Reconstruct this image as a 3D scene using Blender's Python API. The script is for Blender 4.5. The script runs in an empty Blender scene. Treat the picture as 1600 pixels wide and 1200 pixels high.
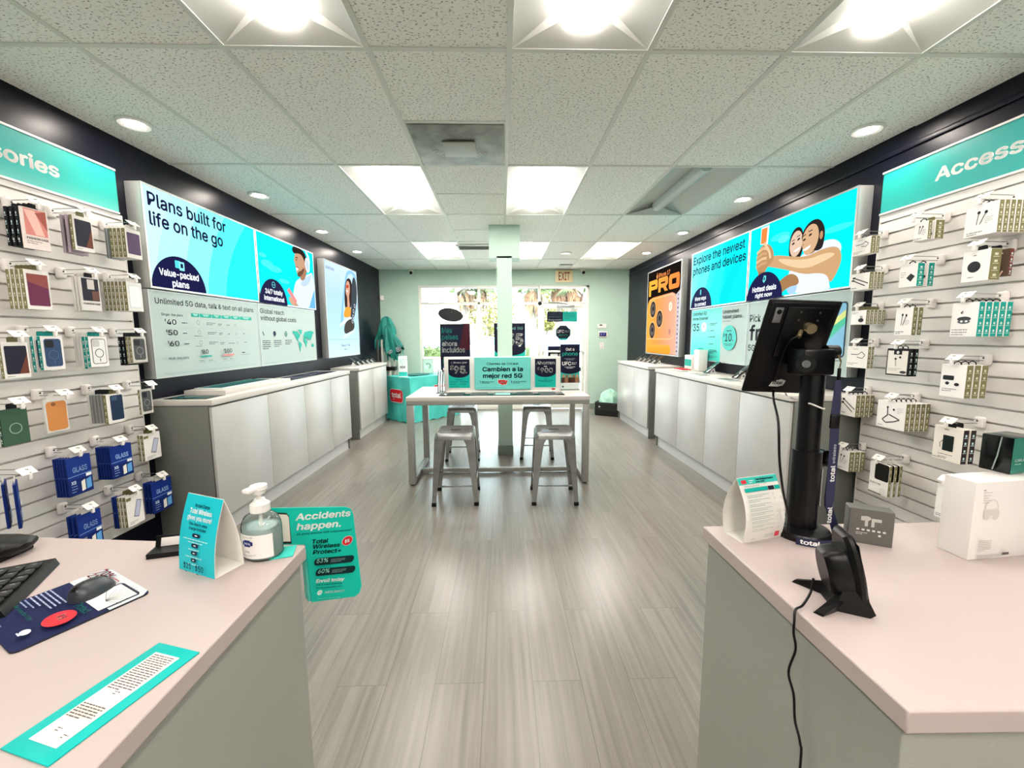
import bpy, bmesh, math, random
from mathutils import Vector, Matrix
PI = math.pi
S = bpy.context.scene
C = S.collection
random.seed(7)

# ---------------------------------------------------------------- camera
CAM_H = 1.397
F_PX = 645.49
YAW, PIT, ROL = -0.0249, -0.115, 0.0055
B3 = Matrix(((1, 0, 0), (0, 0, 1), (0, -1, 0)))
CAM_R = Matrix.Rotation(YAW, 3, 'Z') @ Matrix.Rotation(PIT, 3, 'X') @ B3 @ Matrix.Rotation(ROL, 3, 'Z')
cam_data = bpy.data.cameras.new('camera')
cam_data.sensor_fit = 'HORIZONTAL'
cam_data.sensor_width = 36.0
cam_data.lens = 36.0 * F_PX / 1600.0
cam_data.clip_start = 0.01
cam_data.clip_end = 300
cam = bpy.data.objects.new('camera', cam_data)
C.objects.link(cam)
cam.matrix_world = Matrix.Translation((0, 0, CAM_H)) @ (CAM_R @ Matrix(((1, 0, 0), (0, -1, 0), (0, 0, -1)))).to_4x4()
S.camera = cam

# ---------------------------------------------------------------- exposure, sky, sun
EXPOSURE = 1.25
S.view_settings.view_transform = 'Standard'
S.view_settings.look = 'None'
S.view_settings.gamma = 1.0
S.view_settings.use_curve_mapping = False
S.view_settings.exposure = EXPOSURE
world = bpy.data.worlds.new('world')
S.world = world
world.use_nodes = True
_bg = world.node_tree.nodes['Background']
_bg.inputs['Color'].default_value = (0.80, 0.93, 1.0, 1)
_bg.inputs['Strength'].default_value = 5.0
sun_d = bpy.data.lights.new('sun', 'SUN')
sun_d.energy = 9.0
sun_d.angle = 0.02
sun_d.color = (1.0, 0.95, 0.88)
sun = bpy.data.objects.new('sun', sun_d)
C.objects.link(sun)
sun.rotation_euler = (math.radians(38), 0, math.radians(20))   # high, from behind the shop: lights the street, not the room
TROFFER_E = {-3: 22.0, -1: 8.0, 1: 15.0, 3: 24.0}   # light of the ceiling panels, row by row 
DOWN_E = 115.0       # light of the round downlights
LIT = 0.54           # brightness of the backlit signs

# ---------------------------------------------------------------- pixel rays (to read real positions off known planes)
def _ray(u, v):
    return CAM_R @ Vector(((u - 800) / F_PX, (v - 600) / F_PX, 1.0))

def at(u, v, x=None, y=None, z=None):
    d = _ray(u, v)
    t = x / d.x if x is not None else y / d.y if y is not None else (z - CAM_H) / d.z
    p = d * t
    p.z += CAM_H
    return p

# the two long walls are a little out of square
LX, LK = -2.43, 0.0232
RX, RK = 2.505, -0.0130
YB = 7.85            # shop front
CEIL = 2.624

def frame(o, n, r):
    n = Vector(n).normalized()
    r = Vector(r)
    r = (r - n * r.dot(n)).normalized()
    z = n.cross(r)
    m = Matrix((n, r, z)).transposed().to_4x4()
    m.translation = Vector(o)
    return m

def lwall(y, z, out=0.0):        # local X = out of the left wall, Y = along it to the shop front
    n = Vector((1, -LK, 0)).normalized()
    return frame(Vector((LX + LK * y, y, z)) + n * out, n, (LK, 1, 0))

def rwall(y, z, out=0.0):        # local X = out of the right wall, Y = along it towards the tills
    n = Vector((-1, RK, 0)).normalized()
    return frame(Vector((RX + RK * y, y, z)) + n * out, n, (-RK, -1, 0))

def wl_px(u, v, off=0.0):        # a point on the left wall (pushed out by off)
    d = _ray(u, v)
    t = (LX + off) / (d.x - LK * d.y)
    p = d * t
    return p.y, p.z + CAM_H

def wr_px(u, v, off=0.0):
    d = _ray(u, v)
    t = (RX - off) / (d.x - RK * d.y)
    p = d * t
    return p.y, p.z + CAM_H

# ---------------------------------------------------------------- materials
def lin(c):
    if isinstance(c, str):
        c = c.lstrip('#')
        c = [int(c[i:i + 2], 16) / 255 for i in (0, 2, 4)]
    return tuple((x / 12.92 if x <= 0.04045 else ((x + 0.055) / 1.055) ** 2.4) for x in c) + (1.0,)

_M = {}
def mat(name, col, rough=0.5, metal=0.0, spec=0.5, coat=0.0, alpha=None, trans=0.0):
    if name in _M:
        return _M[name]
    m = bpy.data.materials.new(name)
    m.use_nodes = True
    b = m.node_tree.nodes['Principled BSDF']
    b.inputs['Base Color'].default_value = lin(col)
    b.inputs['Roughness'].default_value = rough
    b.inputs['Metallic'].default_value = metal
    b.inputs['Specular IOR Level'].default_value = spec
    b.inputs['Coat Weight'].default_value = coat
    if alpha is not None:
        b.inputs['Alpha'].default_value = alpha
    if trans:
        b.inputs['Transmission Weight'].default_value = trans
    m.diffuse_color = lin(col)
    _M[name] = m
    return m

def emat(name, col, strength=1.0):
    if name in _M:
        return _M[name]
    m = bpy.data.materials.new(name)
    m.use_nodes = True
    nt = m.node_tree
    nt.nodes.clear()
    o = nt.nodes.new('ShaderNodeOutputMaterial')
    e = nt.nodes.new('ShaderNodeEmission')
    e.inputs['Color'].default_value = lin(col)
    e.inputs['Strength'].default_value = strength
    nt.links.new(e.outputs[0], o.inputs[0])
    _M[name] = m
    return m

def P(col, rough=0.55):           # printed ink or plain plastic of that colour
    return mat('print_%s' % col.strip('#') + ('' if rough == 0.55 else '_%d' % int(rough * 100)), col, rough, spec=0.16)

def G(col):                       # ink on a backlit sign
    return emat('backlit_%s' % col.strip('#'), col, LIT)

def glass(name, tint, refl=0.08, rough=0.02):
    if name in _M:
        return _M[name]
    m = bpy.data.materials.new(name)
    m.use_nodes = True
    nt = m.node_tree
    nt.nodes.clear()
    o = nt.nodes.new('ShaderNodeOutputMaterial')
    mx = nt.nodes.new('ShaderNodeMixShader')
    t = nt.nodes.new('ShaderNodeBsdfTransparent')
    g = nt.nodes.new('ShaderNodeBsdfGlossy')
    fr = nt.nodes.new('ShaderNodeFresnel')
    fr.inputs['IOR'].default_value = 1.45
    t.inputs['Color'].default_value = lin(tint)
    g.inputs['Roughness'].default_value = rough
    nt.links.new(fr.outputs[0], mx.inputs[0])
    nt.links.new(t.outputs[0], mx.inputs[1])
    nt.links.new(g.outputs[0], mx.inputs[2])
    nt.links.new(mx.outputs[0], o.inputs[0])
    _M[name] = m
    return m

def _noise(nt, scale, detail=2.0, coord=None, mscale=None):
    n = nt.nodes.new('ShaderNodeTexNoise')
    n.inputs['Scale'].default_value = scale
    n.inputs['Detail'].default_value = detail
    if coord is not None:
        if mscale:
            mp = nt.nodes.new('ShaderNodeMapping')
            mp.inputs['Scale'].default_value = mscale
            nt.links.new(coord, mp.inputs['Vector'])
            coord = mp.outputs[0]
        nt.links.new(coord, n.inputs['Vector'])
    return n

def _ramp(nt, fac, stops):
    r = nt.nodes.new('ShaderNodeValToRGB')
    e = r.color_ramp.elements
    e[0].position, e[0].color = stops[0][0], lin(stops[0][1])
    e[1].position, e[1].color = stops[-1][0], lin(stops[-1][1])
    for p, c in stops[1:-1]:
        k = e.new(p)
        k.color = lin(c)
    nt.links.new(fac, r.inputs[0])
    return r

def noisy(name, c0, c1, scale, rough=0.5, detail=4.0, stretch=None, bump=0.0, metal=0.0, spec=0.5, lo=0.35, hi=0.65):
    if name in _M:
        return _M[name]
    m = mat(name, c0, rough, metal, spec)
    nt = m.node_tree
    b = nt.nodes['Principled BSDF']
    tc = nt.nodes.new('ShaderNodeTexCoord')
    n = _noise(nt, scale, detail, tc.outputs['Object'], stretch)
    r = _ramp(nt, n.outputs['Fac'], [(lo, c0), (hi, c1)])
    nt.links.new(r.outputs[0], b.inputs['Base Color'])
    if bump:
        bp = nt.nodes.new('ShaderNodeBump')
        bp.inputs['Strength'].default_value = bump
        bp.inputs['Distance'].default_value = 0.004
        nt.links.new(n.outputs['Fac'], bp.inputs['Height'])
        nt.links.new(bp.outputs[0], b.inputs['Normal'])
    return m

# ---------------------------------------------------------------- mesh building
class MB:
    def __init__(s):
        s.v, s.f, s.m, s.mats = [], [], [], []

    def _mi(s, m):
        if m not in s.mats:
            s.mats.append(m)
        return s.mats.index(m)

    def add(s, vs, fs, m, M=None):
        k, i = len(s.v), s._mi(m)
        if M is not None:
            vs = [M @ Vector(v) for v in vs]
        s.v += [tuple(v) for v in vs]
        for f in fs:
            s.f.append([k + j for j in f])
            s.m.append(i)
        return s

    def box(s, a, b, m, M=None):
        x0, y0, z0 = a
        x1, y1, z1 = b
        return s.add([(x0, y0, z0), (x1, y0, z0), (x1, y1, z0), (x0, y1, z0), (x0, y0, z1), (x1, y0, z1), (x1, y1, z1), (x0, y1, z1)],
                     [(3, 2, 1, 0), (4, 5, 6, 7), (0, 1, 5, 4), (1, 2, 6, 5), (2, 3, 7, 6), (3, 0, 4, 7)], m, M)

    def rbox(s, a, b, r, m, seg=2, M=None):
        bm = bmesh.new()
        bmesh.ops.create_cube(bm, size=1.0)
        d = [b[i] - a[i] for i in range(3)]
        for v in bm.verts:
            v.co = Vector([a[i] + (v.co[i] + 0.5) * d[i] for i in range(3)])
        bmesh.ops.bevel(bm, geom=bm.edges[:], offset=min(r, min(d) * 0.49), segments=seg, affect='EDGES', profile=0.5)
        bm.verts.index_update()
        vs = [v.co.copy() for v in bm.verts]
        fs = [[v.index for v in f.verts] for f in bm.faces]
        bm.free()
        return s.add(vs, fs, m, M)

    def cyl(s, p0, p1, r0, m, r1=None, n=20, caps=True, M=None):
        r1 = r0 if r1 is None else r1
        p0, p1 = Vector(p0), Vector(p1)
        w = (p1 - p0).normalized()
        u = w.cross(Vector((0, 0, 1)) if abs(w.z) < 0.9 else Vector((1, 0, 0))).normalized()
        v = w.cross(u)
        vs = []
        for p, r in ((p0, r0), (p1, r1)):
            vs += [p + (u * math.cos(2 * PI * i / n) + v * math.sin(2 * PI * i / n)) * r for i in range(n)]
        fs = [(i, (i + 1) % n, n + (i + 1) % n, n + i) for i in range(n)]
        if caps:
            fs += [tuple(range(n))[::-1], tuple(range(n, 2 * n))]
        return s.add(vs, fs, m, M)

    def tube(s, pts, r, m, n=8, M=None, flat=None):
        pts = [Vector(p) for p in pts]
        vs, fs = [], []
        up = None
        for i, p in enumerate(pts):
            d = (pts[min(i + 1, len(pts) - 1)] - pts[max(i - 1, 0)]).normalized()
            if up is None:
                up = d.cross(Vector((0, 0, 1)) if abs(d.z) < 0.9 else Vector((1, 0, 0))).normalized()
            up = (up - d * up.dot(d)).normalized()
            w = d.cross(up)
            rr = r[i] if isinstance(r, (list, tuple)) else r
            for k in range(n):
                a = 2 * PI * k / n
                vs.append(p + up * math.cos(a) * rr + w * math.sin(a) * (rr if flat is None else flat))
        for i in range(len(pts) - 1):
            for k in range(n):
                fs.append((i * n + k, i * n + (k + 1) % n, (i + 1) * n + (k + 1) % n, (i + 1) * n + k))
        fs += [tuple(range(n))[::-1], tuple(range((len(pts) - 1) * n, len(pts) * n))]
        return s.add(vs, fs, m, M)

    def lathe(s, prof, m, n=32, M=None, sy=1.0):
        vs, fs = [], []
        for r, z in prof:
            vs += [(r * math.cos(2 * PI * i / n), r * sy * math.sin(2 * PI * i / n), z) for i in range(n)]
        for j in range(len(prof) - 1):
            fs += [(j * n + i, j * n + (i + 1) % n, (j + 1) * n + (i + 1) % n, (j + 1) * n + i) for i in range(n)]
        if prof[0][0] > 1e-5:
            fs.append(tuple(range(n))[::-1])
        if prof[-1][0] > 1e-5:
            fs.append(tuple(range((len(prof) - 1) * n, len(prof) * n)))
        return s.add(vs, fs, m, M)

    def prism(s, poly, d0, d1, m, M=None):       # outline in (Y, Z), thickness along X from d0 to d1
        n = len(poly)
        vs = [(d0, a, b) for a, b in poly] + [(d1, a, b) for a, b in poly]
        fs = [tuple(range(n))[::-1], tuple(range(n, 2 * n))] + [(i, (i + 1) % n, n + (i + 1) % n, n + i) for i in range(n)]
        return s.add(vs, fs, m, M)

    def skin(s, rings, m, close=True, caps=True, M=None):   # rings of equal length joined into one skin
        n = len(rings[0])
        vs = [p for r in rings for p in r]
        fs = []
        for j in range(len(rings) - 1):
            for i in range(n if close else n - 1):
                fs.append((j * n + i, j * n + (i + 1) % n, (j + 1) * n + (i + 1) % n, (j + 1) * n + i))
        if caps and close:
            fs += [tuple(range(n))[::-1], tuple(range((len(rings) - 1) * n, len(rings) * n))]
        return s.add(vs, fs, m, M)

    def mesh(s, name):
        me = bpy.data.meshes.new(name)
        me.from_pydata(s.v, [], s.f)
        for m in s.mats:
            me.materials.append(m)
        me.polygons.foreach_set('material_index', s.m)
        me.polygons.foreach_set('use_smooth', [True] * len(s.f))
        me.set_sharp_from_angle(angle=math.radians(34))
        me.update()
        return me

    def build(s, name, parent=None, M=None, label=None):
        return put(s.mesh(name), name, parent, M, label)

def put(me, name, parent=None, M=None, label=None):
    o = bpy.data.objects.new(name, me)
    C.objects.link(o)
    if parent is not None:
        o.parent = parent
    if M is not None:
        o.matrix_local = M
    if label:
        o['label'] = label
    return o

def thing(name, label, cat, M, group=None):
    o = bpy.data.objects.new(name, None)
    o.empty_display_size = 0.05
    C.objects.link(o)
    o.matrix_world = M
    o['label'] = label
    o['category'] = cat
    if group:
        o['group'] = group
    return o

def tag(o, label, cat, group=None):
    o['label'] = label
    o['category'] = cat
    if group:
        o['group'] = group
    return o

def struct(mb, name, M=None, parent=None):
    o = mb.build(name, parent, M)
    if parent is None:
        o['kind'] = 'structure'
    return o

def T(x, y, z):
    return Matrix.Translation((x, y, z))

def Rz(a):
    return Matrix.Rotation(a, 4, 'Z')

# ---------------------------------------------------------------- lettering and flat graphics
import os
try:                               # the sans serif face that ships inside Blender
    FONT = bpy.data.fonts.load(os.path.join(bpy.utils.system_resource('DATAFILES'), 'fonts', 'Inter.woff2'))
except Exception:
    FONT = None
_glyph = {}
def _text(txt, bold):
    k = (txt, bold)
    if k not in _glyph:
        cu = bpy.data.curves.new('lettering', 'FONT')
        cu.body = txt
        cu.size = 1.0
        cu.resolution_u = 4
        if FONT:
            cu.font = FONT
        ob = bpy.data.objects.new('lettering', cu)
        me = bpy.data.meshes.new_from_object(ob)
        vs = [(v.co.x, v.co.y) for v in me.vertices]
        fs = [tuple(p.vertices) for p in me.polygons]
        bpy.data.objects.remove(ob)
        bpy.data.curves.remove(cu)
        bpy.data.meshes.remove(me)
        r = min(max(bold, 0.011), 0.026)
        if r > 0.001 and vs:                # heavier weight: the same letters laid over themselves, nudged
            n0, v0, f0 = len(vs), list(vs), list(fs)
            vs, fs = [], []
            for i, (dx, dy) in enumerate(((0, 0), (r, 0.4 * r), (-r, -0.4 * r), (0.4 * r, -r), (-0.4 * r, r))):
                vs += [(a + dx, b + dy) for a, b in v0]
                fs += [tuple(j + i * n0 for j in f) for f in f0]
        xs = [v[0] for v in vs] or [0]
        _glyph[k] = (vs, fs, min(xs), max(xs))
    return _glyph[k]

STEP = 0.00035
class Art(MB):                     # flat ink on a face: u along Y, v along Z, layers stacked along X
    def __init__(s, d=0.0):
        super().__init__()
        s.d, s.L = d, 0

    def poly(s, pts, m, L=None):
        if L is None:
            s.L += 1
            L = s.L
        x = s.d + STEP * (L + 1)
        return s.add([(x, a, b) for a, b in pts], [tuple(range(len(pts)))], m)

    def rect(s, a, b, c, d, m, L=None):
        return s.poly([(a, b), (c, b), (c, d), (a, d)], m, L)

    def rrect(s, a, b, c, d, r, m, L=None, n=5):
        r = min(r, (c - a) / 2, (d - b) / 2)
        pts = []
        for cx, cy, a0 in ((c - r, b + r, -90), (c - r, d - r, 0), (a + r, d - r, 90), (a + r, b + r, 180)):
            pts += [(cx + r * math.cos(math.radians(a0 + 90 * i / n)), cy + r * math.sin(math.radians(a0 + 90 * i / n))) for i in range(n + 1)]
        return s.poly(pts, m, L)

    def ell(s, u, v, ru, rv, m, L=None, a0=0, a1=360, n=28, tilt=0.0):
        k = n if a1 - a0 >= 360 else n + 1
        pts = []
        for i in range(k):
            a = math.radians(a0 + (a1 - a0) * i / n)
            x, y = ru * math.cos(a), rv * math.sin(a)
            pts.append((u + x * math.cos(tilt) - y * math.sin(tilt), v + x * math.sin(tilt) + y * math.cos(tilt)))
        return s.poly(pts, m, L)

    def ring(s, u, v, ru, rv, w, m, L=None, n=28):
        if L is None:
            s.L += 1
            L = s.L
        x = s.d + STEP * (L + 1)
        vs = []
        for i in range(n):
            a = 2 * PI * i / n
            vs += [(x, u + ru * math.cos(a), v + rv * math.sin(a)), (x, u + (ru - w) * math.cos(a), v + (rv - w) * math.sin(a))]
        fs = [(2 * i, (2 * i + 2) % (2 * n), (2 * i + 3) % (2 * n), 2 * i + 1) for i in range(n)]
        return s.add(vs, fs, m)

    def line(s, pts, w, m, L=None):
        if L is None:
            s.L += 1
            L = s.L
        for (a, b), (c, d) in zip(pts, pts[1:]):
            q = math.hypot(c - a, d - b) or 1
            nx, ny = -(d - b) / q * w / 2, (c - a) / q * w / 2
            s.poly([(a - nx, b - ny), (c - nx, d - ny), (c + nx, d + ny), (a + nx, b + ny)], m, L)
        return s

    def text(s, u, v, txt, m, w=None, h=None, bold=0.012, al='l', L=None, tilt=0.0):
        """h = cap height, w = width to fit (either or both)"""
        vs, fs, x0, x1 = _text(txt, bold)
        if not vs:
            return s
        CAP = 0.509 if FONT else 0.70
        sy = h / CAP if h else None
        sx = w / max(x1 - x0, 1e-6) if w else sy
        sy = sy or sx
        wid = (x1 - x0) * sx
        off = 0 if al == 'l' else -wid / 2 if al == 'c' else -wid
        if L is None:
            s.L += 1
            L = s.L
        x = s.d + STEP * (L + 1)
        ct, st = math.cos(tilt), math.sin(tilt)
        out = []
        for a, b in vs:
            p, q = (a - x0) * sx + off, b * sy
            out.append((x, u + p * ct - q * st, v + p * st + q * ct))
        return s.add(out, fs, m)

    def greek(s, u, v, w, n, h, gap, m, L=None, al='l', seed=1):   # rows of print too small to read
        if L is None:
            s.L += 1
            L = s.L
        rnd = random.Random(seed)
        for i in range(n):
            ww = w * (1.0 if i < n - 1 else rnd.uniform(0.5, 0.8))
            a = u - ww / 2 if al == 'c' else u
            y = v - i * (h + gap)
            e = a + ww
            while a < e - h:
                k = min(rnd.uniform(1.6, 5.0) * h, e - a)
                s.rect(a, y - h * 0.82, a + k, y - h * 0.12, m, L)
                a += k + 0.55 * h
        return s
# ================================================================ the room
WHITE = mat('white_laminate', (0.93, 0.885, 0.865), 0.42, spec=0.4)
CREAM = mat('cream_laminate', (0.80, 0.785, 0.76), 0.38, spec=0.45)
GREY = noisy('grey_laminate', (0.50, 0.505, 0.475), (0.545, 0.55, 0.52), 900, 0.5, spec=0.4)
NAVY = noisy('navy_paint', (0.030, 0.036, 0.085), (0.042, 0.048, 0.105), 30, 0.36, spec=0.2, bump=0.06)
MINT = noisy('mint_paint', (0.70, 0.80, 0.745), (0.72, 0.815, 0.76), 4, 0.5, spec=0.4)
ALU = mat('brushed_aluminium', (0.62, 0.63, 0.62), 0.35, 0.85)
FRAMEW = mat('cream_window_frame', (0.88, 0.88, 0.84), 0.4)
BLACK = mat('black_plastic', (0.018, 0.018, 0.02), 0.38, spec=0.28)
BLACKM = mat('black_metal', (0.022, 0.022, 0.026), 0.32, 0.0, spec=0.3)
WPLAS = mat('white_plastic', (0.90, 0.89, 0.87), 0.35)
TEALC = '#17b5a6'
NAVYC = '#141a3a'

# floor: long plank tiles running towards the shop front
def floor_material():
    m = mat('grey_plank_floor', (0.5, 0.48, 0.45), 0.3, spec=0.5)
    nt = m.node_tree
    b = nt.nodes['Principled BSDF']
    tc = nt.nodes.new('ShaderNodeTexCoord')
    mp = nt.nodes.new('ShaderNodeMapping')
    mp.inputs['Rotation'].default_value = (0, 0, PI / 2)
    mp.inputs['Location'].default_value = (0.35, 0.082, 0)
    nt.links.new(tc.outputs['Object'], mp.inputs['Vector'])
    br = nt.nodes.new('ShaderNodeTexBrick')
    br.offset = 0.37
    br.offset_frequency = 2
    br.inputs['Scale'].default_value = 1.0
    br.inputs['Brick Width'].default_value = 1.18
    br.inputs['Row Height'].default_value = 0.197
    br.inputs['Mortar Size'].default_value = 0.0013
    br.inputs['Mortar Smooth'].default_value = 0.3
    br.inputs['Color1'].default_value = (0.0, 0.0, 0.0, 1)
    br.inputs['Color2'].default_value = (1, 1, 1, 1)
    br.inputs['Mortar'].default_value = (0.5, 0.5, 0.5, 1)
    nt.links.new(mp.outputs[0], br.inputs['Vector'])
    # fine streaks along the planks, moved about by each plank's own tone
    ad = nt.nodes.new('ShaderNodeVectorMath')
    ad.operation = 'MULTIPLY_ADD'
    ad.inputs[1].default_value = (26.0, 0.8, 1)
    nt.links.new(tc.outputs['Object'], ad.inputs[0])
    sc = nt.nodes.new('ShaderNodeVectorMath')
    sc.operation = 'SCALE'
    sc.inputs['Scale'].default_value = 13.0
    nt.links.new(br.outputs['Color'], sc.inputs[0])
    nt.links.new(sc.outputs[0], ad.inputs[2])
    n1 = nt.nodes.new('ShaderNodeTexNoise')
    n1.inputs['Scale'].default_value = 1.6
    n1.inputs['Detail'].default_value = 7
    n1.inputs['Roughness'].default_value = 0.62
    nt.links.new(ad.outputs[0], n1.inputs['Vector'])
    r1 = _ramp(nt, n1.outputs['Fac'], [(0.26, '#69645d'), (0.44, '#79746c'), (0.56, '#827d75'), (0.76, '#8d8980')])
    tone = _ramp(nt, br.outputs['Color'], [(0.0, (0.95, 0.95, 0.95)), (1.0, (1.0, 1.0, 1.0))])
    mu = nt.nodes.new('ShaderNodeMix')
    mu.data_type = 'RGBA'
    mu.blend_type = 'MULTIPLY'
    mu.inputs[0].default_value = 1.0
    nt.links.new(r1.outputs[0], mu.inputs[6])
    nt.links.new(tone.outputs[0], mu.inputs[7])
    gr = nt.nodes.new('ShaderNodeMix')
    gr.data_type = 'RGBA'
    gr.inputs[7].default_value = lin('#5d5850')
    nt.links.new(br.outputs['Fac'], gr.inputs[0])
    nt.links.new(mu.outputs[2], gr.inputs[6])
    nt.links.new(gr.outputs[2], b.inputs['Base Color'])
    rr = nt.nodes.new('ShaderNodeMapRange')
    rr.inputs['To Min'].default_value = 0.25
    rr.inputs['To Max'].default_value = 0.34
    nt.links.new(n1.outputs['Fac'], rr.inputs['Value'])
    nt.links.new(rr.outputs[0], b.inputs['Roughness'])
    bp = nt.nodes.new('ShaderNodeBump')
    bp.inputs['Strength'].default_value = 0.25
    bp.inputs['Distance'].default_value = 0.002
    bp.invert = True
    nt.links.new(br.outputs['Fac'], bp.inputs['Height'])
    nt.links.new(bp.outputs[0], b.inputs['Normal'])
    return m
FLOORM = floor_material()
struct(MB().box((-2.75, -2.7, -0.08), (2.75, YB + 0.1, 0), FLOORM), 'floor')

# ceiling: two by four foot fissured tiles in a white grid, left open where a light sits
def tile_material():
    m = mat('fissured_ceiling_tile', (0.78, 0.79, 0.75), 0.9, spec=0.1)
    nt = m.node_tree
    b = nt.nodes['Principled BSDF']
    tc = nt.nodes.new('ShaderNodeTexCoord')
    n = _noise(nt, 78, 1.5, tc.outputs['Object'], (1.0, 1.6, 1))
    r = _ramp(nt, n.outputs['Fac'], [(0.30, '#98978d'), (0.37, '#c9cac0'), (0.405, '#f6f7f0'), (1.0, '#f8f9f2')])
    nt.links.new(r.outputs[0], b.inputs['Base Color'])
    bp = nt.nodes.new('ShaderNodeBump')
    bp.inputs['Strength'].default_value = 0.25
    bp.inputs['Distance'].default_value = 0.003
    nt.links.new(r.outputs[0], bp.inputs['Height'])
    nt.links.new(bp.outputs[0], b.inputs['Normal'])
    return m
TILE = tile_material()
GRID = mat('white_ceiling_grid', (0.86, 0.87, 0.83), 0.5)
GX0, GY0, GX, GY = 0.0454, 1.9400, 0.6096, 1.2192
TROFFERS = [(c, r, lit) for r, row in ((-1, 1), (1, 1), (3, 1)) for c, lit in ((-2, 1), (0, 1), (2, 0 if r == 1 else 1))]
TROFFERS += [(c, -3, 1) for c in (-2, 0, 2)]
openings = {(c, r) for c, r, _ in TROFFERS}
ce = MB()
for c in range(-5, 5):
    for r in range(-5, 6):
        x0, x1 = max(GX0 + c * GX, -2.62), min(GX0 + (c + 1) * GX, 2.62)
        y0, y1 = max(GY0 + r * GY, -2.7), min(GY0 + (r + 1) * GY, YB + 0.1)
        if x1 <= x0 or y1 <= y0 or (c, r) in openings:
            continue
        z = CEIL + 0.005
        ce.add([(x0, y0, z), (x0, y1, z), (x1, y1, z), (x1, y0, z)], [(0, 1, 2, 3)], TILE)
for c in range(-4, 5):
    x = GX0 + c * GX
    ce.box((x - 0.012, -2.7, CEIL), (x + 0.012, YB + 0.1, CEIL + 0.02), GRID)
for r in range(-3, 6):
    y = GY0 + r * GY
    if y < YB:
        ce.box((-2.62, y - 0.012, CEIL + 0.0006), (2.62, y + 0.012, CEIL + 0.02), GRID)
for r in (0, 1, 2):
    y = GY0 + (r + 0.5) * GY
    ce.box((GX0 - GX, y - 0.012, CEIL + 0.0006), (GX0, y + 0.012, CEIL + 0.02), GRID)
struct(ce, 'ceiling')

# walls
w = MB().box((-0.12, -2.7, 0), (0, YB + 0.1, CEIL + 0.02), NAVY)
struct(w, 'wall_left', frame((LX, 0, 0), (1, -LK, 0), (LK, 1, 0)))
w = MB().box((-0.12, -YB - 0.1, 0), (0, 2.7, CEIL + 0.02), NAVY)
struct(w, 'wall_right', frame((RX, 0, 0), (-1, RK, 0), (-RK, -1, 0)))
w = MB().rbox((0, -YB, 2.505), (0.014, 2.7, 2.535), 0.004, NAVY)
struct(w, 'trim_1', frame((RX, 0, 0), (-1, RK, 0), (-RK, -1, 0)))
struct(MB().box((-2.7, -2.7, 0), (2.7, -2.6, CEIL + 0.02), mat('near_wall_paint', (0.93, 0.93, 0.91), 0.6)), 'wall_near')

# shop front: wall with one wide opening, storefront window and glass door
WX0, WX1, WZ = at(653, 445, y=YB).x, at(921, 446, y=YB).x, at(653, 446, y=YB).z
DX0, DX1 = at(843, 500, y=YB).x, at(914, 500, y=YB).x
ZT = at(700, 474, y=YB).z
w = MB()
pts = [(-2.7, 0), (WX0, 0), (WX0, WZ), (WX1, WZ), (WX1, 0), (2.7, 0), (2.7, CEIL + 0.02), (-2.7, CEIL + 0.02)]
w.prism(pts, -0.13, 0.0, MINT)
struct(w, 'wall_back', frame((0, YB, 0), (0, -1, 0), (1, 0, 0)))
BASEG = mat('grey_green_baseboard', (0.47, 0.53, 0.48), 0.5)
struct(MB().rbox((WX1 + 0.01, YB - 0.012, 0), (2.5, YB, 0.10), 0.003, BASEG), 'baseboard_right')
struct(MB().rbox((-2.5, YB - 0.012, 0), (WX0 - 0.01, YB, 0.10), 0.003, BASEG), 'baseboard_left')

PANE = glass('window_glass', (0.97, 0.99, 0.985))
fw = 0.045
YO = YB + 0.06
wf = MB()
def bar(x0, x1, z0, z1, mb=None, y0=-0.05, y1=0.03):
    (mb or wf).rbox((x0, YO + y0, z0), (x1, YO + y1, z1), 0.004, FRAMEW)
M1 = at(748, 465, y=YB).x
bar(WX0, WX0 + fw * 1.2, 0, WZ)
bar(WX0 + fw, DX0, WZ - fw, WZ)
bar(WX0 + fw, DX0, 0, 0.10)
bar(WX0 + fw, DX0, ZT - fw / 2, ZT + fw / 2)
bar(M1 - fw / 2, M1 + fw / 2, 0.09, WZ - fw + 0.001)
bar(DX0 - fw * 0.55, DX0 + fw * 0.55, 0, WZ)
win = struct(wf, 'window_1')
g = MB()
g.box((WX0 + fw, YO - 0.004, 0.09), (DX0, YO + 0.004, WZ - fw), PANE)
g.build('glass_pane', win)

df = MB()
bar(DX0 + fw * 0.5, WX1, WZ - fw, WZ, df)
bar(WX1 - fw * 1.2, WX1, 0, WZ, df)
bar(DX0 + fw * 0.5, WX1 - fw, ZT - fw / 2, ZT + fw / 2, df)
door = struct(df, 'door_1')
lx0, lx1 = DX0 + fw * 0.7, WX1 - fw * 1.4
leaf = MB()
for a in ((lx0, lx0 + 0.06, 0.01, ZT - 0.03), (lx1 - 0.06, lx1, 0.01, ZT - 0.03), (lx0 + 0.05, lx1 - 0.05, ZT - 0.10, ZT - 0.03), (lx0 + 0.05, lx1 - 0.05, 0.01, 0.18)):
    bar(*a, leaf, -0.045, 0.0)
leaf = leaf.build('door_leaf', door)
MB().box((lx0 + 0.055, YO - 0.026, 0.17), (lx1 - 0.055, YO - 0.018, ZT - 0.09), PANE).build('glass_pane', leaf)
zb = at(880, 549, y=YB).z
pb = MB()
pb.rbox((lx0 + 0.02, YO - 0.10, zb - 0.018), (lx1 - 0.02, YO - 0.07, zb + 0.018), 0.008, FRAMEW)
for x in (lx0 + 0.02, lx1 - 0.06):
    pb.rbox((x, YO - 0.08, zb - 0.02), (x + 0.04, YO - 0.04, zb + 0.02), 0.004, FRAMEW)
pb.build('push_bar', leaf)
cl = MB()
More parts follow.
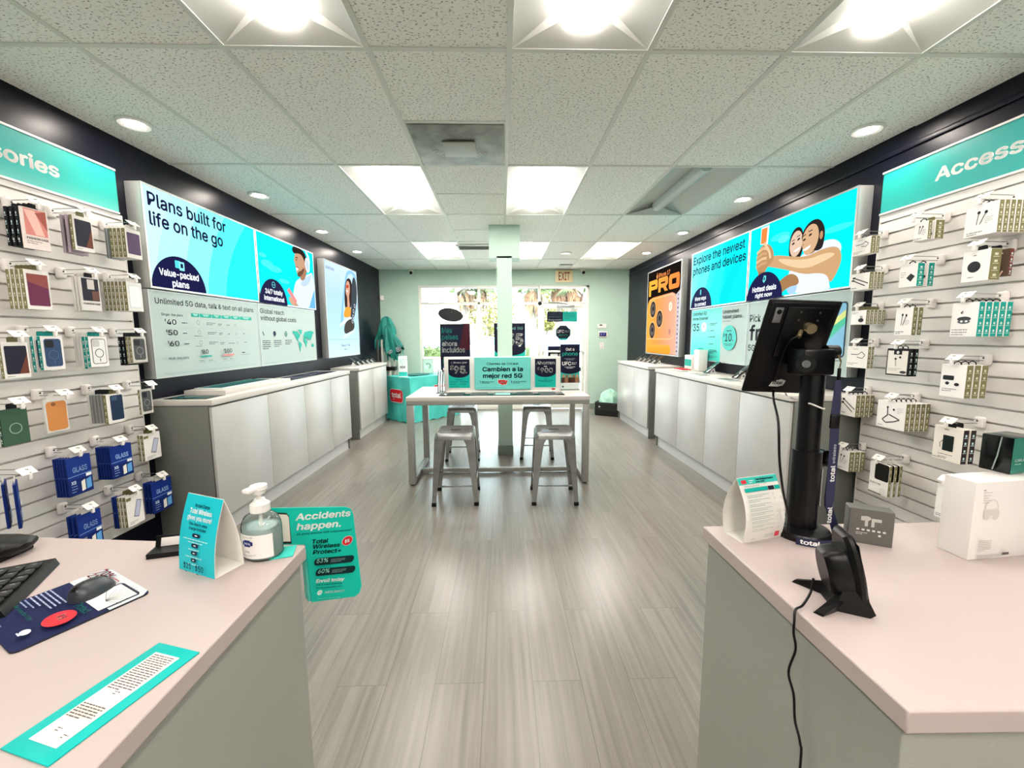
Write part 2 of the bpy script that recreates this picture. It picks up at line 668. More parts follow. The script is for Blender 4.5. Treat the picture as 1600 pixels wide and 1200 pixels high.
cl.rbox((lx0 + 0.30, YO - 0.11, ZT - 0.09), (lx0 + 0.62, YO - 0.046, ZT - 0.035), 0.008, ALU)
cl.tube([(lx0 + 0.5, YO - 0.08, ZT - 0.03), (lx0 + 0.32, YO - 0.12, ZT + 0.0), (lx0 + 0.14, YO - 0.052, ZT + 0.012)], 0.009, ALU)
cl.build('door_closer', leaf)

# column with its boxed-out head
CY = 4.766
co = MB()
co.box((-0.045, CY, 0), (0.124, CY + 0.17, 2.29), MINT)
co.box((-0.131, CY, 2.27), (0.214, CY + 0.26, CEIL + 0.01), MINT)
co = struct(co, 'column')
struct(MB().rbox((-0.052, CY - 0.008, 0), (0.131, CY + 0.178, 0.115), 0.003, BASEG), 'baseboard_column')

# ---------------------------------------------------------------- ceiling lights and vents
LENS = {r: emat('ceiling_light_lens_%d' % i, (1.0, 0.965, 0.94), e) for i, (r, e) in enumerate(TROFFER_E.items())}
PANW = mat('light_pan_satin', (0.74, 0.75, 0.72), 0.5)
CLEARL = mat('unlit_lens', (0.84, 0.88, 0.87), 0.18, alpha=0.75)
def where(c, r):
    row = {-1: 'nearest row', 1: 'second row', 3: 'farthest row', -3: 'row behind the camera'}[r]
    col = {-2: 'left', 0: 'middle', 2: 'right'}[c]
    return row, col
for c, r, lit in TROFFERS:
    row, col = where(c, r)
    lab = ('lit recessed ceiling light panel, %s of the three in the %s' % (col, row)) if lit else 'unlit recessed ceiling light panel with a clear ribbed lens, right side of the ceiling'
    t = thing('ceiling_light', lab, 'ceiling light', T(GX0 + (c + 0.5) * GX, GY0 + (r + 0.5) * GY, CEIL), 'recessed ceiling light panels')
    a, b = GX / 2 - 0.012, GY / 2 - 0.012
    h = 0.085
    p = MB()
    ix, iy = 0.125, b - 0.085
    o = [(-a, -b, 0.004), (a, -b, 0.004), (a, b, 0.004), (-a, b, 0.004), (-ix, -iy, h), (ix, -iy, h), (ix, iy, h), (-ix, iy, h)]
    p.add(o, [(0, 1, 5, 4), (1, 2, 6, 5), (2, 3, 7, 6), (3, 0, 4, 7), (4, 5, 6, 7)], PANW)
    p.build('light_pan', t)
    ln = MB()
    k = 0.100 if lit else 0.05
    sec = [(k, h - 0.002), (k, 0.05), (k * 0.8, 0.024), (k * 0.35, 0.012), (-k * 0.35, 0.012), (-k * 0.8, 0.024), (-k, 0.05), (-k, h - 0.002)]
    ln.skin([[(x, -iy + 0.01, z) for x, z in sec], [(x, iy - 0.01, z) for x, z in sec]], LENS[r] if lit else CLEARL)
    ln.build('lens', t)
    for s in (-1, 1):
        e = MB()
        e.add([(-a, s * (b - 0.001), 0.002), (a, s * (b - 0.001), 0.002), (k, s * (iy - 0.012), 0.045), (-k, s * (iy - 0.012), 0.045)], [(0, 1, 2, 3)], PANW)
        e.build('end_cap', t)
    if not lit:
        q = MB()
        for x in (-0.028, 0.028):
            q.cyl((x, -iy + 0.03, 0.055), (x, iy - 0.03, 0.055), 0.013, WPLAS)
        q.build('lamp_tube', t)

DOWN = emat('downlight_lens', (1.0, 0.955, 0.91), DOWN_E)
DIM = emat('dim_downlight_lens', (1.0, 0.97, 0.94), 1.2)
def downlight(x, y, lab, lens):
    t = thing('downlight', lab, 'downlight', T(x, y, CEIL), 'round downlights')
    MB().lathe([(0.052, 0.0), (0.052, -0.006), (0.075, -0.010), (0.086, -0.004), (0.086, 0.004)], WPLAS, 40).build('trim_ring', t)
    MB().cyl((0, 0, 0.002), (0, 0, -0.004), 0.0515, lens, n=36).build('lens', t)
nth = ['nearest', 'second', 'third', 'farthest']
for i, y in enumerate((2.586, 3.80, 5.043, 6.195)):
    downlight(-2.10 + 0.01 * i, y, '%s round downlight in the row along the left wall' % nth[i], DOWN)
for i, y in enumerate((2.60, 3.866, 5.09, 6.298)):
    downlight(2.22 - 0.015 * i, y, '%s round downlight in the row along the right wall' % nth[i], DOWN)
downlight(0.975, 6.32, 'dim round downlight alone in a tile near the exit sign', DIM)
for s, x in ((0, -2.11), (1, 2.23)):
    downlight(x, 1.35, 'round downlight above the accessories sign at the %s edge' % ('left', 'right')[s], DOWN)

# return air grille near the camera, and the small supply grille by the column
t = thing('air_vent', 'grey perforated air vent plate with a square centre baffle', 'air vent', T(GX0 - GX / 2, GY0 + 0.75 * GY, CEIL), 'ceiling air vents')
def perf_material():
    m = noisy('perforated_grey_metal', (0.50, 0.51, 0.48), (0.64, 0.65, 0.615), 9, 0.55, metal=0.3)
    return m
PERF = perf_material()
v = MB()
v.rbox((-0.285, -0.285, -0.004), (0.285, 0.285, 0.004), 0.003, PERF)
v.build('plate', t)
v = MB()
v.rbox((-0.105, -0.105, -0.022), (0.105, 0.105, -0.014), 0.003, mat('grey_baffle', (0.70, 0.71, 0.675), 0.5))
for x in (-0.06, 0.06):
    for y in (-0.06, 0.06):
        v.cyl((x, y, -0.016), (x, y, 0), 0.006, PERF, n=8)
v.build('baffle', t)
for s in (-1, 1):
    for i in range(5):
        a = PI * 1.5 + s * (0.55 + 0.16 * i)
        MB().cyl((math.cos(a) * 0.155, math.sin(a) * -0.155 - 0.02, -0.0045), (math.cos(a) * 0.20, math.sin(a) * -0.20 - 0.02, -0.0045), 0.0035, WPLAS, n=6).build('slot', t, label='pale angled slot')
p0, p1 = at(722, 381, z=CEIL), at(765, 391, z=CEIL)
t = thing('air_vent', 'white louvred ceiling grille just left of the column head', 'air vent', T((p0.x + p1.x) / 2, (p0.y + p1.y) / 2, CEIL), 'ceiling air vents')
v = MB()
hx, hy = 0.27, 0.16
for a in ((-hx, -hy, hx, -hy + 0.03), (-hx, hy - 0.03, hx, hy), (-hx, -hy, -hx + 0.03, hy), (hx - 0.03, -hy, hx, hy)):
    v.rbox((a[0], a[1], -0.012), (a[2], a[3], 0.002), 0.002, WPLAS)
v.build('grille_frame', t)
v = MB()
for i in range(9):
    y = -hy + 0.035 + i * 0.031
    v.add([(-hx + 0.02, y, -0.010), (hx - 0.02, y, -0.010), (hx - 0.02, y + 0.022, 0.002), (-hx + 0.02, y + 0.022, 0.002)], [(0, 1, 2, 3)], PANW)
v.build('louvre', t)

p0 = at(884, 414.5, z=CEIL)
t = thing('air_vent', 'small grey ceiling grille just above the exit sign', 'air vent', T(p0.x, p0.y, CEIL), 'ceiling air vents')
MB().rbox((-0.11, -0.09, -0.010), (0.11, 0.09, 0.002), 0.003, PERF).build('plate', t)
MB().rbox((-0.09, -0.07, -0.014), (0.09, 0.07, -0.009), 0.002, mat('grey_baffle', '#888888', 0.5)).build('baffle', t)
# ================================================================ backlit signs and graphic boards on the long walls
def grad(name, stops, axis, a, b, lit=True, rough=0.5):
    """printed colour blend across a graphic, along its own Y (1) or Z (2) from a to b"""
    if name in _M:
        return _M[name]
    if lit:
        m = emat(name, stops[0], LIT)
        nt = m.node_tree
        tgt = [n for n in nt.nodes if n.type == 'EMISSION'][0].inputs['Color']
    else:
        m = mat(name, stops[0], rough, spec=0.35)
        nt = m.node_tree
        tgt = nt.nodes['Principled BSDF'].inputs['Base Color']
    tc = nt.nodes.new('ShaderNodeTexCoord')
    sp = nt.nodes.new('ShaderNodeSeparateXYZ')
    mr = nt.nodes.new('ShaderNodeMapRange')
    mr.inputs['From Min'].default_value = a
    mr.inputs['From Max'].default_value = b
    nt.links.new(tc.outputs['Object'], sp.inputs[0])
    nt.links.new(sp.outputs[axis], mr.inputs['Value'])
    n = len(stops)
    r = _ramp(nt, mr.outputs[0], [(i / (n - 1), c) for i, c in enumerate(stops)])
    nt.links.new(r.outputs[0], tgt)
    return m

def chaikin(p, it=2):
    for _ in range(it):
        o = []
        for (a, b), (c, d) in zip(p, p[1:] + p[:1]):
            o += [(0.75 * a + 0.25 * c, 0.75 * b + 0.25 * d), (0.25 * a + 0.75 * c, 0.25 * b + 0.75 * d)]
        p = o
    return p
cq = lambda pts: chaikin(q(pts)) if len(pts) > 4 else q(pts)
RIM = mat('silver_sign_rim', (0.74, 0.75, 0.74), 0.35, 0.6)
def sign(name, M, W, H, depth, label, art, lit=True, rim=0.012, cat='sign', group=None, housing=None):
    t = thing(name, label, cat, M, group)
    MB().rbox((0.0, 0, 0), (depth - 0.002, W, H), 0.003, housing or RIM).build('housing', t)
    r = MB()
    for a in ((0, 0, W, rim), (0, H - rim, W, H), (0, rim, rim, H - rim), (W - rim, rim, W, H - rim)):
        r.box((depth - 0.004, a[0], a[1]), (depth + 0.004, a[2], a[3]), RIM)
    r.build('rim', t)
    art.build('graphic', t)
    return t

D1, D2 = 0.10, 0.075

# ---- left wall, upper left: plans
y0, y1, z0, z1 = 2.785, 3.945, 1.722, 2.382
W, H = y1 - y0, z1 - z0
A = Art(D1)
A.rect(0, 0, W, H, grad('plans_blend', ['#c8f6fb', '#a4f3f7', '#58ebee', '#18e4e6'], 1, 0.1, W), 0)
for ub, ut, c in ((0.05, 0.28, '#b2f4f8'), (0.30, 0.50, '#8ef0f4'), (0.52, 0.78, '#5becef'), (0.72, 1.05, '#2ae6e9')):
    e = [(ub + (ut - ub) * (s / 8) ** 1.8, H * s / 8) for s in range(9)]
    e = [(min(u, W), v) for u, v in e]
    A.poly(e + [(W, H), (W, 0)], G(c))
A.ell(0.252, 0, 0.243, 0.24, G('#1c1d45'), a0=0, a1=180)
A.text(0.042, 0.530, 'Plans built for', G('#1a1c3f'), w=0.735, h=0.083, bold=0.018)
A.text(0.042, 0.408, 'life on the go', G('#1a1c3f'), w=0.685, h=0.083, bold=0.018)
A.text(0.252, 0.096, 'Value-packed', G('#f6fbff'), w=0.35, h=0.043, bold=0.028, al='c')
A.text(0.252, 0.030, 'plans', G('#f6fbff'), w=0.15, h=0.043, bold=0.028, al='c')
for k in range(2):
    A.rrect(0.215 + 0.035 * k, 0.160 - 0.012 * k, 0.262 + 0.035 * k, 0.212 - 0.004 * k, 0.006, G(('#58d8dc', '#8feef0')[k]))
A.rrect(0.262, 0.166, 0.285, 0.196, 0.004, G('#1c1d45'))
sign('lightbox_sign', lwall(y0, z0), W, H, D1, 'backlit aqua sign reading Plans built for life on the go', A, group='backlit wall signs')

# ---- left wall, upper right: man with headphones
y0, y1 = 3.955, 5.065
W = y1 - y0
A = Art(D1)
U = lambda y: y - y0
V = lambda z: z - z0
q = lambda pts: [(min(max(U(a), 0.012), W - 0.012), min(max(V(b), 0.012), H - 0.012)) for a, b in pts]
A.rect(0, 0, W, H, grad('sky_blend_left', ['#20dadf', '#0fe6e9', '#14e9ec'], 2, 0, H), 0)
for cx, cz, rx, rz in ((4.12, 2.10, 0.10, 0.035), (4.24, 2.07, 0.13, 0.03), (4.05, 2.17, 0.06, 0.02), (4.40, 1.97, 0.10, 0.02)):
    A.ell(U(cx), V(cz), rx, rz, G('#4cecee'))
skin, skin2, hair, shirt = G('#c39a7c'), G('#a87b5f'), G('#2b2523'), G('#dcecf6')
A.poly(cq([(4.52, 1.70), (4.56, 1.86), (4.62, 1.99), (4.70, 2.04), (4.80, 2.06), (4.92, 2.12), (5.08, 2.16), (5.08, 1.70)]), shirt)
A.poly(cq([(4.90, 1.70), (4.95, 1.82), (5.08, 1.96), (5.08, 1.70)]), G('#6fb6de'))
A.poly(cq([(4.70, 1.98), (4.83, 2.06), (5.0, 2.13), (4.97, 2.05), (4.84, 1.96)]), G('#bcd3e6'))
A.poly(cq([(4.72, 2.06), (4.76, 2.02), (4.84, 2.05), (4.90, 2.16), (4.88, 2.26), (4.76, 2.20)]), skin2)          # neck
A.poly(cq([(4.645, 2.30), (4.63, 2.25), (4.612, 2.215), (4.632, 2.205), (4.634, 2.18), (4.645, 2.165), (4.650, 2.13), (4.665, 2.095), (4.70, 2.07), (4.74, 2.07), (4.81, 2.12), (4.86, 2.20), (4.86, 2.32), (4.75, 2.35), (4.68, 2.34)]), skin)   # face in profile
A.poly(cq([(4.648, 2.150), (4.70, 2.150), (4.685, 2.122), (4.660, 2.118)]), G('#fbf6f2'))                          # smile
A.line(q([(4.645, 2.158), (4.71, 2.158)]), 0.006, G('#7e4a3c'))
A.line(q([(4.650, 2.255), (4.70, 2.262)]), 0.009, hair)                                                          # brow
A.ell(U(4.672), V(2.235), 0.014, 0.006, G('#33261f'))
A.poly(cq([(4.66, 2.07), (4.69, 2.11), (4.76, 2.13), (4.82, 2.18), (4.83, 2.14), (4.75, 2.07), (4.70, 2.055)]), G('#6d4d3d'))  # beard
A.poly(cq([(4.62, 2.29), (4.585, 2.32), (4.60, 2.355), (4.64, 2.375), (4.70, 2.378), (4.80, 2.372), (4.88, 2.33), (4.895, 2.25), (4.86, 2.21), (4.83, 2.27), (4.78, 2.31), (4.70, 2.31)]), hair)
A.poly(cq([(4.86, 2.375), (4.93, 2.36), (4.975, 2.27), (4.96, 2.22), (4.93, 2.25), (4.915, 2.32)]), G('#e9f2f6'))
A.ell(U(4.905), V(2.215), 0.052, 0.082, G('#eef6fa'), tilt=0.15)
A.ell(U(4.905), V(2.215), 0.036, 0.062, G('#c3d3dc'), tilt=0.15)
A.poly(cq([(4.505, 1.70), (4.455, 1.80), (4.475, 1.825), (4.52, 1.815), (4.60, 1.775), (4.66, 1.70)]), skin)      # hand
for k in range(4):
    A.line(q([(4.462 + 0.012 * k, 1.795 - 0.016 * k), (4.535 + 0.01 * k, 1.815 - 0.018 * k)]), 0.014, G('#d3ab8d'))
A.poly(cq([(4.43, 1.885), (4.475, 1.915), (4.62, 1.79), (4.585, 1.755)]), G('#ef8f8c'))
A.ell(U(4.183), 0.0, 0.238, 0.242, G('#262749'), a0=0, a1=180)
A.text(U(4.19), 0.097, '24/7 totally', G('#f6fbff'), w=0.30, h=0.042, bold=0.03, al='c')
A.text(U(4.19), 0.032, 'international', G('#f6fbff'), w=0.35, h=0.042, bold=0.03, al='c')
A.ring(U(4.185), 0.187, 0.030, 0.030, 0.006, G('#69dfe2'))
A.line([(U(4.165), 0.187), (U(4.205), 0.187)], 0.005, G('#69dfe2'))
sign('lightbox_sign', lwall(y0, z0), W, H, D1, 'backlit aqua sign of a laughing man with headphones holding a pink phone', A, group='backlit wall signs')

# ---- left wall, lower row: price table and world map
PAPER = mat('pale_sign_face', (0.66, 0.725, 0.705), 0.45)
ink, ink2, tl_ = P('#23263c'), P('#4c5360'), P('#27a999')
y0, z0b, z1b = 2.785, 1.128, 1.716
H2 = z1b - z0b
W = 3.945 - y0
A = Art(D2)
A.rect(0, 0, W, H2, PAPER, 0)
v = lambda z: z - z0b
u = lambda y: y - y0
A.text(0.052, v(1.628), 'Unlimited 5G data, talk & text on all plans', ink, w=1.05, h=0.037, bold=0.012)
A.text(0.092, v(1.550), 'Single-line plans', ink2, w=0.185, h=0.017, bold=0.008)
xs = [0.353, 0.437, 0.565, 0.675, 0.790, 0.905, 1.068]
for i in range(6):
    A.rrect(xs[i], v(1.552), xs[i + 1] - 0.004, v(1.580), 0.008, tl_, 3)
    A.greek((xs[i] + xs[i + 1]) / 2, v(1.575), (xs[i + 1] - xs[i]) * 0.55, 2, 0.005, 0.004, P('#d9f2ec'), 4, 'c', i)
for k, (txt, z, nm) in enumerate((('40', 1.491, 'a'), ('50', 1.418, 'b'), ('60', 1.342, 'c'))):
    A.text(0.130, v(z), txt, ink, w=0.082, h=0.035, bold=0.006)
    A.text(0.113, v(z) + 0.02, '$', ink, h=0.016, bold=0.004)
    A.greek(0.258, v(z) + 0.018, 0.07, 1, 0.009, 0, ink2, seed=k)
    A.ring(0.415, v(z) + 0.021, 0.014, 0.016, 0.002, ink2)
    if k:
        A.greek(0.360, v(z) - 0.004, 0.11, 1, 0.005, 0, ink2, seed=k + 5)
    A.greek(0.50, v(z) + 0.024, 0.10, 2, 0.006, 0.006, ink2, seed=k + 9)
    A.greek(0.625, v(z) + 0.02, 0.05, 2, 0.006, 0.006, ink2, seed=k + 12)
    A.greek(0.725, v(z) + 0.014, 0.05 + 0.02 * k, 1, 0.007, 0, ink2, seed=k + 20)
    A.ring(0.832, v(z) + 0.012, 0.008, 0.011, 0.002, ink2)
    if k:
        A.greek(0.925, v(z) + 0.018, 0.045, 1, 0.008, 0, ink2, seed=k + 40)
    if k < 2:
        A.rect(0.095, v(z) - 0.022, 1.068, v(z) - 0.0205, P('#9fb0ae'))
A.text(0.420, v(1.277), '80', ink, w=0.062, h=0.031, bold=0.004)
A.text(0.408, v(1.294), '$', ink, h=0.013)
A.rect(0.395, v(1.252), 0.515, v(1.264), tl_)
A.text(0.662, v(1.277), '100', ink, w=0.09, h=0.031, bold=0.004)
A.text(0.652, v(1.294), '$', ink, h=0.013)
A.rect(0.645, v(1.250), 0.775, v(1.264), P('#d98f88'))
for x in (0.375, 0.475, 0.63, 0.715):
    A.greek(x, v(1.228), 0.07, 1, 0.006, 0, ink2, seed=int(x * 100))
    A.rect(x - 0.008, v(1.212), x + 0.075, v(1.2132), ink2)
A.greek(0.875, v(1.275), 0.07, 1, 0.011, 0, ink, seed=3)
A.rect(0.85, v(1.252), 0.98, v(1.2535), ink)
A.text(0.100, v(1.250), 'Multi-line plans', ink2, w=0.175, h=0.017, bold=0.008)
A.greek(0.055, v(1.160), 1.03, 2, 0.004, 0.004, P('#8fa3a2'), seed=2)
sign('graphic_board', lwall(y0, z0b), W, H2, D2, 'pale board with a price table under Unlimited 5G data, talk and text', A, False, 0.008, group='pale boards under the backlit signs')

y0 = 3.955
W = 5.065 - y0
A = Art(D2)
A.rect(0, 0, W, H2, PAPER, 0)
A.text(0.035, v(1.628), 'Global reach', ink, w=0.41, h=0.043, bold=0.004)
A.text(0.035, v(1.562), 'without global costs', ink, w=0.645, h=0.043, bold=0.004)
A.line([(0.052, v(1.455)), (0.058, v(1.435)), (0.075, v(1.418))], 0.010, ink)
A.ell(0.248, v(1.437), 0.026, 0.024, ink)
A.poly([(0.236, v(1.42)), (0.226, v(1.40)), (0.256, v(1.414))], ink)
A.ring(0.455, v(1.434), 0.026, 0.028, 0.006, P('#1c6f70'))
A.rect(0.432, v(1.430), 0.478, v(1.437), P('#1c6f70'))
A.rect(0.452, v(1.408), 0.458, v(1.460), P('#1c6f70'))
for i, (x, n) in enumerate(((0.035, 5), (0.225, 4), (0.43, 3))):
    A.greek(x, v(1.372), 0.13, n, 0.010, 0.009, ink2, seed=i + 4)
mp = lambda pts: [(0.585 + a * 0.48, v(1.235) + b * 0.25) for a, b in pts]
land = P('#27a999')
L = A.L + 1
A.L = L
A.poly(mp([(0.0, 0.86), (0.02, 0.93), (0.14, 0.92), (0.22, 0.90), (0.27, 0.80), (0.33, 0.76), (0.30, 0.66), (0.25, 0.60), (0.22, 0.52), (0.25, 0.47), (0.22, 0.46), (0.16, 0.56), (0.11, 0.66), (0.08, 0.80), (0.03, 0.80)]), land, L)
A.poly(mp([(0.23, 0.98), (0.32, 1.0), (0.42, 0.98), (0.41, 0.86), (0.36, 0.78), (0.32, 0.80), (0.31, 0.90)]), land, L)
A.poly(mp([(0.25, 0.46), (0.30, 0.46), (0.38, 0.34), (0.36, 0.26), (0.32, 0.18), (0.30, 0.04), (0.27, 0.02), (0.27, 0.20), (0.235, 0.34)]), land, L)
A.poly(mp([(0.47, 0.60), (0.48, 0.64), (0.53, 0.64), (0.60, 0.60), (0.63, 0.50), (0.66, 0.48), (0.62, 0.36), (0.60, 0.22), (0.56, 0.20), (0.54, 0.36), (0.48, 0.48)]), land, L)
A.poly(mp([(0.46, 0.70), (0.50, 0.80), (0.56, 0.90), (0.66, 0.92), (0.80, 0.96), (0.98, 0.92), (1.0, 0.86), (0.92, 0.78), (0.90, 0.68), (0.84, 0.56), (0.80, 0.50), (0.76, 0.60), (0.70, 0.50), (0.66, 0.60), (0.58, 0.64), (0.50, 0.66)]), land, L)
A.poly(mp([(0.84, 0.30), (0.90, 0.36), (0.96, 0.34), (0.98, 0.24), (0.93, 0.20), (0.85, 0.22)]), land, L)
A.greek(0.035, v(1.155), 0.55, 1, 0.004, 0, P('#8fa3a2'))
sign('graphic_board', lwall(y0, z0b), W, H2, D2, 'pale board with a teal world map under Global reach without global costs', A, False, 0.008, group='pale boards under the backlit signs')

# ---- left wall, tall poster of a folding phone
y0, y1, z0, z1 = 5.385, 6.49, 1.13, 2.385
W, H = y1 - y0, z1 - z0
A = Art(0.08)
U = lambda y: y - y0
V = lambda z: z - z0
q = lambda pts: [(min(max(U(a), 0.01), W - 0.01), min(max(V(b), 0.01), H - 0.01)) for a, b in pts]
A.rect(0, 0, W, H, grad('pale_blue_blend', ['#d3f0fb', '#b9e3f8', '#b7dcf7', '#cfe4fb'], 2, 0, H), 0)
A.rect(0, V(1.362), W, V(1.370), G('#a3d0ee'))
A.text(U(5.43), V(2.272), 'SAMSUNG', G('#6d7f97'), w=0.26, h=0.034, bold=0.0)
A.poly(cq([(6.05, 2.26), (6.16, 2.355), (6.30, 2.37), (6.47, 2.33), (6.47, 2.25), (6.30, 2.30), (6.22, 2.26), (5.92, 1.62), (5.78, 1.55)]), G('#8ec6ea'))
A.poly(cq([(6.08, 2.22), (6.20, 2.31), (6.34, 2.33), (6.40, 2.22), (6.16, 1.66), (5.86, 1.60)]), G('#c6e9f8'))
A.poly(cq([(5.99, 1.98), (6.06, 2.20), (6.20, 2.26), (6.30, 2.19), (6.31, 1.98), (6.16, 1.76), (5.99, 1.78)]), G('#3a2c29'))     # hair
A.poly(cq([(6.03, 2.02), (6.08, 2.18), (6.15, 2.21), (6.21, 2.17), (6.20, 2.05), (6.15, 1.98), (6.18, 1.82), (6.07, 1.82), (6.10, 1.97)]), G('#d9a58a'))
A.poly(cq([(6.07, 2.13), (6.17, 2.15), (6.16, 2.11), (6.08, 2.09)]), G('#c34a3a'))
A.poly(cq([(6.06, 2.06), (6.12, 2.07), (6.11, 2.03)]), G('#fbf3ee'))
A.poly(cq([(5.90, 1.66), (5.98, 1.80), (6.08, 1.84), (6.22, 1.82), (6.24, 1.70)]), G('#f0a340'))
A.poly(cq([(6.30, 2.30), (6.47, 2.26), (6.47, 1.95), (6.28, 1.62), (6.10, 1.58), (6.20, 1.72)]), G('#434a52'))
A.poly(cq([(5.765, 1.565), (5.765, 1.53), (5.92, 1.585), (6.22, 1.66), (6.22, 1.70), (5.92, 1.63)]), G('#e6f3fa'))
A.poly(cq([(5.90, 1.42), (5.94, 1.60), (6.22, 1.68), (6.32, 1.62), (6.30, 1.50)]), G('#4a4744'))
A.poly(cq([(5.87, 1.375), (5.87, 1.42), (6.30, 1.51), (6.30, 1.47)]), G('#dbe9f2'))
for k, (a, b) in enumerate(((6.27, 1.70), (6.30, 1.78), (6.24, 1.63), (6.35, 1.86))):
    A.ring(U(a), V(b), 0.030, 0.032, 0.012, G('#c4d0d8'))
A.text(U(5.945), V(1.270), 'Galaxy Z Flip', G('#5a6c80'), w=0.32, h=0.030, bold=0.0, al='c')
A.greek(U(5.93), V(1.235), 0.20, 1, 0.016, 0, G('#8499ad'), al='c')
sign('lightbox_sign', lwall(y0, z0), W, H, 0.08, 'tall pale blue backlit poster of an open folding phone', A, rim=0.014, group='backlit wall signs')

# ---- right wall, upper: explore the newest phones (far) and selfie (near)
z0, z1 = 1.712, 2.375
H = z1 - z0
y1, y0 = 5.125, 3.972
W = y1 - y0
A = Art(D1)
U = lambda y: y1 - y
V = lambda z: z - z0
A.rect(0, 0, W, H, grad('explore_blend', ['#8df3f3', '#45ebec', '#12e4e6', '#0fe2e4'], 1, 0, W), 0)
for ub, ut, c in ((0.10, 0.30, '#6bf0f1'), (0.40, 0.62, '#2ce9ea'), (0.66, 0.92, '#0cdfe2')):
    e = [(ub + (ut - ub) * (s / 8) ** 1.8, H * 0.62 * s / 8) for s in range(9)]
    A.poly(e + [(ut + 0.14, H * 0.62), (ub + 0.14, 0)], G(c))
A.text(0.045, V(2.236), 'Explore the newest', G('#1c2c50'), w=1.035, h=0.085, bold=0.006)
A.text(0.045, V(2.115), 'phones and devices', G('#121f45'), w=1.06, h=0.085, bold=0.012)
A.ell(0.262, 0.0, 0.245, 0.24, G('#2b3052'), a0=0, a1=180)
A.text(0.25, V(1.806), 'More ways', G('#f6fbff'), w=0.26, h=0.042, bold=0.03, al='c')
A.text(0.25, V(1.740), 'to connect', G('#f6fbff'), w=0.27, h=0.042, bold=0.03, al='c')
A.rrect(0.238, 0.155, 0.262, 0.215, 0.008, G('#69dfe2'))
sign('lightbox_sign', rwall(y1, z0), W, H, D1, 'backlit aqua sign reading Explore the newest phones and devices', A, group='backlit wall signs')

y1, y0 = 3.962, 2.795
W = y1 - y0
A = Art(D1)
q = lambda pts: [(min(max(U(a), 0.012), W - 0.012), min(max(V(b), 0.012), H - 0.012)) for a, b in pts]
A.rect(0, 0, W, H, grad('sky_blend_right', ['#10e3e6', '#06eef0', '#0bf0f2'], 2, 0, H), 0)
for cx, cz, rx, rz, c in ((3.55, 2.22, 0.12, 0.03, '#3cf1f3'), (3.5, 2.19, 0.07, 0.03, '#5cf3f5'), (2.95, 2.14, 0.14, 0.022, '#3cf1f3')):
    A.ell(U(cx), V(cz), rx, rz, G(c))
sk, skd, skl, sh_, dk = G('#c79f72'), G('#a0784f'), G('#e3c49c'), G('#dfe3f3'), G('#2a2423')
A.poly(cq([(3.38, 1.70), (3.40, 1.80), (3.42, 1.90), (3.36, 1.96), (3.28, 2.02), (3.18, 2.04), (3.10, 2.07), (3.02, 2.08), (2.94, 2.06), (2.89, 2.00), (2.93, 1.92), (3.00, 1.86), (2.98, 1.74), (2.96, 1.70)]), sh_)
A.poly(cq([(3.32, 1.70), (3.30, 1.80), (3.36, 1.86), (3.46, 1.88), (3.44, 1.80), (3.40, 1.70)]), G('#a6c9ee'))
A.poly(cq([(3.60, 1.76), (3.54, 1.84), (3.40, 1.90), (3.30, 1.86), (3.28, 1.79), (3.40, 1.79), (3.50, 1.735)]), skd)            # second arm
A.poly(cq([(3.425, 2.02), (3.43, 2.16), (3.39, 2.235), (3.33, 2.25), (3.28, 2.21), (3.265, 2.10), (3.28, 2.01), (3.34, 1.98)]), dk)  # long dark hair
A.ell(U(3.348), V(2.118), 0.070, 0.100, G('#d9bca5'), tilt=-0.1)
A.ell(U(3.335), V(2.075), 0.035, 0.016, G('#fffaf4'), a0=180, a1=360, tilt=0.25)
A.ell(U(3.378), V(2.125), 0.016, 0.008, dk, tilt=0.3)
A.ell(U(3.320), V(2.148), 0.016, 0.008, dk, tilt=0.3)
A.line(q([(3.395, 2.147), (3.362, 2.153)]), 0.006, dk)
A.line(q([(3.340, 2.170), (3.305, 2.176)]), 0.006, dk)
A.poly(cq([(3.24, 2.04), (3.20, 2.00), (3.12, 2.02), (3.09, 2.10), (3.15, 2.16)]), skd)
A.poly(cq([(3.275, 2.10), (3.29, 2.17), (3.245, 2.235), (3.17, 2.262), (3.10, 2.24), (3.05, 2.16), (3.06, 2.04), (3.09, 2.02), (3.14, 2.02)]), dk)
A.poly(cq([(3.27, 2.06), (3.283, 2.14), (3.25, 2.205), (3.19, 2.235), (3.13, 2.21), (3.105, 2.13), (3.13, 2.05), (3.19, 2.00), (3.24, 2.01)]), G('#cfa983'))
A.ell(U(3.086), V(2.125), 0.016, 0.030, G('#b98e69'))
A.ell(U(3.225), V(2.065), 0.040, 0.020, G('#fffaf4'), a0=180, a1=360, tilt=0.25)
A.ell(U(3.255), V(2.128), 0.016, 0.008, dk, tilt=0.3)
A.ell(U(3.195), V(2.152), 0.016, 0.008, dk, tilt=0.3)
A.line(q([(3.275, 2.155), (3.24, 2.166)]), 0.007, dk)
A.line(q([(3.215, 2.178), (3.175, 2.184)]), 0.007, dk)
A.line(q([(3.265, 2.105), (3.262, 2.09), (3.248, 2.088)]), 0.005, skd)
A.poly(cq([(3.70, 2.06), (3.577, 2.075), (3.40, 2.03), (3.217, 1.992), (3.08, 2.02), (2.95, 2.02), (2.895, 1.98), (2.88, 1.90), (2.93, 1.80), (2.97, 1.76), (3.00, 1.83), (3.10, 1.855), (3.22, 1.86), (3.40, 1.92), (3.60, 1.975), (3.70, 2.0)]), sk)      # near arm to the elbow and shoulder
A.poly(cq([(3.58, 2.05), (3.22, 1.965), (3.02, 1.99), (2.92, 1.96), (3.05, 1.925), (3.22, 1.90), (3.45, 1.965)]), skl)
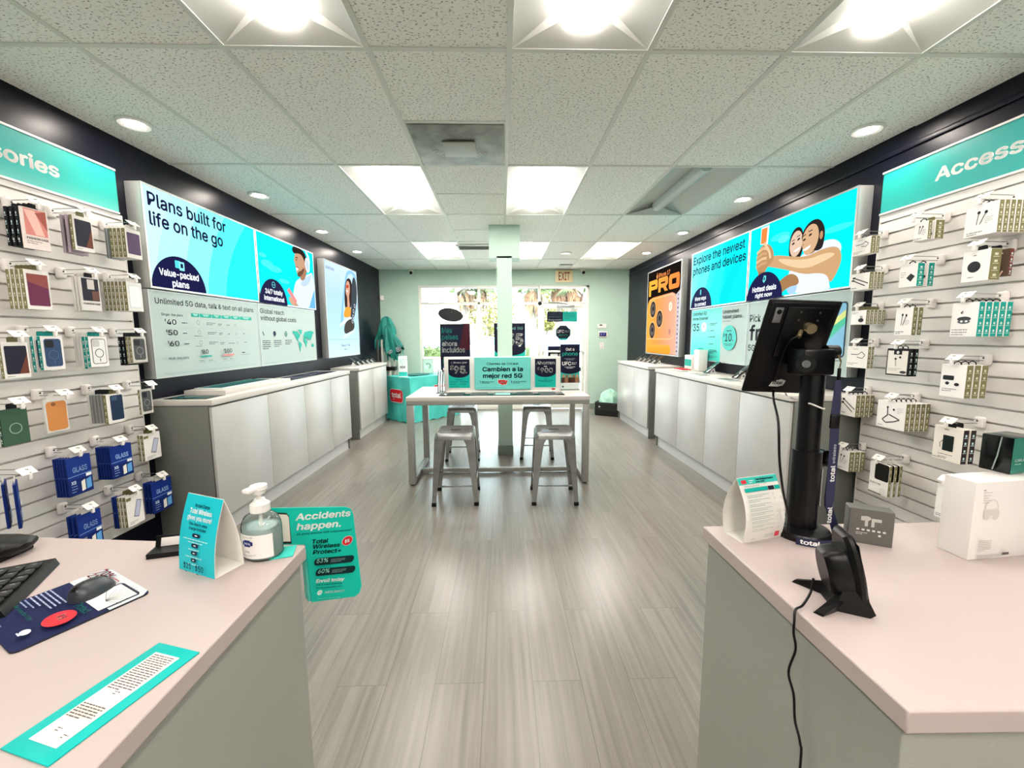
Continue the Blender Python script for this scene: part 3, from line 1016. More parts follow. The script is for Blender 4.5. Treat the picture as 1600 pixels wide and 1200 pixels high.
A.poly(cq([(3.793, 2.352), (3.683, 2.350), (3.692, 2.190), (3.795, 2.205)]), G('#f3f7fa'))
A.poly(cq([(3.786, 2.338), (3.706, 2.336), (3.712, 2.200), (3.788, 2.210)]), G('#f0863f'))
A.poly(cq([(3.80, 1.95), (3.84, 2.02), (3.83, 2.13), (3.79, 2.18), (3.74, 2.20), (3.66, 2.18), (3.60, 2.11), (3.60, 2.03), (3.68, 1.99), (3.72, 1.93)]), G('#b58c62'))
for k in range(4):
    A.line(q([(3.835, 2.135 - 0.042 * k), (3.75, 2.165 - 0.045 * k), (3.69, 2.15 - 0.04 * k)]), 0.024, G(('#dcb88c', '#c79f72')[k % 2]))
A.line(q([(3.735, 2.21), (3.66, 2.12), (3.64, 2.06)]), 0.026, skl)
A.poly(cq([(3.80, 1.97), (3.79, 1.90), (3.72, 1.87), (3.70, 1.95)]), skd)
A.ell(U(3.704), 0.0, 0.247, 0.24, G('#20224a'), a0=0, a1=180)
A.text(U(3.702), V(1.788), 'Hottest deals', G('#f6fbff'), w=0.33, h=0.043, bold=0.03, al='c')
A.text(U(3.702), V(1.735), 'right now', G('#f6fbff'), w=0.235, h=0.035, bold=0.03, al='c')
A.poly([(U(3.725), 0.165), (U(3.705), 0.145), (U(3.68), 0.17), (U(3.68), 0.205), (U(3.71), 0.21)], G('#69dfe2'))
A.poly([(U(3.712), 0.172), (U(3.704), 0.164), (U(3.692), 0.176), (U(3.692), 0.193), (U(3.706), 0.195)], G('#20224a'))
sign('lightbox_sign', rwall(y1, z0), W, H, D1, 'backlit aqua sign of two smiling people taking a selfie', A, group='backlit wall signs')

# ---- right wall, lower row
z0b, z1b = 1.10, 1.706
H2 = z1b - z0b
y1, y0 = 5.125, 3.972
W = y1 - y0
A = Art(D2)
A.rect(0, 0, W, H2, PAPER, 0)
v = lambda z: z - z0b
tp = grad('internet_blend', ['#2bc7b9', '#57d2c8', '#79dcd4', '#5cd6cc'], 2, 0, H2, False)
A.rrect(0.012, 0.012, 0.688, H2 - 0.012, 0.01, tp)
A.text(0.030, v(1.632), 'Unlimited 5G', ink, w=0.33, h=0.036, bold=0.018)
A.text(0.030, v(1.575), 'Home Internet', ink, w=0.37, h=0.036, bold=0.012)
A.text(0.050, v(1.448), '35', ink, w=0.15, h=0.085, bold=0.004)
A.text(0.028, v(1.50), '$', ink, h=0.035)
A.greek(0.205, v(1.462), 0.05, 1, 0.010, 0, ink)
A.ell(0.315, v(1.492), 0.058, 0.055, P('#e6f6f3'))
A.greek(0.315, v(1.515), 0.06, 3, 0.008, 0.008, ink2, al='c')
for i, z in enumerate((1.52, 1.44, 1.37, 1.29)):
    A.ring(0.435, v(z), 0.012, 0.012, 0.003, ink2)
    A.greek(0.465, v(z) + 0.012, 0.14, 2 if i == 0 else 1, 0.009, 0.008, ink, seed=i)
A.rect(0.428, v(1.185), 0.452, v(1.235), P('#9de5dd'))
A.greek(0.475, v(1.235), 0.16, 3, 0.009, 0.007, ink, seed=9)
A.greek(0.40, v(1.165), 0.24, 3, 0.005, 0.006, ink2, seed=12)
A.poly([(0.18, v(1.115)), (0.20, v(1.23)), (0.225, v(1.25)), (0.32, v(1.25)), (0.345, v(1.23)), (0.365, v(1.115))], P('#17ab9f'))
A.text(0.720, v(1.624), 'Unlimited', ink2, w=0.28, h=0.036, bold=0.0)
A.text(0.720, v(1.570), 'tablet plans', ink2, w=0.34, h=0.036, bold=0.0)
A.greek(0.72, v(1.545), 0.29, 1, 0.006, 0, ink2)
A.ell(0.855, v(1.368), 0.132, 0.132, P('#4fc4bb'))
A.greek(0.855, v(1.447), 0.16, 1, 0.012, 0, ink, al='c')
A.text(0.785, v(1.334), '10', ink, w=0.125, h=0.077, bold=0.006)
A.text(0.752, v(1.378), '$', ink, h=0.033)
A.greek(0.918, v(1.348), 0.05, 1, 0.010, 0, ink)
A.greek(0.855, v(1.308), 0.16, 2, 0.007, 0.007, ink2, al='c')
sign('graphic_board', rwall(y1, z0b), W, H2, D2, 'pale board with a teal Home Internet panel and tablet plans disc', A, False, 0.008, group='pale boards under the backlit signs')
y1, y0 = 3.962, 2.795
W = y1 - y0
A = Art(D2)
U = lambda y: y1 - y
A.rect(0, 0, W, H2, PAPER, 0)
A.text(0.025, v(1.520), 'Pick 4 lines, get', ink2, w=0.62, h=0.066, bold=0.004)
A.text(0.028, v(1.348), 'free', P('#3a3d46'), w=0.42, h=0.135, bold=0.02)
A.text(0.022, v(1.248), '5G phones', ink, w=0.42, h=0.056, bold=0.008)
A.greek(0.03, v(1.165), 0.5, 2, 0.006, 0.008, P('#8fa3a2'))
A.rrect(0.90, v(1.235), 1.13, v(1.625), 0.025, P('#1f3042'))
A.rrect(0.91, v(1.245), 1.12, v(1.615), 0.02, P('#7fb8da'))
A.poly([(0.91, v(1.30)), (0.91, v(1.42)), (1.12, v(1.56)), (1.12, v(1.47))], P('#4cc0a0'))
A.poly([(0.91, v(1.39)), (0.91, v(1.43)), (1.12, v(1.57)), (1.12, v(1.52))], P('#d8e08c'))
A.greek(0.91, v(1.215), 0.2, 2, 0.008, 0.008, ink2)
sign('graphic_board', rwall(y1, z0b), W, H2, D2, 'pale board reading Pick 4 lines behind the black tablet stand', A, False, 0.008, group='pale boards under the backlit signs')

# ---- right wall, orange phone poster
y1, y0, z0, z1 = 6.66, 5.445, 1.112, 2.385
W, H = y1 - y0, z1 - z0
A = Art(0.08)
U = lambda y: y1 - y
V = lambda z: z - z0
A.rect(0, 0, W, H, G('#1b1512'), 0)
A.text(U(6.22), V(2.248), 'iPhone 17', G('#ff9a55'), w=0.40, h=0.058, bold=0.004)
A.ell(U(6.275), V(2.272), 0.030, 0.032, G('#ff9a55'))
A.ell(U(6.245), V(2.285), 0.012, 0.014, G('#1b1512'))
A.ell(U(6.268), V(2.315), 0.007, 0.013, G('#ff9a55'), tilt=-0.5)
pro = grad('pro_blend', ['#ffbb3e', '#ffa24a', '#ff8440'], 1, 0.05, W)
L = A.L + 1
A.L = L + 1
B_ = V(2.020)
def block(u0, hol, leg):
    A.poly(hol, pro, L)
pz0, pz1 = V(2.030), V(2.235)
pw = 0.345
x = 0.07
A.poly([(x, pz0 - 0.03), (x + 0.085, pz0 - 0.03), (x + 0.085, pz0 + 0.06), (x + pw - 0.03, pz0 + 0.06), (x + pw, pz0 + 0.09), (x + pw, pz1 - 0.03), (x + pw - 0.03, pz1), (x, pz1)], pro, L)
A.rect(x + 0.09, pz0 + 0.115, x + pw - 0.095, pz1 - 0.065, G('#1b1512'), L + 1)
x = 0.445
A.poly([(x, pz0), (x + 0.085, pz0), (x + 0.085, pz0 + 0.06), (x + 0.17, pz0 + 0.06), (x + 0.245, pz0), (x + pw, pz0), (x + 0.275, pz0 + 0.06), (x + pw - 0.005, pz0 + 0.10), (x + pw - 0.005, pz1 - 0.03), (x + pw - 0.035, pz1), (x, pz1)], pro, L)
A.rect(x + 0.09, pz0 + 0.115, x + pw - 0.10, pz1 - 0.065, G('#1b1512'), L + 1)
x = 0.82
A.rrect(x, pz0, x + pw - 0.005, pz1, 0.05, pro, L)
A.rrect(x + 0.10, pz0 + 0.065, x + pw - 0.105, pz1 - 0.065, 0.012, G('#1b1512'), L + 1)
back = grad('phone_back_blend', ['#ffb347', '#ff9f4e', '#f3a57c', '#e8b7a4'], 1, 0, W)
A.poly([(0.02, 0.02), (0.02, V(1.80)), (0.05, V(1.90)), (0.12, V(1.955)), (0.25, V(1.975)), (0.95, V(1.985)), (1.04, V(1.96)), (1.10, V(1.88)), (1.12, 0.02)], back)
A.poly([(1.12, 0.02), (1.10, V(1.88)), (1.06, V(1.94)), (W - 0.02, V(2.0)), (W - 0.02, 0.02)], G('#cfc5cc'))
for k in range(14):
    A.rect(1.135, 0.06 + k * 0.058, 1.165, 0.085 + k * 0.058, G(('#3c3a40', '#8a868e')[k % 2]))
A.line([(0.06, V(1.345)), (0.95, V(1.345)), (1.05, V(1.38)), (1.09, V(1.46)), (1.09, V(1.85)), (1.03, V(1.94)), (0.95, V(1.96)), (0.25, V(1.95)), (0.12, V(1.93))], 0.010, G('#ffd09a'))
for (a, b) in ((6.385, 1.795), (6.115, 1.640), (6.385, 1.475)):
    A.ell(U(a), V(b), 0.122, 0.135, G('#ffc98f'))
    A.ell(U(a), V(b), 0.110, 0.122, G('#3b3532'))
    A.ell(U(a), V(b), 0.075, 0.085, G('#6d665f'))
    A.ell(U(a) + 0.01, V(b) + 0.01, 0.035, 0.04, G('#2a2a33'))
A.ell(U(5.735), V(1.795), 0.055, 0.062, G('#fff3e2'))
A.ell(U(5.735), V(1.795), 0.035, 0.04, G('#f0d6b4'))
A.ell(U(5.735), V(1.45), 0.045, 0.05, G('#d69d80'))
A.ell(U(5.735), V(1.45), 0.028, 0.03, G('#b98a78'))
A.rrect(0.10, 0.02, 0.98, V(1.262), 0.07, G('#ffb052'))
A.rrect(0.115, 0.02, 0.965, V(1.250), 0.06, grad('phone_glass_blend', ['#ff9c2f', '#ffae45'], 2, 0, 0.15))
sign('lightbox_sign', rwall(y1, z0), W, H, 0.08, 'tall black and orange backlit poster of a triple lens phone', A, rim=0.016, group='backlit wall signs')

# ---- accessories headers above the slatwalls
for side in (0, 1):
    z0, z1 = 2.158, 2.410
    Wd = 1.60
    A = Art(0.030)
    A.rect(0, 0, Wd, z1 - z0, grad('header_blend', ['#58b9b0', '#18a89f', '#0b9f97', '#0b9f97'], 2, 0.0, 0.25, False) if side == 0 else mat('header_teal', '#0c9c95', 0.4), 0)
    if side == 0:
        A.text(Wd - 0.325, 0.090, 'Accessories', P('#f3f6f2'), w=0.62, h=0.064, bold=0.03, al='r')
        M = lwall(2.70 - Wd, z0)
    else:
        A.text(0.322, 0.092, 'Accessories', P('#f3f6f2'), w=0.66, h=0.064, bold=0.03)
        M = rwall(2.70, z0)
    t = thing('header_sign', 'teal Accessories header above the %s slatwall' % ('left', 'right')[side], 'sign', M, 'accessories headers')
    MB().rbox((0, 0, 0), (0.029, Wd, z1 - z0), 0.002, WPLAS).build('backing_board', t)
    e = MB()
    e.rbox((0, -0.004, z1 - z0 - 0.006), (0.036, Wd, z1 - z0 + 0.006), 0.002, WPLAS)
    e.rbox((0, -0.004, -0.006), (0.036, Wd, 0.006), 0.002, WPLAS)
    e.build('edge_channel', t)
    A.build('graphic', t)
# ================================================================ wall cabinets and their worktops
DOORM = noisy('satin_white_door', (0.71, 0.705, 0.69), (0.74, 0.735, 0.72), 3, 0.36, spec=0.5)
TOEM = mat('pale_toe_kick', (0.74, 0.74, 0.73), 0.45)
PANELG = noisy('grey_side_panel', (0.42, 0.43, 0.405), (0.46, 0.47, 0.44), 500, 0.5)
def cabinet(side, ya, yb, seams, label, toplabel):
    """local X out of the wall, Y along it; the near end is at ya"""
    W = yb - ya
    M = lwall(ya, 0) if side == 0 else rwall(yb, 0)
    s = (lambda y: y - ya) if side == 0 else (lambda y: yb - y)
    D = {(0, 1): 0.413, (0, 0): 0.375, (1, 1): 0.499, (1, 0): 0.468}[(side, int(yb - ya > 2))]
    t = thing('wall_cabinet', label, 'cabinet', M, 'white wall cabinets')
    MB().box((0.0, 0.006, 0.14), (D - 0.024, W - 0.006, 0.943), PANELG).build('carcass', t)
    MB().box((0.0, 0.0, 0.0), (D - 0.045, W, 0.139), TOEM).build('toe_kick', t)
    e = sorted([s(y) for y in [ya] + seams + [yb]])
    for a, b in zip(e, e[1:]):
        MB().rbox((D - 0.020, a + 0.002, 0.143), (D, b - 0.002, 0.932), 0.002, DOORM).build('door', t)
    for a in (0.0, W - 0.012):
        MB().rbox((0.0, a - 0.006, 0.0), (D - 0.024, a + 0.018, 0.941), 0.002, PANELG).build('side_panel', t)
    wt = MB()
    wt.rbox((0.002, -0.008, 0.945), (D + 0.012, W + 0.008, 0.985), 0.003, CREAM)
    o = wt.build('worktop')
    o.matrix_world = M
    tag(o, toplabel, 'worktop', 'white worktops on the wall cabinets')
    return M, W, D
LN = cabinet(0, 2.80, 5.17, [3.444, 4.054, 4.64], 'long four door white cabinet under the backlit plans signs', 'white worktop on the long left cabinet')
LF = cabinet(0, 5.60, 6.84, [6.20], 'short two door white cabinet under the pale blue phone poster', 'white worktop carrying a row of phones on the left')
RN = cabinet(1, 2.74, 5.13, [3.33, 3.877, 4.482], 'long four door white cabinet behind the tablet stand', 'white worktop on the long right cabinet')
RF = cabinet(1, 5.47, 6.86, [6.09], 'short two door white cabinet under the orange phone poster', 'white worktop carrying a row of phones on the right')

# things lying on the long left worktop
DARKG = mat('dark_glass_mat', (0.035, 0.05, 0.075), 0.12, spec=0.6)
def lm(M, x, y, z):
    return M @ T(x, y, z)
def flatthing(name, label, cat, M, sx, sy, h, m, art=None, r=0.003, group=None):
    """a thin slab lying flat: X by Y, optional print on its top"""
    b = MB().rbox((-sx / 2, -sy / 2, 0), (sx / 2, sy / 2, h), min(r, h * 0.45), m)
    if art is None:
        o = b.build(name)
        o.matrix_world = M
        return tag(o, label, cat, group)
    t = thing(name, label, cat, M, group)
    b.build('base', t)
    art.build('print', t, frame((0, 0, h), (0, 0, 1), (0, 1, 0)))
    return t
M, W, D = LN
A = Art()
rn = random.Random(3)
for i in range(5):
    A.greek(-0.08, 0.10 - i * 0.045, 0.16, 2, 0.006, 0.006, P('#4fb7b4'), seed=i)
flatthing('counter_mat', 'black mat with teal print at the near end of the left worktop', 'mat', lm(M, 0.22, 0.12, 0.985), 0.29, 0.20, 0.003, DARKG, A, group='dark mats on the worktops')
b = MB().rbox((0.03, 0.26, 0.985), (0.335, 1.16, 1.015), 0.003, CREAM)
o = b.build('riser')
o.matrix_world = M
tag(o, 'low white riser block on the left worktop', 'riser')
A = Art()
A.rect(-0.33, -0.09, 0.33, 0.09, P('#0f4a4b'))
A.rect(-0.33, 0.03, 0.33, 0.05, P('#2a8a86'))
flatthing('leaflet_stack', 'stack of dark teal leaflets lying on the white riser', 'leaflets', lm(M, 0.17, 0.66, 1.015), 0.22, 0.68, 0.010, P('#d5dedb'), A)
A = Art()
for i in range(9):
    A.rect(-0.48 + i * 0.11, -0.05, -0.40 + i * 0.11, 0.02 + 0.02 * (i % 3), P(('#4b4e6a', '#35384f', '#66687f')[i % 3]))
    A.greek(-0.48 + i * 0.11, -0.06, 0.08, 2, 0.006, 0.006, P('#8e90a3'), seed=i)
flatthing('counter_mat', 'long dark navy mat on the far half of the left worktop', 'mat', lm(M, 0.19, 1.72, 0.985), 0.24, 1.08, 0.003, mat('navy_mat', (0.12, 0.12, 0.18), 0.25), A, group='dark mats on the worktops')

# demo phones on white angled stands
STANDW = mat('white_demo_stand', (0.88, 0.88, 0.87), 0.3)
SCREEN = mat('dark_phone_screen', (0.02, 0.025, 0.03), 0.1, spec=0.6)
def demo_phone(M, label, group, w=0.075, l=0.16, screen=SCREEN, tilt=38, name='demo_phone'):
    t = thing(name, label, 'phone', M, group)        # X = away from the wall, screen facing up and out
    st = MB()
    st.prism([(-0.0, 0.0), (0.085, 0.0), (0.060, 0.018), (0.048, 0.060), (0.028, 0.070), (0.008, 0.022)], -0.026, 0.026, STANDW, Rz(PI / 2) @ T(0, -0.04, 0))
    st.rbox((-0.05, -0.035, 0), (0.05, 0.035, 0.005), 0.002, STANDW)
    st.build('stand', t)
    MB().cyl((0.005, 0.0265, 0.026), (0.005, 0.029, 0.026), 0.008, BLACK, n=16).build('screw_cap', t)
    ph = MB()
    R = T(0.004, 0, 0.062) @ Matrix.Rotation(math.radians(tilt), 4, 'Y')
    ph.rbox((-l / 2, -w / 2, 0.0), (l / 2, w / 2, 0.009), 0.004, BLACK, M=R)
    ph.build('phone_body', t)
    MB().rbox((-l / 2 + 0.004, -w / 2 + 0.004, 0.0088), (l / 2 - 0.004, w / 2 - 0.004, 0.0098), 0.0004, screen, M=R).build('screen', t)
    return t
M, W, D = LF
ordn = ['nearest', 'second nearest', 'middle', 'second farthest', 'farthest']
for i in range(5):
    demo_phone(lm(M, 0.20, 0.30 + i * 0.19, 0.985), '%s of five demo phones on white stands on the far left worktop' % ordn[i], 'demo phones on the far left worktop')
M, W, D = RF
for i in range(5):
    demo_phone(lm(M, 0.20, 0.30 + i * 0.19, 0.985), '%s of five demo phones on white stands on the far right worktop' % ordn[4 - i], 'demo phones on the far right worktop')
M, W, D = RN
TEALS = mat('teal_phone_screen', (0.02, 0.33, 0.30), 0.15)
demo_phone(lm(M, 0.17, 5.13 - 4.40, 0.985), 'teal screened demo phone on a white stand on the long right worktop', 'demo phones on the long right worktop', 0.085, 0.19, TEALS)
demo_phone(lm(M, 0.17, 5.13 - 3.85, 0.985), 'dark demo phone on a white stand left of the tablet edge', 'demo phones on the long right worktop', 0.085, 0.19, SCREEN)
# fact cards and clear trays lying along the right worktop
for i, y in enumerate((4.78, 4.30, 3.75, 3.25)):
    A = Art()
    A.greek(-0.06, 0.05, 0.12, 3, 0.006, 0.008, P('#6a7276'), seed=i)
    flatthing('fact_card', ['farthest', 'second farthest', 'second nearest', 'nearest'][i] + ' flat grey card lying along the right worktop', 'card', lm(M, 0.36, 5.13 - y, 0.985), 0.10, 0.24, 0.004, mat('grey_card', (0.58, 0.62, 0.61), 0.2), A, group='cards on the long right worktop')
# phone boxes at its far end
t = thing('product_box', 'white box with a teal front at the far end of the right worktop', 'box', lm(M, 0.16, 0.26, 0.985))
MB().rbox((-0.06, -0.09, 0.004), (0.06, 0.09, 0.178), 0.002, WPLAS).build('carton', t)
A = Art(0.06)
A.rect(-0.085, 0.05, 0.085, 0.13, P('#19a597'))
A.greek(-0.05, 0.035, 0.1, 2, 0.006, 0.006, P('#7b8684'))
A.build('print', t)
t = thing('product_box', 'tall plain white box standing beside the teal fronted box', 'box', lm(M, 0.15, 0.42, 0.985))
MB().rbox((-0.05, -0.06, 0.004), (0.05, 0.06, 0.245), 0.002, WPLAS).build('carton', t)
A = Art(0.05)
A.greek(-0.04, 0.03, 0.08, 2, 0.005, 0.006, P('#a9b0ae'))
A.build('print', t)
t = thing('leaflet_tray', 'low white tray with a red edge in front of the boxes', 'tray', lm(M, 0.30, 0.30, 0.985))
MB().rbox((-0.08, -0.14, 0.0), (0.08, 0.14, 0.012), 0.003, WPLAS).build('tray_base', t)
MB().rbox((-0.05, -0.11, 0.012), (0.06, 0.12, 0.022), 0.003, P('#b3202c')).build('leaflets', t)

# ================================================================ centre table
STEELW = mat('pale_grey_table_frame', (0.60, 0.60, 0.575), 0.4, 0.25)
t = thing('display_table', 'white topped table on a grey steel frame in the middle of the floor', 'table', T(0, 0, 0))
TX0, TX1, TY0, TY1, TZ = -0.884, 0.82, 3.78, 4.60, 0.843
MB().rbox((TX0, TY0, TZ - 0.038), (TX1, TY1, TZ), 0.003, CREAM).build('tabletop', t)
fr = MB()
for y in (TY0, TY1 - 0.03):
    fr.rbox((TX0 + 0.003, y + 0.003, TZ - 0.076), (TX1 - 0.003, y + 0.045, TZ - 0.0385), 0.003, STEELW)
for x in (TX0, TX1 - 0.055):
    fr.rbox((x + 0.004, TY0 + 0.04, TZ - 0.0755), (x + 0.05, TY1 - 0.02, TZ - 0.039), 0.003, STEELW)
fr.build('apron_frame', t)
for x in (TX0 + 0.002, TX1 - 0.062):
    for y in (TY0 + 0.002, TY1 - 0.062):
        lg = MB().rbox((x, y, 0.012), (x + 0.06, y + 0.06, TZ - 0.0765), 0.003, STEELW).build('leg', t)
        MB().cyl((x + 0.03, y + 0.03, 0), (x + 0.03, y + 0.03, 0.014), 0.018, BLACK).build('rubber_foot', lg)
    MB().rbox((x + 0.005, TY0 + 0.06, 0.0125), (x + 0.055, TY1 - 0.06, 0.055), 0.003, STEELW).build('floor_rail', t)
MB().rbox((TX0 + 0.058, 4.12, 0.013), (TX1 - 0.06, 4.17, 0.054), 0.003, STEELW).build('cross_rail', t)

A = Art()
for i in range(5):
    A.rect(-0.52 + i * 0.22, -0.10, -0.36 + i * 0.22, 0.10, P(('#555b5c', '#3f4648', '#6b7172')[i % 3]))
A.rect(-0.08, -0.04, 0.06, 0.10, P('#9fd6cd'))
flatthing('counter_mat', 'black glass mat in front of the table sign', 'mat', T(0.0, 3.955, TZ) @ Rz(-PI / 2) @ Rz(PI), 0.22, 1.19, 0.004, DARKG, A, group='dark mats on the worktops')

# three-poster sign standing on the table
t = thing('table_sign', 'long white table sign with three teal posters in Spanish', 'sign', frame((-0.577, 4.15, TZ), (0, -1, 0), (1, 0, 0)))
SW = 1.172
MB().rbox((-0.025, 0, 0.0), (0.0, SW, 0.352), 0.004, WPLAS).build('backing', t)
MB().rbox((-0.07, 0.02, 0), (0.028, SW - 0.02, 0.010), 0.003, WPLAS).build('foot', t)
navy, teal, wht = P('#12142c'), P('#17b3a4'), P('#f4f7f5')
def small_poster(u0, kind):
    A = Art(0.006)
    w, h = 0.213, 0.288
    b = MB().rbox((0, u0, 0.040), (0.006, u0 + w, 0.040 + h), 0.002, P('#dfe6e3'))
    A.rect(u0, 0.040, u0 + w, 0.040 + h, teal, 0)
    A.poly([(u0, 0.040 + h), (u0, 0.195)] + [(u0 + w / 2 - w / 2 * math.cos(PI * k / 16), 0.195 - 0.052 * math.sin(PI * k / 16)) for k in range(17)] + [(u0 + w, 0.040 + h)], navy)
    c = u0 + w / 2
    if kind == 0:
        A.text(c, 0.288, '4 líneas por', wht, w=0.165, h=0.016, bold=0.03, al='c')
        A.text(u0 + 0.055, 0.190, '95', wht, w=0.115, h=0.068, bold=0.03)
        A.text(u0 + 0.018, 0.222, '$', wht, h=0.044, bold=0.03)
        A.greek(u0 + 0.172, 0.196, 0.025, 1, 0.005, 0, wht)
        A.greek(c, 0.125, 0.13, 1, 0.006, 0, navy, al='c')
        A.greek(u0 + 0.015, 0.104, 0.085, 2, 0.006, 0.016, navy, seed=4)
        A.greek(u0 + 0.115, 0.104, 0.085, 2, 0.006, 0.016, navy, seed=5)
        A.greek(u0 + 0.015, 0.055, 0.18, 1, 0.003, 0, navy)
    else:
        A.text(c, 0.272, 'Ahorren', wht, w=0.187, h=0.032, bold=0.025, al='c')
        A.greek(c, 0.256, 0.055, 1, 0.009, 0, wht, al='c')
        A.text(u0 + 0.055, 0.190, '900', wht, w=0.125, h=0.045, bold=0.025)
        A.text(u0 + 0.025, 0.212, '$', wht, h=0.028, bold=0.02)
        A.greek(c, 0.125, 0.06, 1, 0.005, 0, navy, al='c')
        A.greek(c, 0.112, 0.16, 2, 0.006, 0.006, navy, al='c', seed=8)
        A.greek(u0 + 0.02, 0.055, 0.16, 1, 0.003, 0, navy)
    pl = b.build('poster', t)
    A.build('print', pl)
small_poster(0.043, 0)
small_poster(0.912, 1)
cb = MB().rbox((0.0, 0.306, 0.026), (0.030, 0.868, 0.345), 0.004, P('#57c9bd')).build('centre_panel', t)
A = Art(0.030)
A.rect(0.312, 0.030, 0.862, 0.341, P('#74d5ca'), 0)
cu = 0.587
A.text(cu, 0.272, 'Clientes de Cricket', P('#1d3f4a'), w=0.318, h=0.021, bold=0.02, al='c')
A.text(cu, 0.208, 'Cambien a la', P('#101a38'), w=0.405, h=0.041, bold=0.03, al='c')
A.text(cu, 0.142, 'mejor red 5G', P('#101a38'), w=0.395, h=0.041, bold=0.03, al='c')
usa = [(0.540, 0.118), (0.545, 0.090), (0.560, 0.080), (0.575, 0.076), (0.590, 0.066), (0.600, 0.078), (0.618, 0.072), (0.622, 0.086), (0.636, 0.112), (0.630, 0.116), (0.618, 0.108), (0.612, 0.118), (0.590, 0.120)]
A.poly([(cu + (a - cu) * 1.12, 0.095 + (b_ - 0.095) * 1.2) for a, b_ in usa], P('#f3ded8'))
A.poly(usa, P('#c92a2b'))
A.text(cu - 0.002, 0.090, 'total', wht, w=0.056, h=0.015, bold=0.03, al='c')
A.greek(0.375, 0.106, 0.12, 2, 0.007, 0.006, P('#17343f'), seed=2)
A.greek(0.690, 0.106, 0.13, 2, 0.007, 0.006, P('#17343f'), seed=3)
A.rect(0.360, 0.090, 0.364, 0.112, P('#17343f'))
A.rect(0.672, 0.090, 0.678, 0.110, P('#17343f'))
A.greek(0.325, 0.045, 0.52, 1, 0.003, 0, P('#2b6a6c'))
A.build('print', cb)
bd = Art(0.001)
bd.ell(1.10, 0.020, 0.024, 0.012, P('#efe3df'))
bd.ell(1.10, 0.020, 0.021, 0.009, P('#b03a33'))
bd.build('badge', t)

# clear upright poster to the right of it, and the leaflet holder to the left
t = thing('poster_stand', 'clear stand holding a dark fight night poster at the right end of the table', 'poster stand', frame((0.600, 4.22, TZ), (0.08, -1, 0), (1, 0.08, 0)))
MB().rbox((-0.045, 0.0, 0), (0.03, 0.205, 0.006), 0.002, glass('clear_acrylic', (0.92, 0.97, 0.955))).build('foot', t)
MB().rbox((-0.004, 0.0, 0.006), (0.0, 0.205, 0.47), 0.0015, P('#d7e6e1')).build('card', t)
A = Art(0.0)
A.rect(0.0, 0.008, 0.205, 0.065, P('#e6efec'), 0)
A.rect(0.0, 0.065, 0.205, 0.47, P('#2fae9f'), 0)
A.poly([(0.0, 0.47), (0.0, 0.20)] + [(0.1025 - 0.1025 * math.cos(PI * k / 14), 0.20 - 0.035 * math.sin(PI * k / 14)) for k in range(15)] + [(0.205, 0.47)], navy)
A.text(0.1025, 0.405, 'Get a', wht, w=0.09, h=0.028, bold=0.02, al='c')
A.text(0.1025, 0.355, 'phone', P('#35c0ad'), w=0.165, h=0.036, bold=0.015, al='c')
A.greek(0.1025, 0.325, 0.12, 2, 0.006, 0.006, P('#9aa6b0'), al='c')
A.text(0.02, 0.255, 'UFC', wht, w=0.095, h=0.036, bold=0.03)
A.text(0.122, 0.262, '317', wht, w=0.05, h=0.022, bold=0.0)
A.greek(0.1025, 0.240, 0.11, 2, 0.006, 0.006, wht, al='c')
for i in range(5):
    x = 0.025 + i * 0.036
    A.ell(x + 0.01, 0.142, 0.013, 0.017, P(('#b98566', '#8c5f45')[i % 2]))
    A.rrect(x - 0.012, 0.072, x + 0.032, 0.128, 0.008, P(('#4a2f24', '#93694d', '#35241f')[i % 3]))
A.rect(0.0, 0.060, 0.205, 0.074, P('#e6efec'))
A.ell(0.03, 0.035, 0.010, 0.010, P('#5c6a70'))
A.build('print', t)
t = thing('leaflet_holder', 'shiny metal leaflet holder at the left end of the table sign', 'leaflet holder', T(-0.625, 4.10, TZ))
h = MB()
STEEL = mat('polished_steel', (0.62, 0.63, 0.62), 0.18, 0.9)
h.rbox((-0.02, -0.09, 0), (0.055, 0.06, 0.008), 0.003, STEEL)
h.build('base', t)
for k, x in enumerate((-0.012, 0.010, 0.032)):
    MB().rbox((x, -0.05, 0.008), (x + 0.006, 0.05, 0.235 - 0.012 * k), 0.002, STEEL, M=Matrix.Rotation(math.radians(3), 4, 'Y')).build('divider', t)
A = Art()
A.greek(-0.06, 0.03, 0.11, 3, 0.005, 0.008, P('#a0a6a8'))
flatthing('paper_sheet', 'white printed sheet lying on the left end of the table', 'paper', T(-0.735, 4.22, TZ) @ Rz(-PI / 2), 0.21, 0.15, 0.0012, P('#f0eeec'), A)

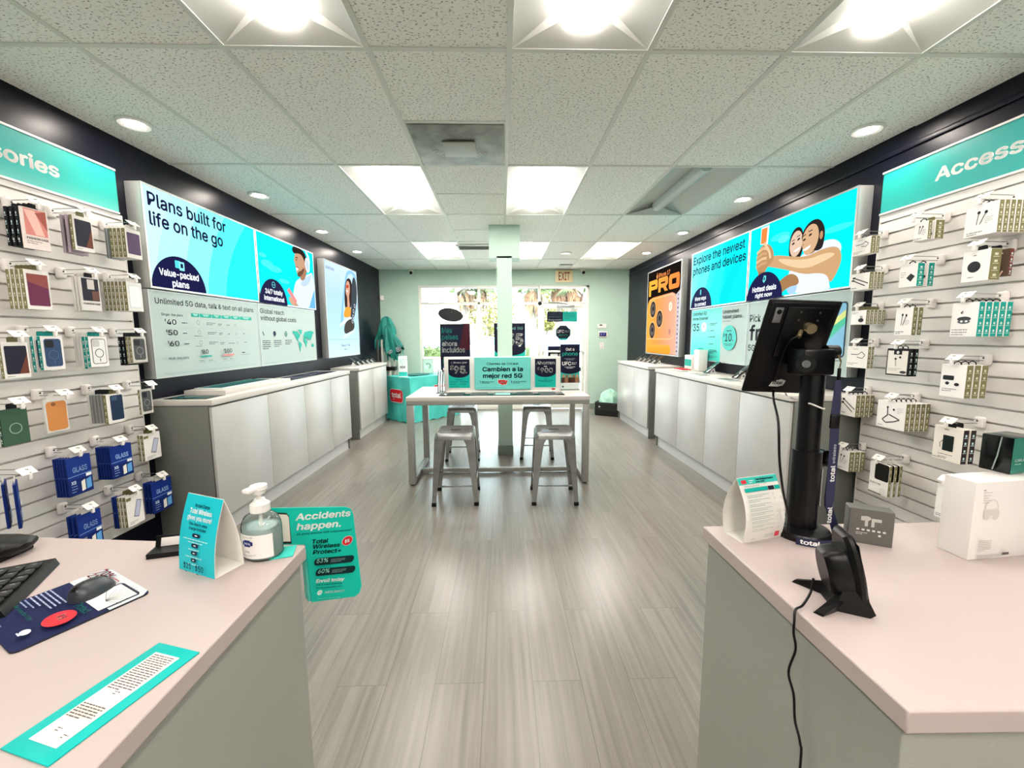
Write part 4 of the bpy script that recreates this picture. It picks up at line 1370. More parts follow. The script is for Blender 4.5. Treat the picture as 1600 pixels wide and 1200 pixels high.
# ---------------------------------------------------------------- metal stools
STOOLM = noisy('gunmetal_stool', (0.56, 0.565, 0.56), (0.63, 0.635, 0.63), 14, 0.26, metal=0.85)
def make_stool():
    t = thing('metal_stool', '', 'stool', T(0, 0, 0), 'metal stools at the centre table')
    Hs, s0, s1, f = 0.61, 0.150, 0.163, 0.192
    se = MB()
    def sq(h, r, z, n=5):
        p = []
        for cx, cy, a0 in ((h - r, -h + r, -90), (h - r, h - r, 0), (-h + r, h - r, 90), (-h + r, -h + r, 180)):
            p += [(cx + r * math.cos(math.radians(a0 + 90 * i / n)), cy + r * math.sin(math.radians(a0 + 90 * i / n)), z) for i in range(n + 1)]
        return p
    se.skin([sq(s1 + 0.003, 0.03, Hs - 0.058), sq(s1, 0.03, Hs - 0.03), sq(s0 + 0.006, 0.032, Hs - 0.008), sq(s0, 0.034, Hs - 0.001), sq(s0 - 0.008, 0.034, Hs), sq(s0 - 0.022, 0.03, Hs - 0.004), sq(s0 - 0.03, 0.028, Hs - 0.006)], STOOLM)
    se.build('seat', t)
    sl = MB()
    sl.rbox((-0.042, -0.011, Hs - 0.0062), (0.042, 0.011, Hs - 0.0038), 0.0006, BLACK)
    sl.build('hand_slot', t)
    for sx in (-1, 1):
        for sy in (-1, 1):
            rings = []
            for z, arm in ((Hs - 0.045, 0.095), (Hs - 0.09, 0.072), (0.45, 0.062), (0.25, 0.048), (0.03, 0.034)):
                k = (Hs - 0.045 - z) / (Hs - 0.075)
                c = s1 - 0.001 + (f - s1) * k
                th = 0.006
                L = [(0, 0), (-arm, 0), (-arm, -th), (-th, -th), (-th, -arm), (0, -arm)]
                rings.append([(sx * (c + a), sy * (c + b), z) for a, b in L])
            lg = MB().skin(rings, STOOLM).build('leg', t)
            fb = MB()
            fb.rbox((-0.036, -0.036, 0), (0.003, 0.003, 0.032), 0.004, BLACK, M=T(sx * f, sy * f, 0) @ Matrix.Diagonal((sx, sy, 1, 1)))
            fb.build('rubber_foot', lg)
    zr = 0.165
    c = s1 + (f - s1) * (Hs - 0.045 - zr) / (Hs - 0.075) - 0.012
    for s in (-1, 1):
        MB().rbox((-c, s * c - 0.008, zr - 0.006), (c, s * c + 0.008, zr + 0.006), 0.003, STOOLM).build('stretcher', t)
        MB().rbox((s * c - 0.008, -c, zr + 0.022), (s * c + 0.008, c, zr + 0.034), 0.003, STOOLM).build('stretcher', t)
    return t
def dup(root, M, label=None, group=None):
    r = root.copy()
    C.objects.link(r)
    r.matrix_world = M
    if label:
        r['label'] = label
    if group:
        r['group'] = group
    def kids(src, dst):
        for ch in [o for o in src.children]:
            c = ch.copy()
            C.objects.link(c)
            c.parent = dst
            kids(ch, c)
    kids(root, r)
    return r
spots = [(-0.397, 3.487, 1, 'front left metal stool nearest the camera before the table'), (0.442, 3.468, -2, 'front right metal stool nearest the camera before the table'),
         (-0.455, 4.72, 2, 'metal stool behind the left half of the table'), (0.405, 4.74, -4, 'metal stool behind the table to the right of the column')]
st0 = None
for x, y, a, lab in spots:
    M = T(x, y, 0) @ Rz(math.radians(a))
    if st0 is None:
        st0 = make_stool()
        st0.matrix_world = M
        st0['label'] = lab
    else:
        dup(st0, M, lab)
# ================================================================ slatwalls and everything hanging on them
SLATW = mat('white_slat_board', (0.86, 0.845, 0.825), 0.42)
GROOVE = 0.0768
def slatwall(side, ya, yb, zlow, ztop, phase, label):
    M = lwall(ya, 0) if side == 0 else rwall(yb, 0)
    W = yb - ya
    prof = []
    z = phase
    while z > zlow + 0.08:
        z -= GROOVE
    prof = [(0.0, zlow), (0.026, zlow)]
    while z < ztop - 0.02:
        if z > zlow + 0.01:
            prof += [(0.026, z - 0.0065), (0.008, z - 0.0055), (0.008, z + 0.0065), (0.026, z + 0.0045)]
        z += GROOVE
    prof += [(0.026, ztop), (0.0, ztop)]
    b = MB()
    n = len(prof)
    vs = [(x, 0, zz) for x, zz in prof] + [(x, W, zz) for x, zz in prof]
    b.add(vs, [(i, (i + 1) % n, n + (i + 1) % n, n + i) for i in range(n)] + [tuple(range(n))[::-1], tuple(range(n, 2 * n))], SLATW)
    t = thing('slatwall', label, 'slatwall', M, 'white slatwalls')
    b.build('grooved_board', t)
    e = MB()
    ee = W if side == 0 else -0.004
    e.rbox((0, ee - 0.0005 if side == 0 else -0.006, zlow), (0.028, ee + 0.006 if side == 0 else 0.0, ztop), 0.002, SLATW)
    e.build('end_strip', t)
slatwall(0, 1.15, 2.715, 0.20, 2.150, 2.118, 'white grooved slatwall hung with phone cases at the left edge')
slatwall(1, 1.15, 2.700, 0.20, 2.150, 1.566, 'white grooved slatwall hung with earphone boxes at the right edge')

WIRE = mat('chrome_wire', (0.62, 0.62, 0.60), 0.2, 0.9)
TAGW = mat('price_tag_white', (0.92, 0.90, 0.88), 0.35)
HOOKW = mat('hook_mount_white', (0.88, 0.86, 0.84), 0.35)
_hook = {}
def peg_hook(M, length, label, group, txt):
    """X out of the wall, origin on the board face at the groove"""
    k = round(length, 2)
    if k not in _hook:
        a = MB()
        a.rbox((0.0, -0.022, -0.026), (0.030, 0.022, 0.034), 0.012, HOOKW, 3)
        a.cyl((0.030, 0, 0.012), (0.032, 0, 0.012), 0.004, BLACK, n=10)
        w = MB()
        w.tube([(0.02, 0, 0.0), (length * 0.96, 0, 0.0), (length, 0, 0.010)], 0.0022, WIRE, 6)
        w.tube([(0.02, 0, 0.020), (length * 0.96, 0, 0.024)], 0.0020, WIRE, 6)
        g = MB()
        g.rbox((-0.003, -0.031, 0.0), (0.0, 0.031, 0.042), 0.002, TAGW, M=T(length, 0, 0.004) @ Matrix.Rotation(math.radians(-48), 4, 'Y'))
        g.rbox((-0.012, -0.007, -0.022), (0.0, 0.007, 0.008), 0.003, TAGW, M=T(length, 0, 0))
        _hook[k] = (a.mesh('mount'), w.mesh('wire_arm'), g.mesh('price_tag'))
    t = thing('peg_hook', label, 'hook', M, group)
    for me, nm in zip(_hook[k], ('mount', 'wire_arm', 'price_tag')):
        put(me, nm, t)
    return t

# one mesh of each kind of pack: front faces +X, thickness back along -X, hung from its top at the origin
_pack = {}
OLIVE = '#7d7a52'
def art_front(A, kind, w, h):
    """picture on the front of a pack, u from -w/2 to w/2, v from -h to 0"""
    L, R_, B, Tp = -w / 2, w / 2, -h, 0
    m = 0.08 * w
    if kind == 'case_dark':
        A.rrect(L + m, B + 0.12 * h, R_ - m, Tp - 0.10 * h, 0.006, P('#232230'))
        A.poly([(R_ - m, B + 0.12 * h), (R_ - m, B + 0.7 * h), (L + 0.55 * w, B + 0.12 * h)], P('#6b3a2c'))
        A.greek(L + m, B + 0.07 * h, 0.5 * w, 1, 0.004, 0, P('#8b8b88'))
    elif kind == 'case_wine':
        A.rrect(L + m, B + 0.10 * h, R_ - m, Tp - 0.10 * h, 0.006, P('#6a2c4b'))
        A.poly([(L + m, Tp - 0.10 * h), (R_ - m, Tp - 0.10 * h), (R_ - m, B + 0.55 * h), (L + m, B + 0.7 * h)], P('#8c4a45'))
    elif kind == 'case_violet':
        A.rrect(L + m, B + 0.14 * h, R_ - m, Tp - 0.12 * h, 0.006, P('#5b4664'))
    elif kind == 'case_clear':
        A.rrect(L + m, B + 0.10 * h, R_ - m, Tp - 0.10 * h, 0.008, P('#d9dcd9'))
        A.rrect(L + 2 * m, B + 0.15 * h, R_ - 2 * m, Tp - 0.14 * h, 0.008, P('#eef0ee'))
    elif kind == 'fashion_pink':
        A.rect(L + m, B + 0.34 * h, R_ - m, Tp - 0.02 * h, P('#d98a80'))
        A.poly([(L + m, Tp - 0.05 * h), (L + 0.5 * w, Tp - 0.05 * h), (R_ - 0.2 * w, B + 0.36 * h), (L + 0.45 * w, B + 0.36 * h)], P('#f0c0b4'))
        A.poly([(R_ - m, Tp - 0.02 * h), (R_ - m, B + 0.5 * h), (L + 0.5 * w, Tp - 0.1 * h)], P('#a85a4e'))
        A.text(0, B + 0.24 * h, 'FASHION CASE', P('#2a2320'), w=0.82 * w, h=0.05 * h, bold=0.02, al='c')
        A.greek(L + m, B + 0.2 * h, 0.6 * w, 2, 0.004, 0.005, P('#87736c'))
    elif kind == 'fashion_dark':
        A.rect(L + m, B + 0.30 * h, R_ - m, Tp - 0.03 * h, P('#2b2a33'))
        A.rect(L + 0.35 * w, Tp - 0.35 * h, L + 0.7 * w, Tp - 0.06 * h, P('#cfc6c2'))
        A.rect(L + 0.55 * w, B + 0.32 * h, R_ - m, Tp - 0.4 * h, P('#6e4a42'))
        A.text(0, B + 0.19 * h, 'FASHION CASE', P('#2a2320'), w=0.82 * w, h=0.05 * h, bold=0.02, al='c')
    elif kind in ('case_blue', 'case_ring', 'case_black_ring'):
        body, ringc = {'case_blue': ('#33496b', '#4b6387'), 'case_ring': ('#e9e8e4', '#2a2a2a'), 'case_black_ring': ('#4d4f50', '#8d9092')}[kind]
        if kind == 'case_ring':
            A.rrect(L + 1.4 * m, B + 0.10 * h, R_ - 1.4 * m, Tp - 0.08 * h, 0.012, P('#2a2a2a'))
            A.rrect(L + 1.8 * m, B + 0.12 * h, R_ - 1.8 * m, Tp - 0.10 * h, 0.010, P(body))
        else:
            A.rrect(L + 1.4 * m, B + 0.10 * h, R_ - 1.4 * m, Tp - 0.08 * h, 0.012, P(body))
        A.rrect(L + 2 * m, Tp - 0.34 * h, L + 0.55 * w, Tp - 0.12 * h, 0.008, P('#222529') if kind != 'case_ring' else P('#c9c8c4'))
        A.ring(0, B + 0.45 * h, 0.24 * w, 0.24 * w, 0.035 * w, P(ringc))
        A.rect(-0.012 * w, B + 0.18 * h, 0.03 * w, B + 0.28 * h, P(ringc))
    elif kind == 'case_orange':
        A.rrect(L + 0.06 * w, B + 0.05 * h, R_ - 0.06 * w, Tp - 0.06 * h, 0.014, P('#d08a4e'))
        A.ell(L + 0.38 * w, Tp - 0.14 * h, 0.10 * w, 0.06 * h, P('#8a5a33'))
    elif kind == 'case_navy':
        A.rrect(L + 0.20 * w, B + 0.10 * h, R_ - 0.06 * w, Tp - 0.05 * h, 0.008, P('#1e2f49'))
        A.rrect(L + 0.26 * w, Tp - 0.22 * h, L + 0.6 * w, Tp - 0.08 * h, 0.006, P('#3d526d'))
    elif kind == 'glass_blue':
        A.rect(L, B, R_, Tp, P('#15307f'), 0)
        A.rect(L, B, R_, B + 0.42 * h, P('#0f2263'))
        A.text(L + 0.22 * w, B + 0.60 * h, 'GLASS', P('#8fb4dd'), w=0.60 * w, h=0.13 * h, bold=0.02)
        A.line([(L, B + 0.50 * h), (R_, B + 0.52 * h)], 0.003, P('#7fa6d6'))
        A.text(L + 0.10 * w, B + 0.30 * h, 'XS', P('#cfe0f2'), w=0.20 * w, h=0.08 * h, bold=0.03)
        A.greek(L + 0.1 * w, B + 0.25 * h, 0.25 * w, 3, 0.004, 0.010, P('#8fb4dd'))
        A.poly([(L + 0.50 * w, B + 0.06 * h), (L + 0.50 * w, B + 0.32 * h), (L + 0.66 * w, B + 0.36 * h), (L + 0.66 * w, B + 0.08 * h)], P('#e8e4da'))
        A.poly([(L + 0.70 * w, B + 0.08 * h), (L + 0.70 * w, B + 0.34 * h), (L + 0.92 * w, B + 0.38 * h), (L + 0.92 * w, B + 0.10 * h)], P('#5f9fd6'))
        A.rect(L + 0.72 * w, B + 0.42 * h, L + 0.95 * w, B + 0.50 * h, P('#e9eef3'))
    elif kind == 'phone_white':
        A.poly([(L + 0.36 * w, B + 0.28 * h), (L + 0.62 * w, B + 0.80 * h), (L + 0.90 * w, B + 0.74 * h), (L + 0.66 * w, B + 0.22 * h)], P('#5c6474'))
        A.poly([(L + 0.40 * w, B + 0.30 * h), (L + 0.64 * w, B + 0.77 * h), (L + 0.86 * w, B + 0.72 * h), (L + 0.64 * w, B + 0.25 * h)], P('#bcc0d6'))
        A.greek(L + 0.1 * w, B + 0.14 * h, 0.5 * w, 2, 0.004, 0.005, P('#6f6f6f'))
        A.rect(L, Tp - 0.16 * h, L + 0.28 * w, Tp - 0.06 * h, P(OLIVE))
    elif kind == 'cable':
        A.line([(L + 0.2 * w, B + 0.62 * h), (L + 0.55 * w, B + 0.62 * h), (L + 0.72 * w, B + 0.75 * h), (L + 0.88 * w, B + 0.60 * h), (L + 0.76 * w, B + 0.45 * h), (L + 0.5 * w, B + 0.5 * h)], 0.004, P('#2a2a2a'))
        A.greek(L + 0.08 * w, B + 0.22 * h, 0.5 * w, 2, 0.004, 0.005, P('#6f6f6f'))
        A.greek(L + 0.3 * w, Tp - 0.12 * h, 0.5 * w, 1, 0.004, 0, P('#8f8f8c'))
    elif kind == 'two_cables':
        A.line([(L + 0.18 * w, B + 0.75 * h), (L + 0.95 * w, B + 0.35 * h)], 0.006, P('#2a2a2a'))
        A.line([(L + 0.14 * w, B + 0.60 * h), (L + 0.80 * w, B + 0.22 * h)], 0.006, P('#2a2a2a'))
        A.rrect(L + 0.10 * w, B + 0.70 * h, L + 0.26 * w, B + 0.80 * h, 0.003, P('#2a2a2a'))
        A.rrect(L + 0.06 * w, B + 0.55 * h, L + 0.22 * w, B + 0.65 * h, 0.003, P('#2a2a2a'))
        A.greek(L + 0.08 * w, B + 0.16 * h, 0.5 * w, 1, 0.005, 0, P('#35466b'))
    elif kind == 'earphones':
        A.ell(L + 0.42 * w, B + 0.74 * h, 0.05 * w, 0.05 * h, P('#232323'))
        A.ell(L + 0.64 * w, B + 0.72 * h, 0.05 * w, 0.05 * h, P('#232323'))
        A.line([(L + 0.42 * w, B + 0.74 * h), (L + 0.38 * w, B + 0.36 * h)], 0.003, P('#232323'))
        A.line([(L + 0.64 * w, B + 0.72 * h), (L + 0.48 * w, B + 0.36 * h)], 0.003, P('#232323'))
        A.greek(L + 0.1 * w, B + 0.14 * h, 0.5 * w, 2, 0.004, 0.005, P('#4a4a4a'))
        A.greek(L + 0.62 * w, B + 0.55 * h, 0.25 * w, 4, 0.003, 0.005, P('#9a9a96'))
    elif kind == 'neckband':
        A.ell(L + 0.38 * w, B + 0.78 * h, 0.035 * w, 0.04 * h, P('#232323'))
        A.ell(L + 0.60 * w, B + 0.72 * h, 0.035 * w, 0.04 * h, P('#232323'))
        A.line([(L + 0.38 * w, B + 0.76 * h), (L + 0.40 * w, B + 0.5 * h), (L + 0.22 * w, B + 0.30 * h), (L + 0.35 * w, B + 0.20 * h), (L + 0.62 * w, B + 0.28 * h), (L + 0.82 * w, B + 0.38 * h), (L + 0.45 * w, B + 0.52 * h)], 0.006, P('#2a2c2e'))
        A.greek(L + 0.72 * w, B + 0.8 * h, 0.2 * w, 4, 0.003, 0.006, P('#9a9a96'))
        A.greek(L + 0.08 * w, B + 0.10 * h, 0.3 * w, 1, 0.004, 0, P('#4a4a4a'))
    elif kind == 'buds':
        A.rrect(L + 0.10 * w, B + 0.52 * h, L + 0.55 * w, B + 0.66 * h, 0.006, P('#26282b'))
        A.ell(L + 0.30 * w, B + 0.42 * h, 0.08 * w, 0.05 * h, P('#26282b'))
        A.ell(L + 0.68 * w, B + 0.40 * h, 0.10 * w, 0.05 * h, P('#26282b'))
        A.greek(L + 0.1 * w, B + 0.26 * h, 0.6 * w, 2, 0.004, 0.006, P('#6d6d6a'))
    elif kind == 'buds_case':
        A.ell(L + 0.5 * w, B + 0.52 * h, 0.26 * w, 0.07 * h, P('#3a3d40'))
        A.ell(L + 0.5 * w, B + 0.44 * h, 0.24 * w, 0.06 * h, P('#5a5e62'))
        A.ell(L + 0.42 * w, B + 0.45 * h, 0.05 * w, 0.03 * h, P('#e7e7e4'))
        A.ell(L + 0.60 * w, B + 0.45 * h, 0.05 * w, 0.03 * h, P('#e7e7e4'))
        A.poly([(L + 0.35 * w, B + 0.70 * h), (L + 0.45 * w, B + 0.78 * h), (L + 0.42 * w, B + 0.66 * h)], P('#3a3d40'))
        A.greek(L + 0.08 * w, B + 0.22 * h, 0.6 * w, 3, 0.004, 0.008, P('#5d5d5a'))
    elif kind == 'speaker':
        A.ell(L + 0.45 * w, B + 0.48 * h, 0.24 * w, 0.18 * h, P('#26282b'))
        A.greek(L + 0.25 * w, B + 0.16 * h, 0.4 * w, 1, 0.004, 0, P('#6d6d6a'))
        A.greek(L + 0.4 * w, Tp - 0.14 * h, 0.2 * w, 1, 0.005, 0, P('#6d6d6a'))
    elif kind == 'charger_disc':
        A.poly([(L + 0.42 * w, B + 0.40 * h), (L + 0.66 * w, B + 0.58 * h), (L + 0.90 * w, B + 0.44 * h), (L + 0.68 * w, B + 0.22 * h)], P('#2c2e30'))
        A.greek(L + 0.1 * w, B + 0.66 * h, 0.3 * w, 3, 0.004, 0.007, P('#8c8c88'))
    elif kind == 'beat':
        A.rect(L, B, R_, Tp, P('#59473a'), 0)
        A.text(L + 0.2 * w, Tp - 0.32 * h, 'BEAT', P('#f1ece4'), w=0.6 * w, h=0.18 * h, bold=0.03)
        A.ell(L + 0.45 * w, B + 0.36 * h, 0.30 * w, 0.20 * h, P('#b9744a'))
        for i in range(4):
            A.line([(L + (0.15 + 0.2 * i) * w, B), (L + (0.25 + 0.2 * i) * w, B + 0.2 * h)], 0.006, P('#d8c0a6'))
    elif kind == 'black_buds':
        A.rect(L + 0.06 * w, B + 0.05 * h, R_ - 0.06 * w, Tp - 0.08 * h, P('#e2ded4'))
        A.rect(L + 0.32 * w, Tp - 0.22 * h, L + 0.68 * w, Tp - 0.05 * h, P('#141416'))
        A.ring(L + 0.5 * w, Tp - 0.14 * h, 0.06 * w, 0.06 * w, 0.006, P('#e6e6e6'))
        A.ell(L + 0.42 * w, B + 0.62 * h, 0.05 * w, 0.04 * h, P('#232323'))
        A.ell(L + 0.62 * w, B + 0.68 * h, 0.05 * w, 0.04 * h, P('#232323'))
        A.line([(L + 0.42 * w, B + 0.6 * h), (L + 0.45 * w, B + 0.35 * h)], 0.003, P('#666666'))
        A.greek(L + 0.12 * w, B + 0.26 * h, 0.6 * w, 2, 0.003, 0.006, P('#8f8c85'))
        A.ell(L + 0.80 * w, B + 0.14 * h, 0.14 * w, 0.05 * h, P('#3a3a3c'))
    elif kind == 'power_bank':
        A.rrect(L + 0.34 * w, B + 0.30 * h, L + 0.72 * w, B + 0.76 * h, 0.004, P('#15201b'))
        A.line([(L + 0.34 * w, B + 0.6 * h), (L + 0.24 * w, B + 0.5 * h), (L + 0.27 * w, B + 0.38 * h)], 0.003, P('#3a3a3a'))
        A.greek(L + 0.22 * w, B + 0.20 * h, 0.5 * w, 2, 0.004, 0.010, P('#5d5650'))
        A.greek(L + 0.04 * w, B + 0.08 * h, 0.85 * w, 1, 0.004, 0, P('#5d5650'))
        A.greek(L + 0.36 * w, Tp - 0.06 * h, 0.4 * w, 1, 0.005, 0, P('#5d5650'))
    elif kind == 'flex_tab':
        A.rrect(L + 0.28 * w, B + 0.46 * h, R_, Tp, 0.012, P('#1b1a14'))
        A.text(L + 0.08 * w, B + 0.30 * h, 'FLEX TAB', P('#4b4a44'), w=0.55 * w, h=0.055 * h, bold=0.005)
        A.greek(L + 0.6 * w, B + 0.2 * h, 0.3 * w, 5, 0.003, 0.006, P('#a9a79c'))
        A.rect(L + 0.02 * w, B, L + 0.7 * w, B + 0.03 * h, P('#4a4a3a'))
    elif kind == 'plug':
        A.ell(L + 0.68 * w, B + 0.30 * h, 0.18 * w, 0.14 * h, P('#2a2a2c'))
        A.rect(L + 0.62 * w, B + 0.42 * h, L + 0.66 * w, B + 0.62 * h, P('#2a2a2c'))
        A.rect(L + 0.72 * w, B + 0.42 * h, L + 0.76 * w, B + 0.60 * h, P('#2a2a2c'))
        A.greek(L + 0.1 * w, Tp - 0.14 * h, 0.4 * w, 2, 0.003, 0.004, P('#8f8c85'))
    elif kind == 'pouch_violet':
        A.poly([(L + m, B + 0.2 * h), (L + m, Tp - 0.1 * h), (R_ - m, Tp - 0.05 * h), (R_ - m, B + 0.2 * h)], P('#6d5163'))
        for i in range(5):
            A.line([(L + m, B + (0.25 + 0.13 * i) * h), (R_ - m, B + (0.33 + 0.13 * i) * h)], 0.006, P(('#a8705a', '#4a4364')[i % 2]))
    elif kind == 'clear_pack':
        A.rect(L + m, B + 0.1 * h, R_ - m, Tp - 0.2 * h, P('#41464b'))
        A.rect(L + 0.3 * w, B + 0.3 * h, R_ - 0.2 * w, Tp - 0.3 * h, P('#a9b0b2'))
    elif kind == 'box_black':
        A.text(0, B + 0.45 * h, 'XS', P('#8d93a0'), w=0.3 * w, h=0.10 * h, al='c')
        A.rect(L + m, B + 0.16 * h, R_ - m, B + 0.26 * h, P('#d6d6d2'))
    elif kind == 'green_ring':
        A.rect(L, B, R_, Tp, P('#3c5a46'), 0)
        A.ring(0, B + 0.45 * h, 0.24 * w, 0.24 * w, 0.03 * w, P('#9fb5a6'))
    elif kind == 'plain_white':
        A.greek(L + m, Tp - 0.15 * h, 0.5 * w, 2, 0.004, 0.006, P('#a5a5a0'))

def pack_mesh(kind, w, h, t, body, side, hang):
    k = (kind, w, h, t, body, side, hang)
    if k in _pack:
        return _pack[k]
    bodym = P(body, 0.4)
    b = MB()
    b.rbox((-t, -w / 2, -h), (0, w / 2, 0), 0.0015, bodym, 1)
    if side:
        si = b._mi(P(side, 0.45))
        for i, f in enumerate(b.f):
            p = [Vector(b.v[j]) for j in f]
            nn = (p[1] - p[0]).cross(p[2] - p[0]).normalized()
            if abs(nn.y) > 0.9:
                b.m[i] = si
        if t > 0.012:
            pale = P('#d2d3bd' if side == OLIVE else '#c9e4df')
            for sg in (-1, 1):
                y2 = sg * (w / 2 + 0.0006)
                for i in range(4):
                    z = -h * (0.14 + 0.22 * i)
                    b.add([(-t * 0.66, y2, z - 0.011), (-t * 0.36, y2, z - 0.011), (-t * 0.36, y2, z), (-t * 0.66, y2, z)], [(0, 1, 2, 3)], pale)
                    b.add([(-t * 0.78, y2, z - 0.018), (-t * 0.22, y2, z - 0.018), (-t * 0.22, y2, z - 0.0155), (-t * 0.78, y2, z - 0.0155)], [(0, 1, 2, 3)], pale)
    parts = [('carton', b.mesh('carton'))]
    A = Art(0.0)
    art_front(A, kind, w, h)
    if A.f:
        parts.append(('front_print', A.mesh('front_print')))
    hm = MB()
    tw = {'loop': 0.018, 'tab': 0.035}.get(hang, 0.02)
    if hang == 'loop':
        hm.tube([(-t / 2, -tw, -0.004), (-t / 2, -tw * 0.8, 0.010), (-t / 2, 0, 0.0165), (-t / 2, tw * 0.8, 0.010), (-t / 2, tw, -0.004)], 0.0028, BLACK, 6)
    else:
        hm.prism([(-tw, -0.006), (tw, -0.006), (tw, 0.018), (tw * 0.7, 0.024), (-tw * 0.7, 0.024), (-tw, 0.018)], -t / 2 - 0.0008, -t / 2 + 0.0008, P({'tab_black': '#17171a', 'tab_olive': '#6d6a44', 'tab_teal': '#138d83'}.get(hang, '#dcd9d3')))
    parts.append(('hang_tab', hm.mesh('hang_tab')))
    _pack[k] = parts
    return parts

# kind: (plain words, body, side colour, hanger)
KIND = {
 'case_dark': ('white box with dark phone case', '#e9e5df', OLIVE, 'tab_olive'),
 'case_wine': ('white box with wine red case', '#e9e5df', OLIVE, 'tab_olive'),
 'case_violet': ('white box with violet phone case', '#e3dfd9', OLIVE, 'tab'),
 'case_clear': ('box with clear phone case', '#e6e5e1', OLIVE, 'tab'),
 'fashion_pink': ('clear pouch with glossy pink case', '#e9dcd6', None, 'tab_black'),
 'fashion_dark': ('clear pouch with dark case', '#d8d5d1', None, 'tab_black'),
 'case_blue': ('white box with blue phone case', '#e9e7e3', '#158c84', 'tab_teal'),
 'case_ring': ('white box with clear ring case', '#efece8', '#158c84', 'tab_teal'),
 'case_black_ring': ('box with charcoal ring case', '#c9c6bd', OLIVE, 'tab_black'),
 'case_orange': ('tan orange phone case card', '#dcd9d3', None, 'tab'),
 'case_navy': ('white box with navy phone case', '#e6e3de', OLIVE, 'tab_olive'),
 'glass_blue': ('blue screen protector pack', '#15307f', '#102566', 'tab'),
 'phone_white': ('white box picturing a lilac phone', '#ebe8e3', OLIVE, 'tab_olive'),
 'cable': ('white box picturing a black cable', '#e9e5df', OLIVE, 'loop'),
 'two_cables': ('white box picturing two cable ends', '#e9e5df', OLIVE, 'loop'),
 'earphones': ('white box picturing wired earphones', '#efece8', OLIVE, 'loop'),
 'neckband': ('wide white neckband headset box', '#efece8', OLIVE, 'loop'),
 'buds': ('white box picturing black earbuds', '#efece8', OLIVE, 'loop'),
 'buds_case': ('white and teal earbud box', '#efece8', '#109c8f', 'loop'),
 'speaker': ('white box picturing a speaker', '#efece8', OLIVE, 'tab_black'),
 'charger_disc': ('white and teal charger box', '#efece8', '#109c8f', 'loop'),
 'beat': ('small brown box lettered BEAT', '#59473a', '#6b2f25', 'tab_black'),
 'black_buds': ('black earbud box with cream window', '#1a1a1c', '#1a1a1c', 'loop'),
 'power_bank': ('cream boxed black power bank', '#e7e0d4', '#2a2226', 'tab_black'),
 'flex_tab': ('white card with black phone grip', '#ece9e3', OLIVE, 'tab'),
 'plug': ('small white black plug box', '#efece8', OLIVE, 'tab_olive'),
 'pouch_violet': ('patterned violet case pouch', '#a79aa3', None, 'tab'),
 'clear_pack': ('clear pack with dark case', '#b9bdbc', '#6d7577', 'tab'),
 'box_black': ('slim black lettered box', '#16161c', '#16161c', 'tab_black'),
 'green_ring': ('green ring phone case card', '#3c5a46', '#2c4434', 'tab_black'),
 'white_pack': ('plain white packet', '#e2e0dc', '#d5d3ce', 'tab'),
 'grey_pack': ('slim grey packet', '#9a9b98', '#7d7f7d', 'tab_black'),
}
ORD = ['front', 'second', 'third', 'fourth', 'fifth', 'sixth', 'last']
NUMW = ['one', 'two', 'three', 'four', 'five', 'six']
ROWN = ['top', 'second', 'third', 'fourth', 'fifth', 'bottom']
def product(kind, M, label, group, w, h, t):
    words_, body, side, hang = KIND[kind]
    r = thing('product_box' if kind not in ('fashion_pink', 'fashion_dark', 'glass_blue', 'pouch_violet', 'clear_pack', 'white_pack', 'grey_pack') else 'product_pack', label, 'packaged accessory', M, group)
    for nm, me in pack_mesh(kind if kind not in ('white_pack', 'grey_pack') else 'plain_white', w, h, t, body, side, hang):
        put(me, nm, r)
    return r

def hook_line(side, row, col, mount, tagpx, packs, hl=None):
    """mount = pixel of the hook on the board, tagpx = pixel of its price tag; packs from the front backwards: (kind, w, h, t, gap, yaw degrees)"""
    y, z = (wl_px if side == 0 else wr_px)(mount[0], mount[1], 0.03)
    # arm length from the tag: walk out of the wall at that y until the pixel column matches
    best = None
    for i in range(8, 40):
        L = i * 0.01
        Mw = (lwall if side == 0 else rwall)(y, z, 0.026 + L)
        p = Mw.translation - Vector((0, 0, CAM_H))
        c = CAM_R.transposed() @ p
        u = 800 + F_PX * c.x / c.z
        if best is None or abs(u - tagpx) < best[0]:
            best = (abs(u - tagpx), L)
    L = hl or best[1]
    M = (lwall if side == 0 else rwall)(y, z, 0.026)
    sd = ('left', 'right')[side]
    colw = ['first', 'second', 'third', 'fourth'][col]
    where_ = 'row %s hook %s, %s slatwall' % (NUMW[row], NUMW[col], sd)
    peg_hook(M, L, 'white price tagged wire hook, ' + where_, 'wire hooks on the %s slatwall' % sd, '')
    x = L - 0.018
    for i, (kind, w, h, t, gap, yaw) in enumerate(packs):
        x -= gap
        if x - t < 0.004:
            break
        Mp = M @ T(x, 0, -0.020) @ Rz(math.radians(yaw))
        lab = KIND[kind][0] + ', '
        lab += ('%s on ' % ORD[min(i, 6)] if len(packs) > 1 else 'on ') + where_
        product(kind, Mp, lab, 'packs on the %s slatwall' % sd, w, h, t)
        x -= t + 0.0015

n = lambda k, w, h, t, c, g=0.002, yaw=0: [(k, w, h, t, g, yaw)] * c
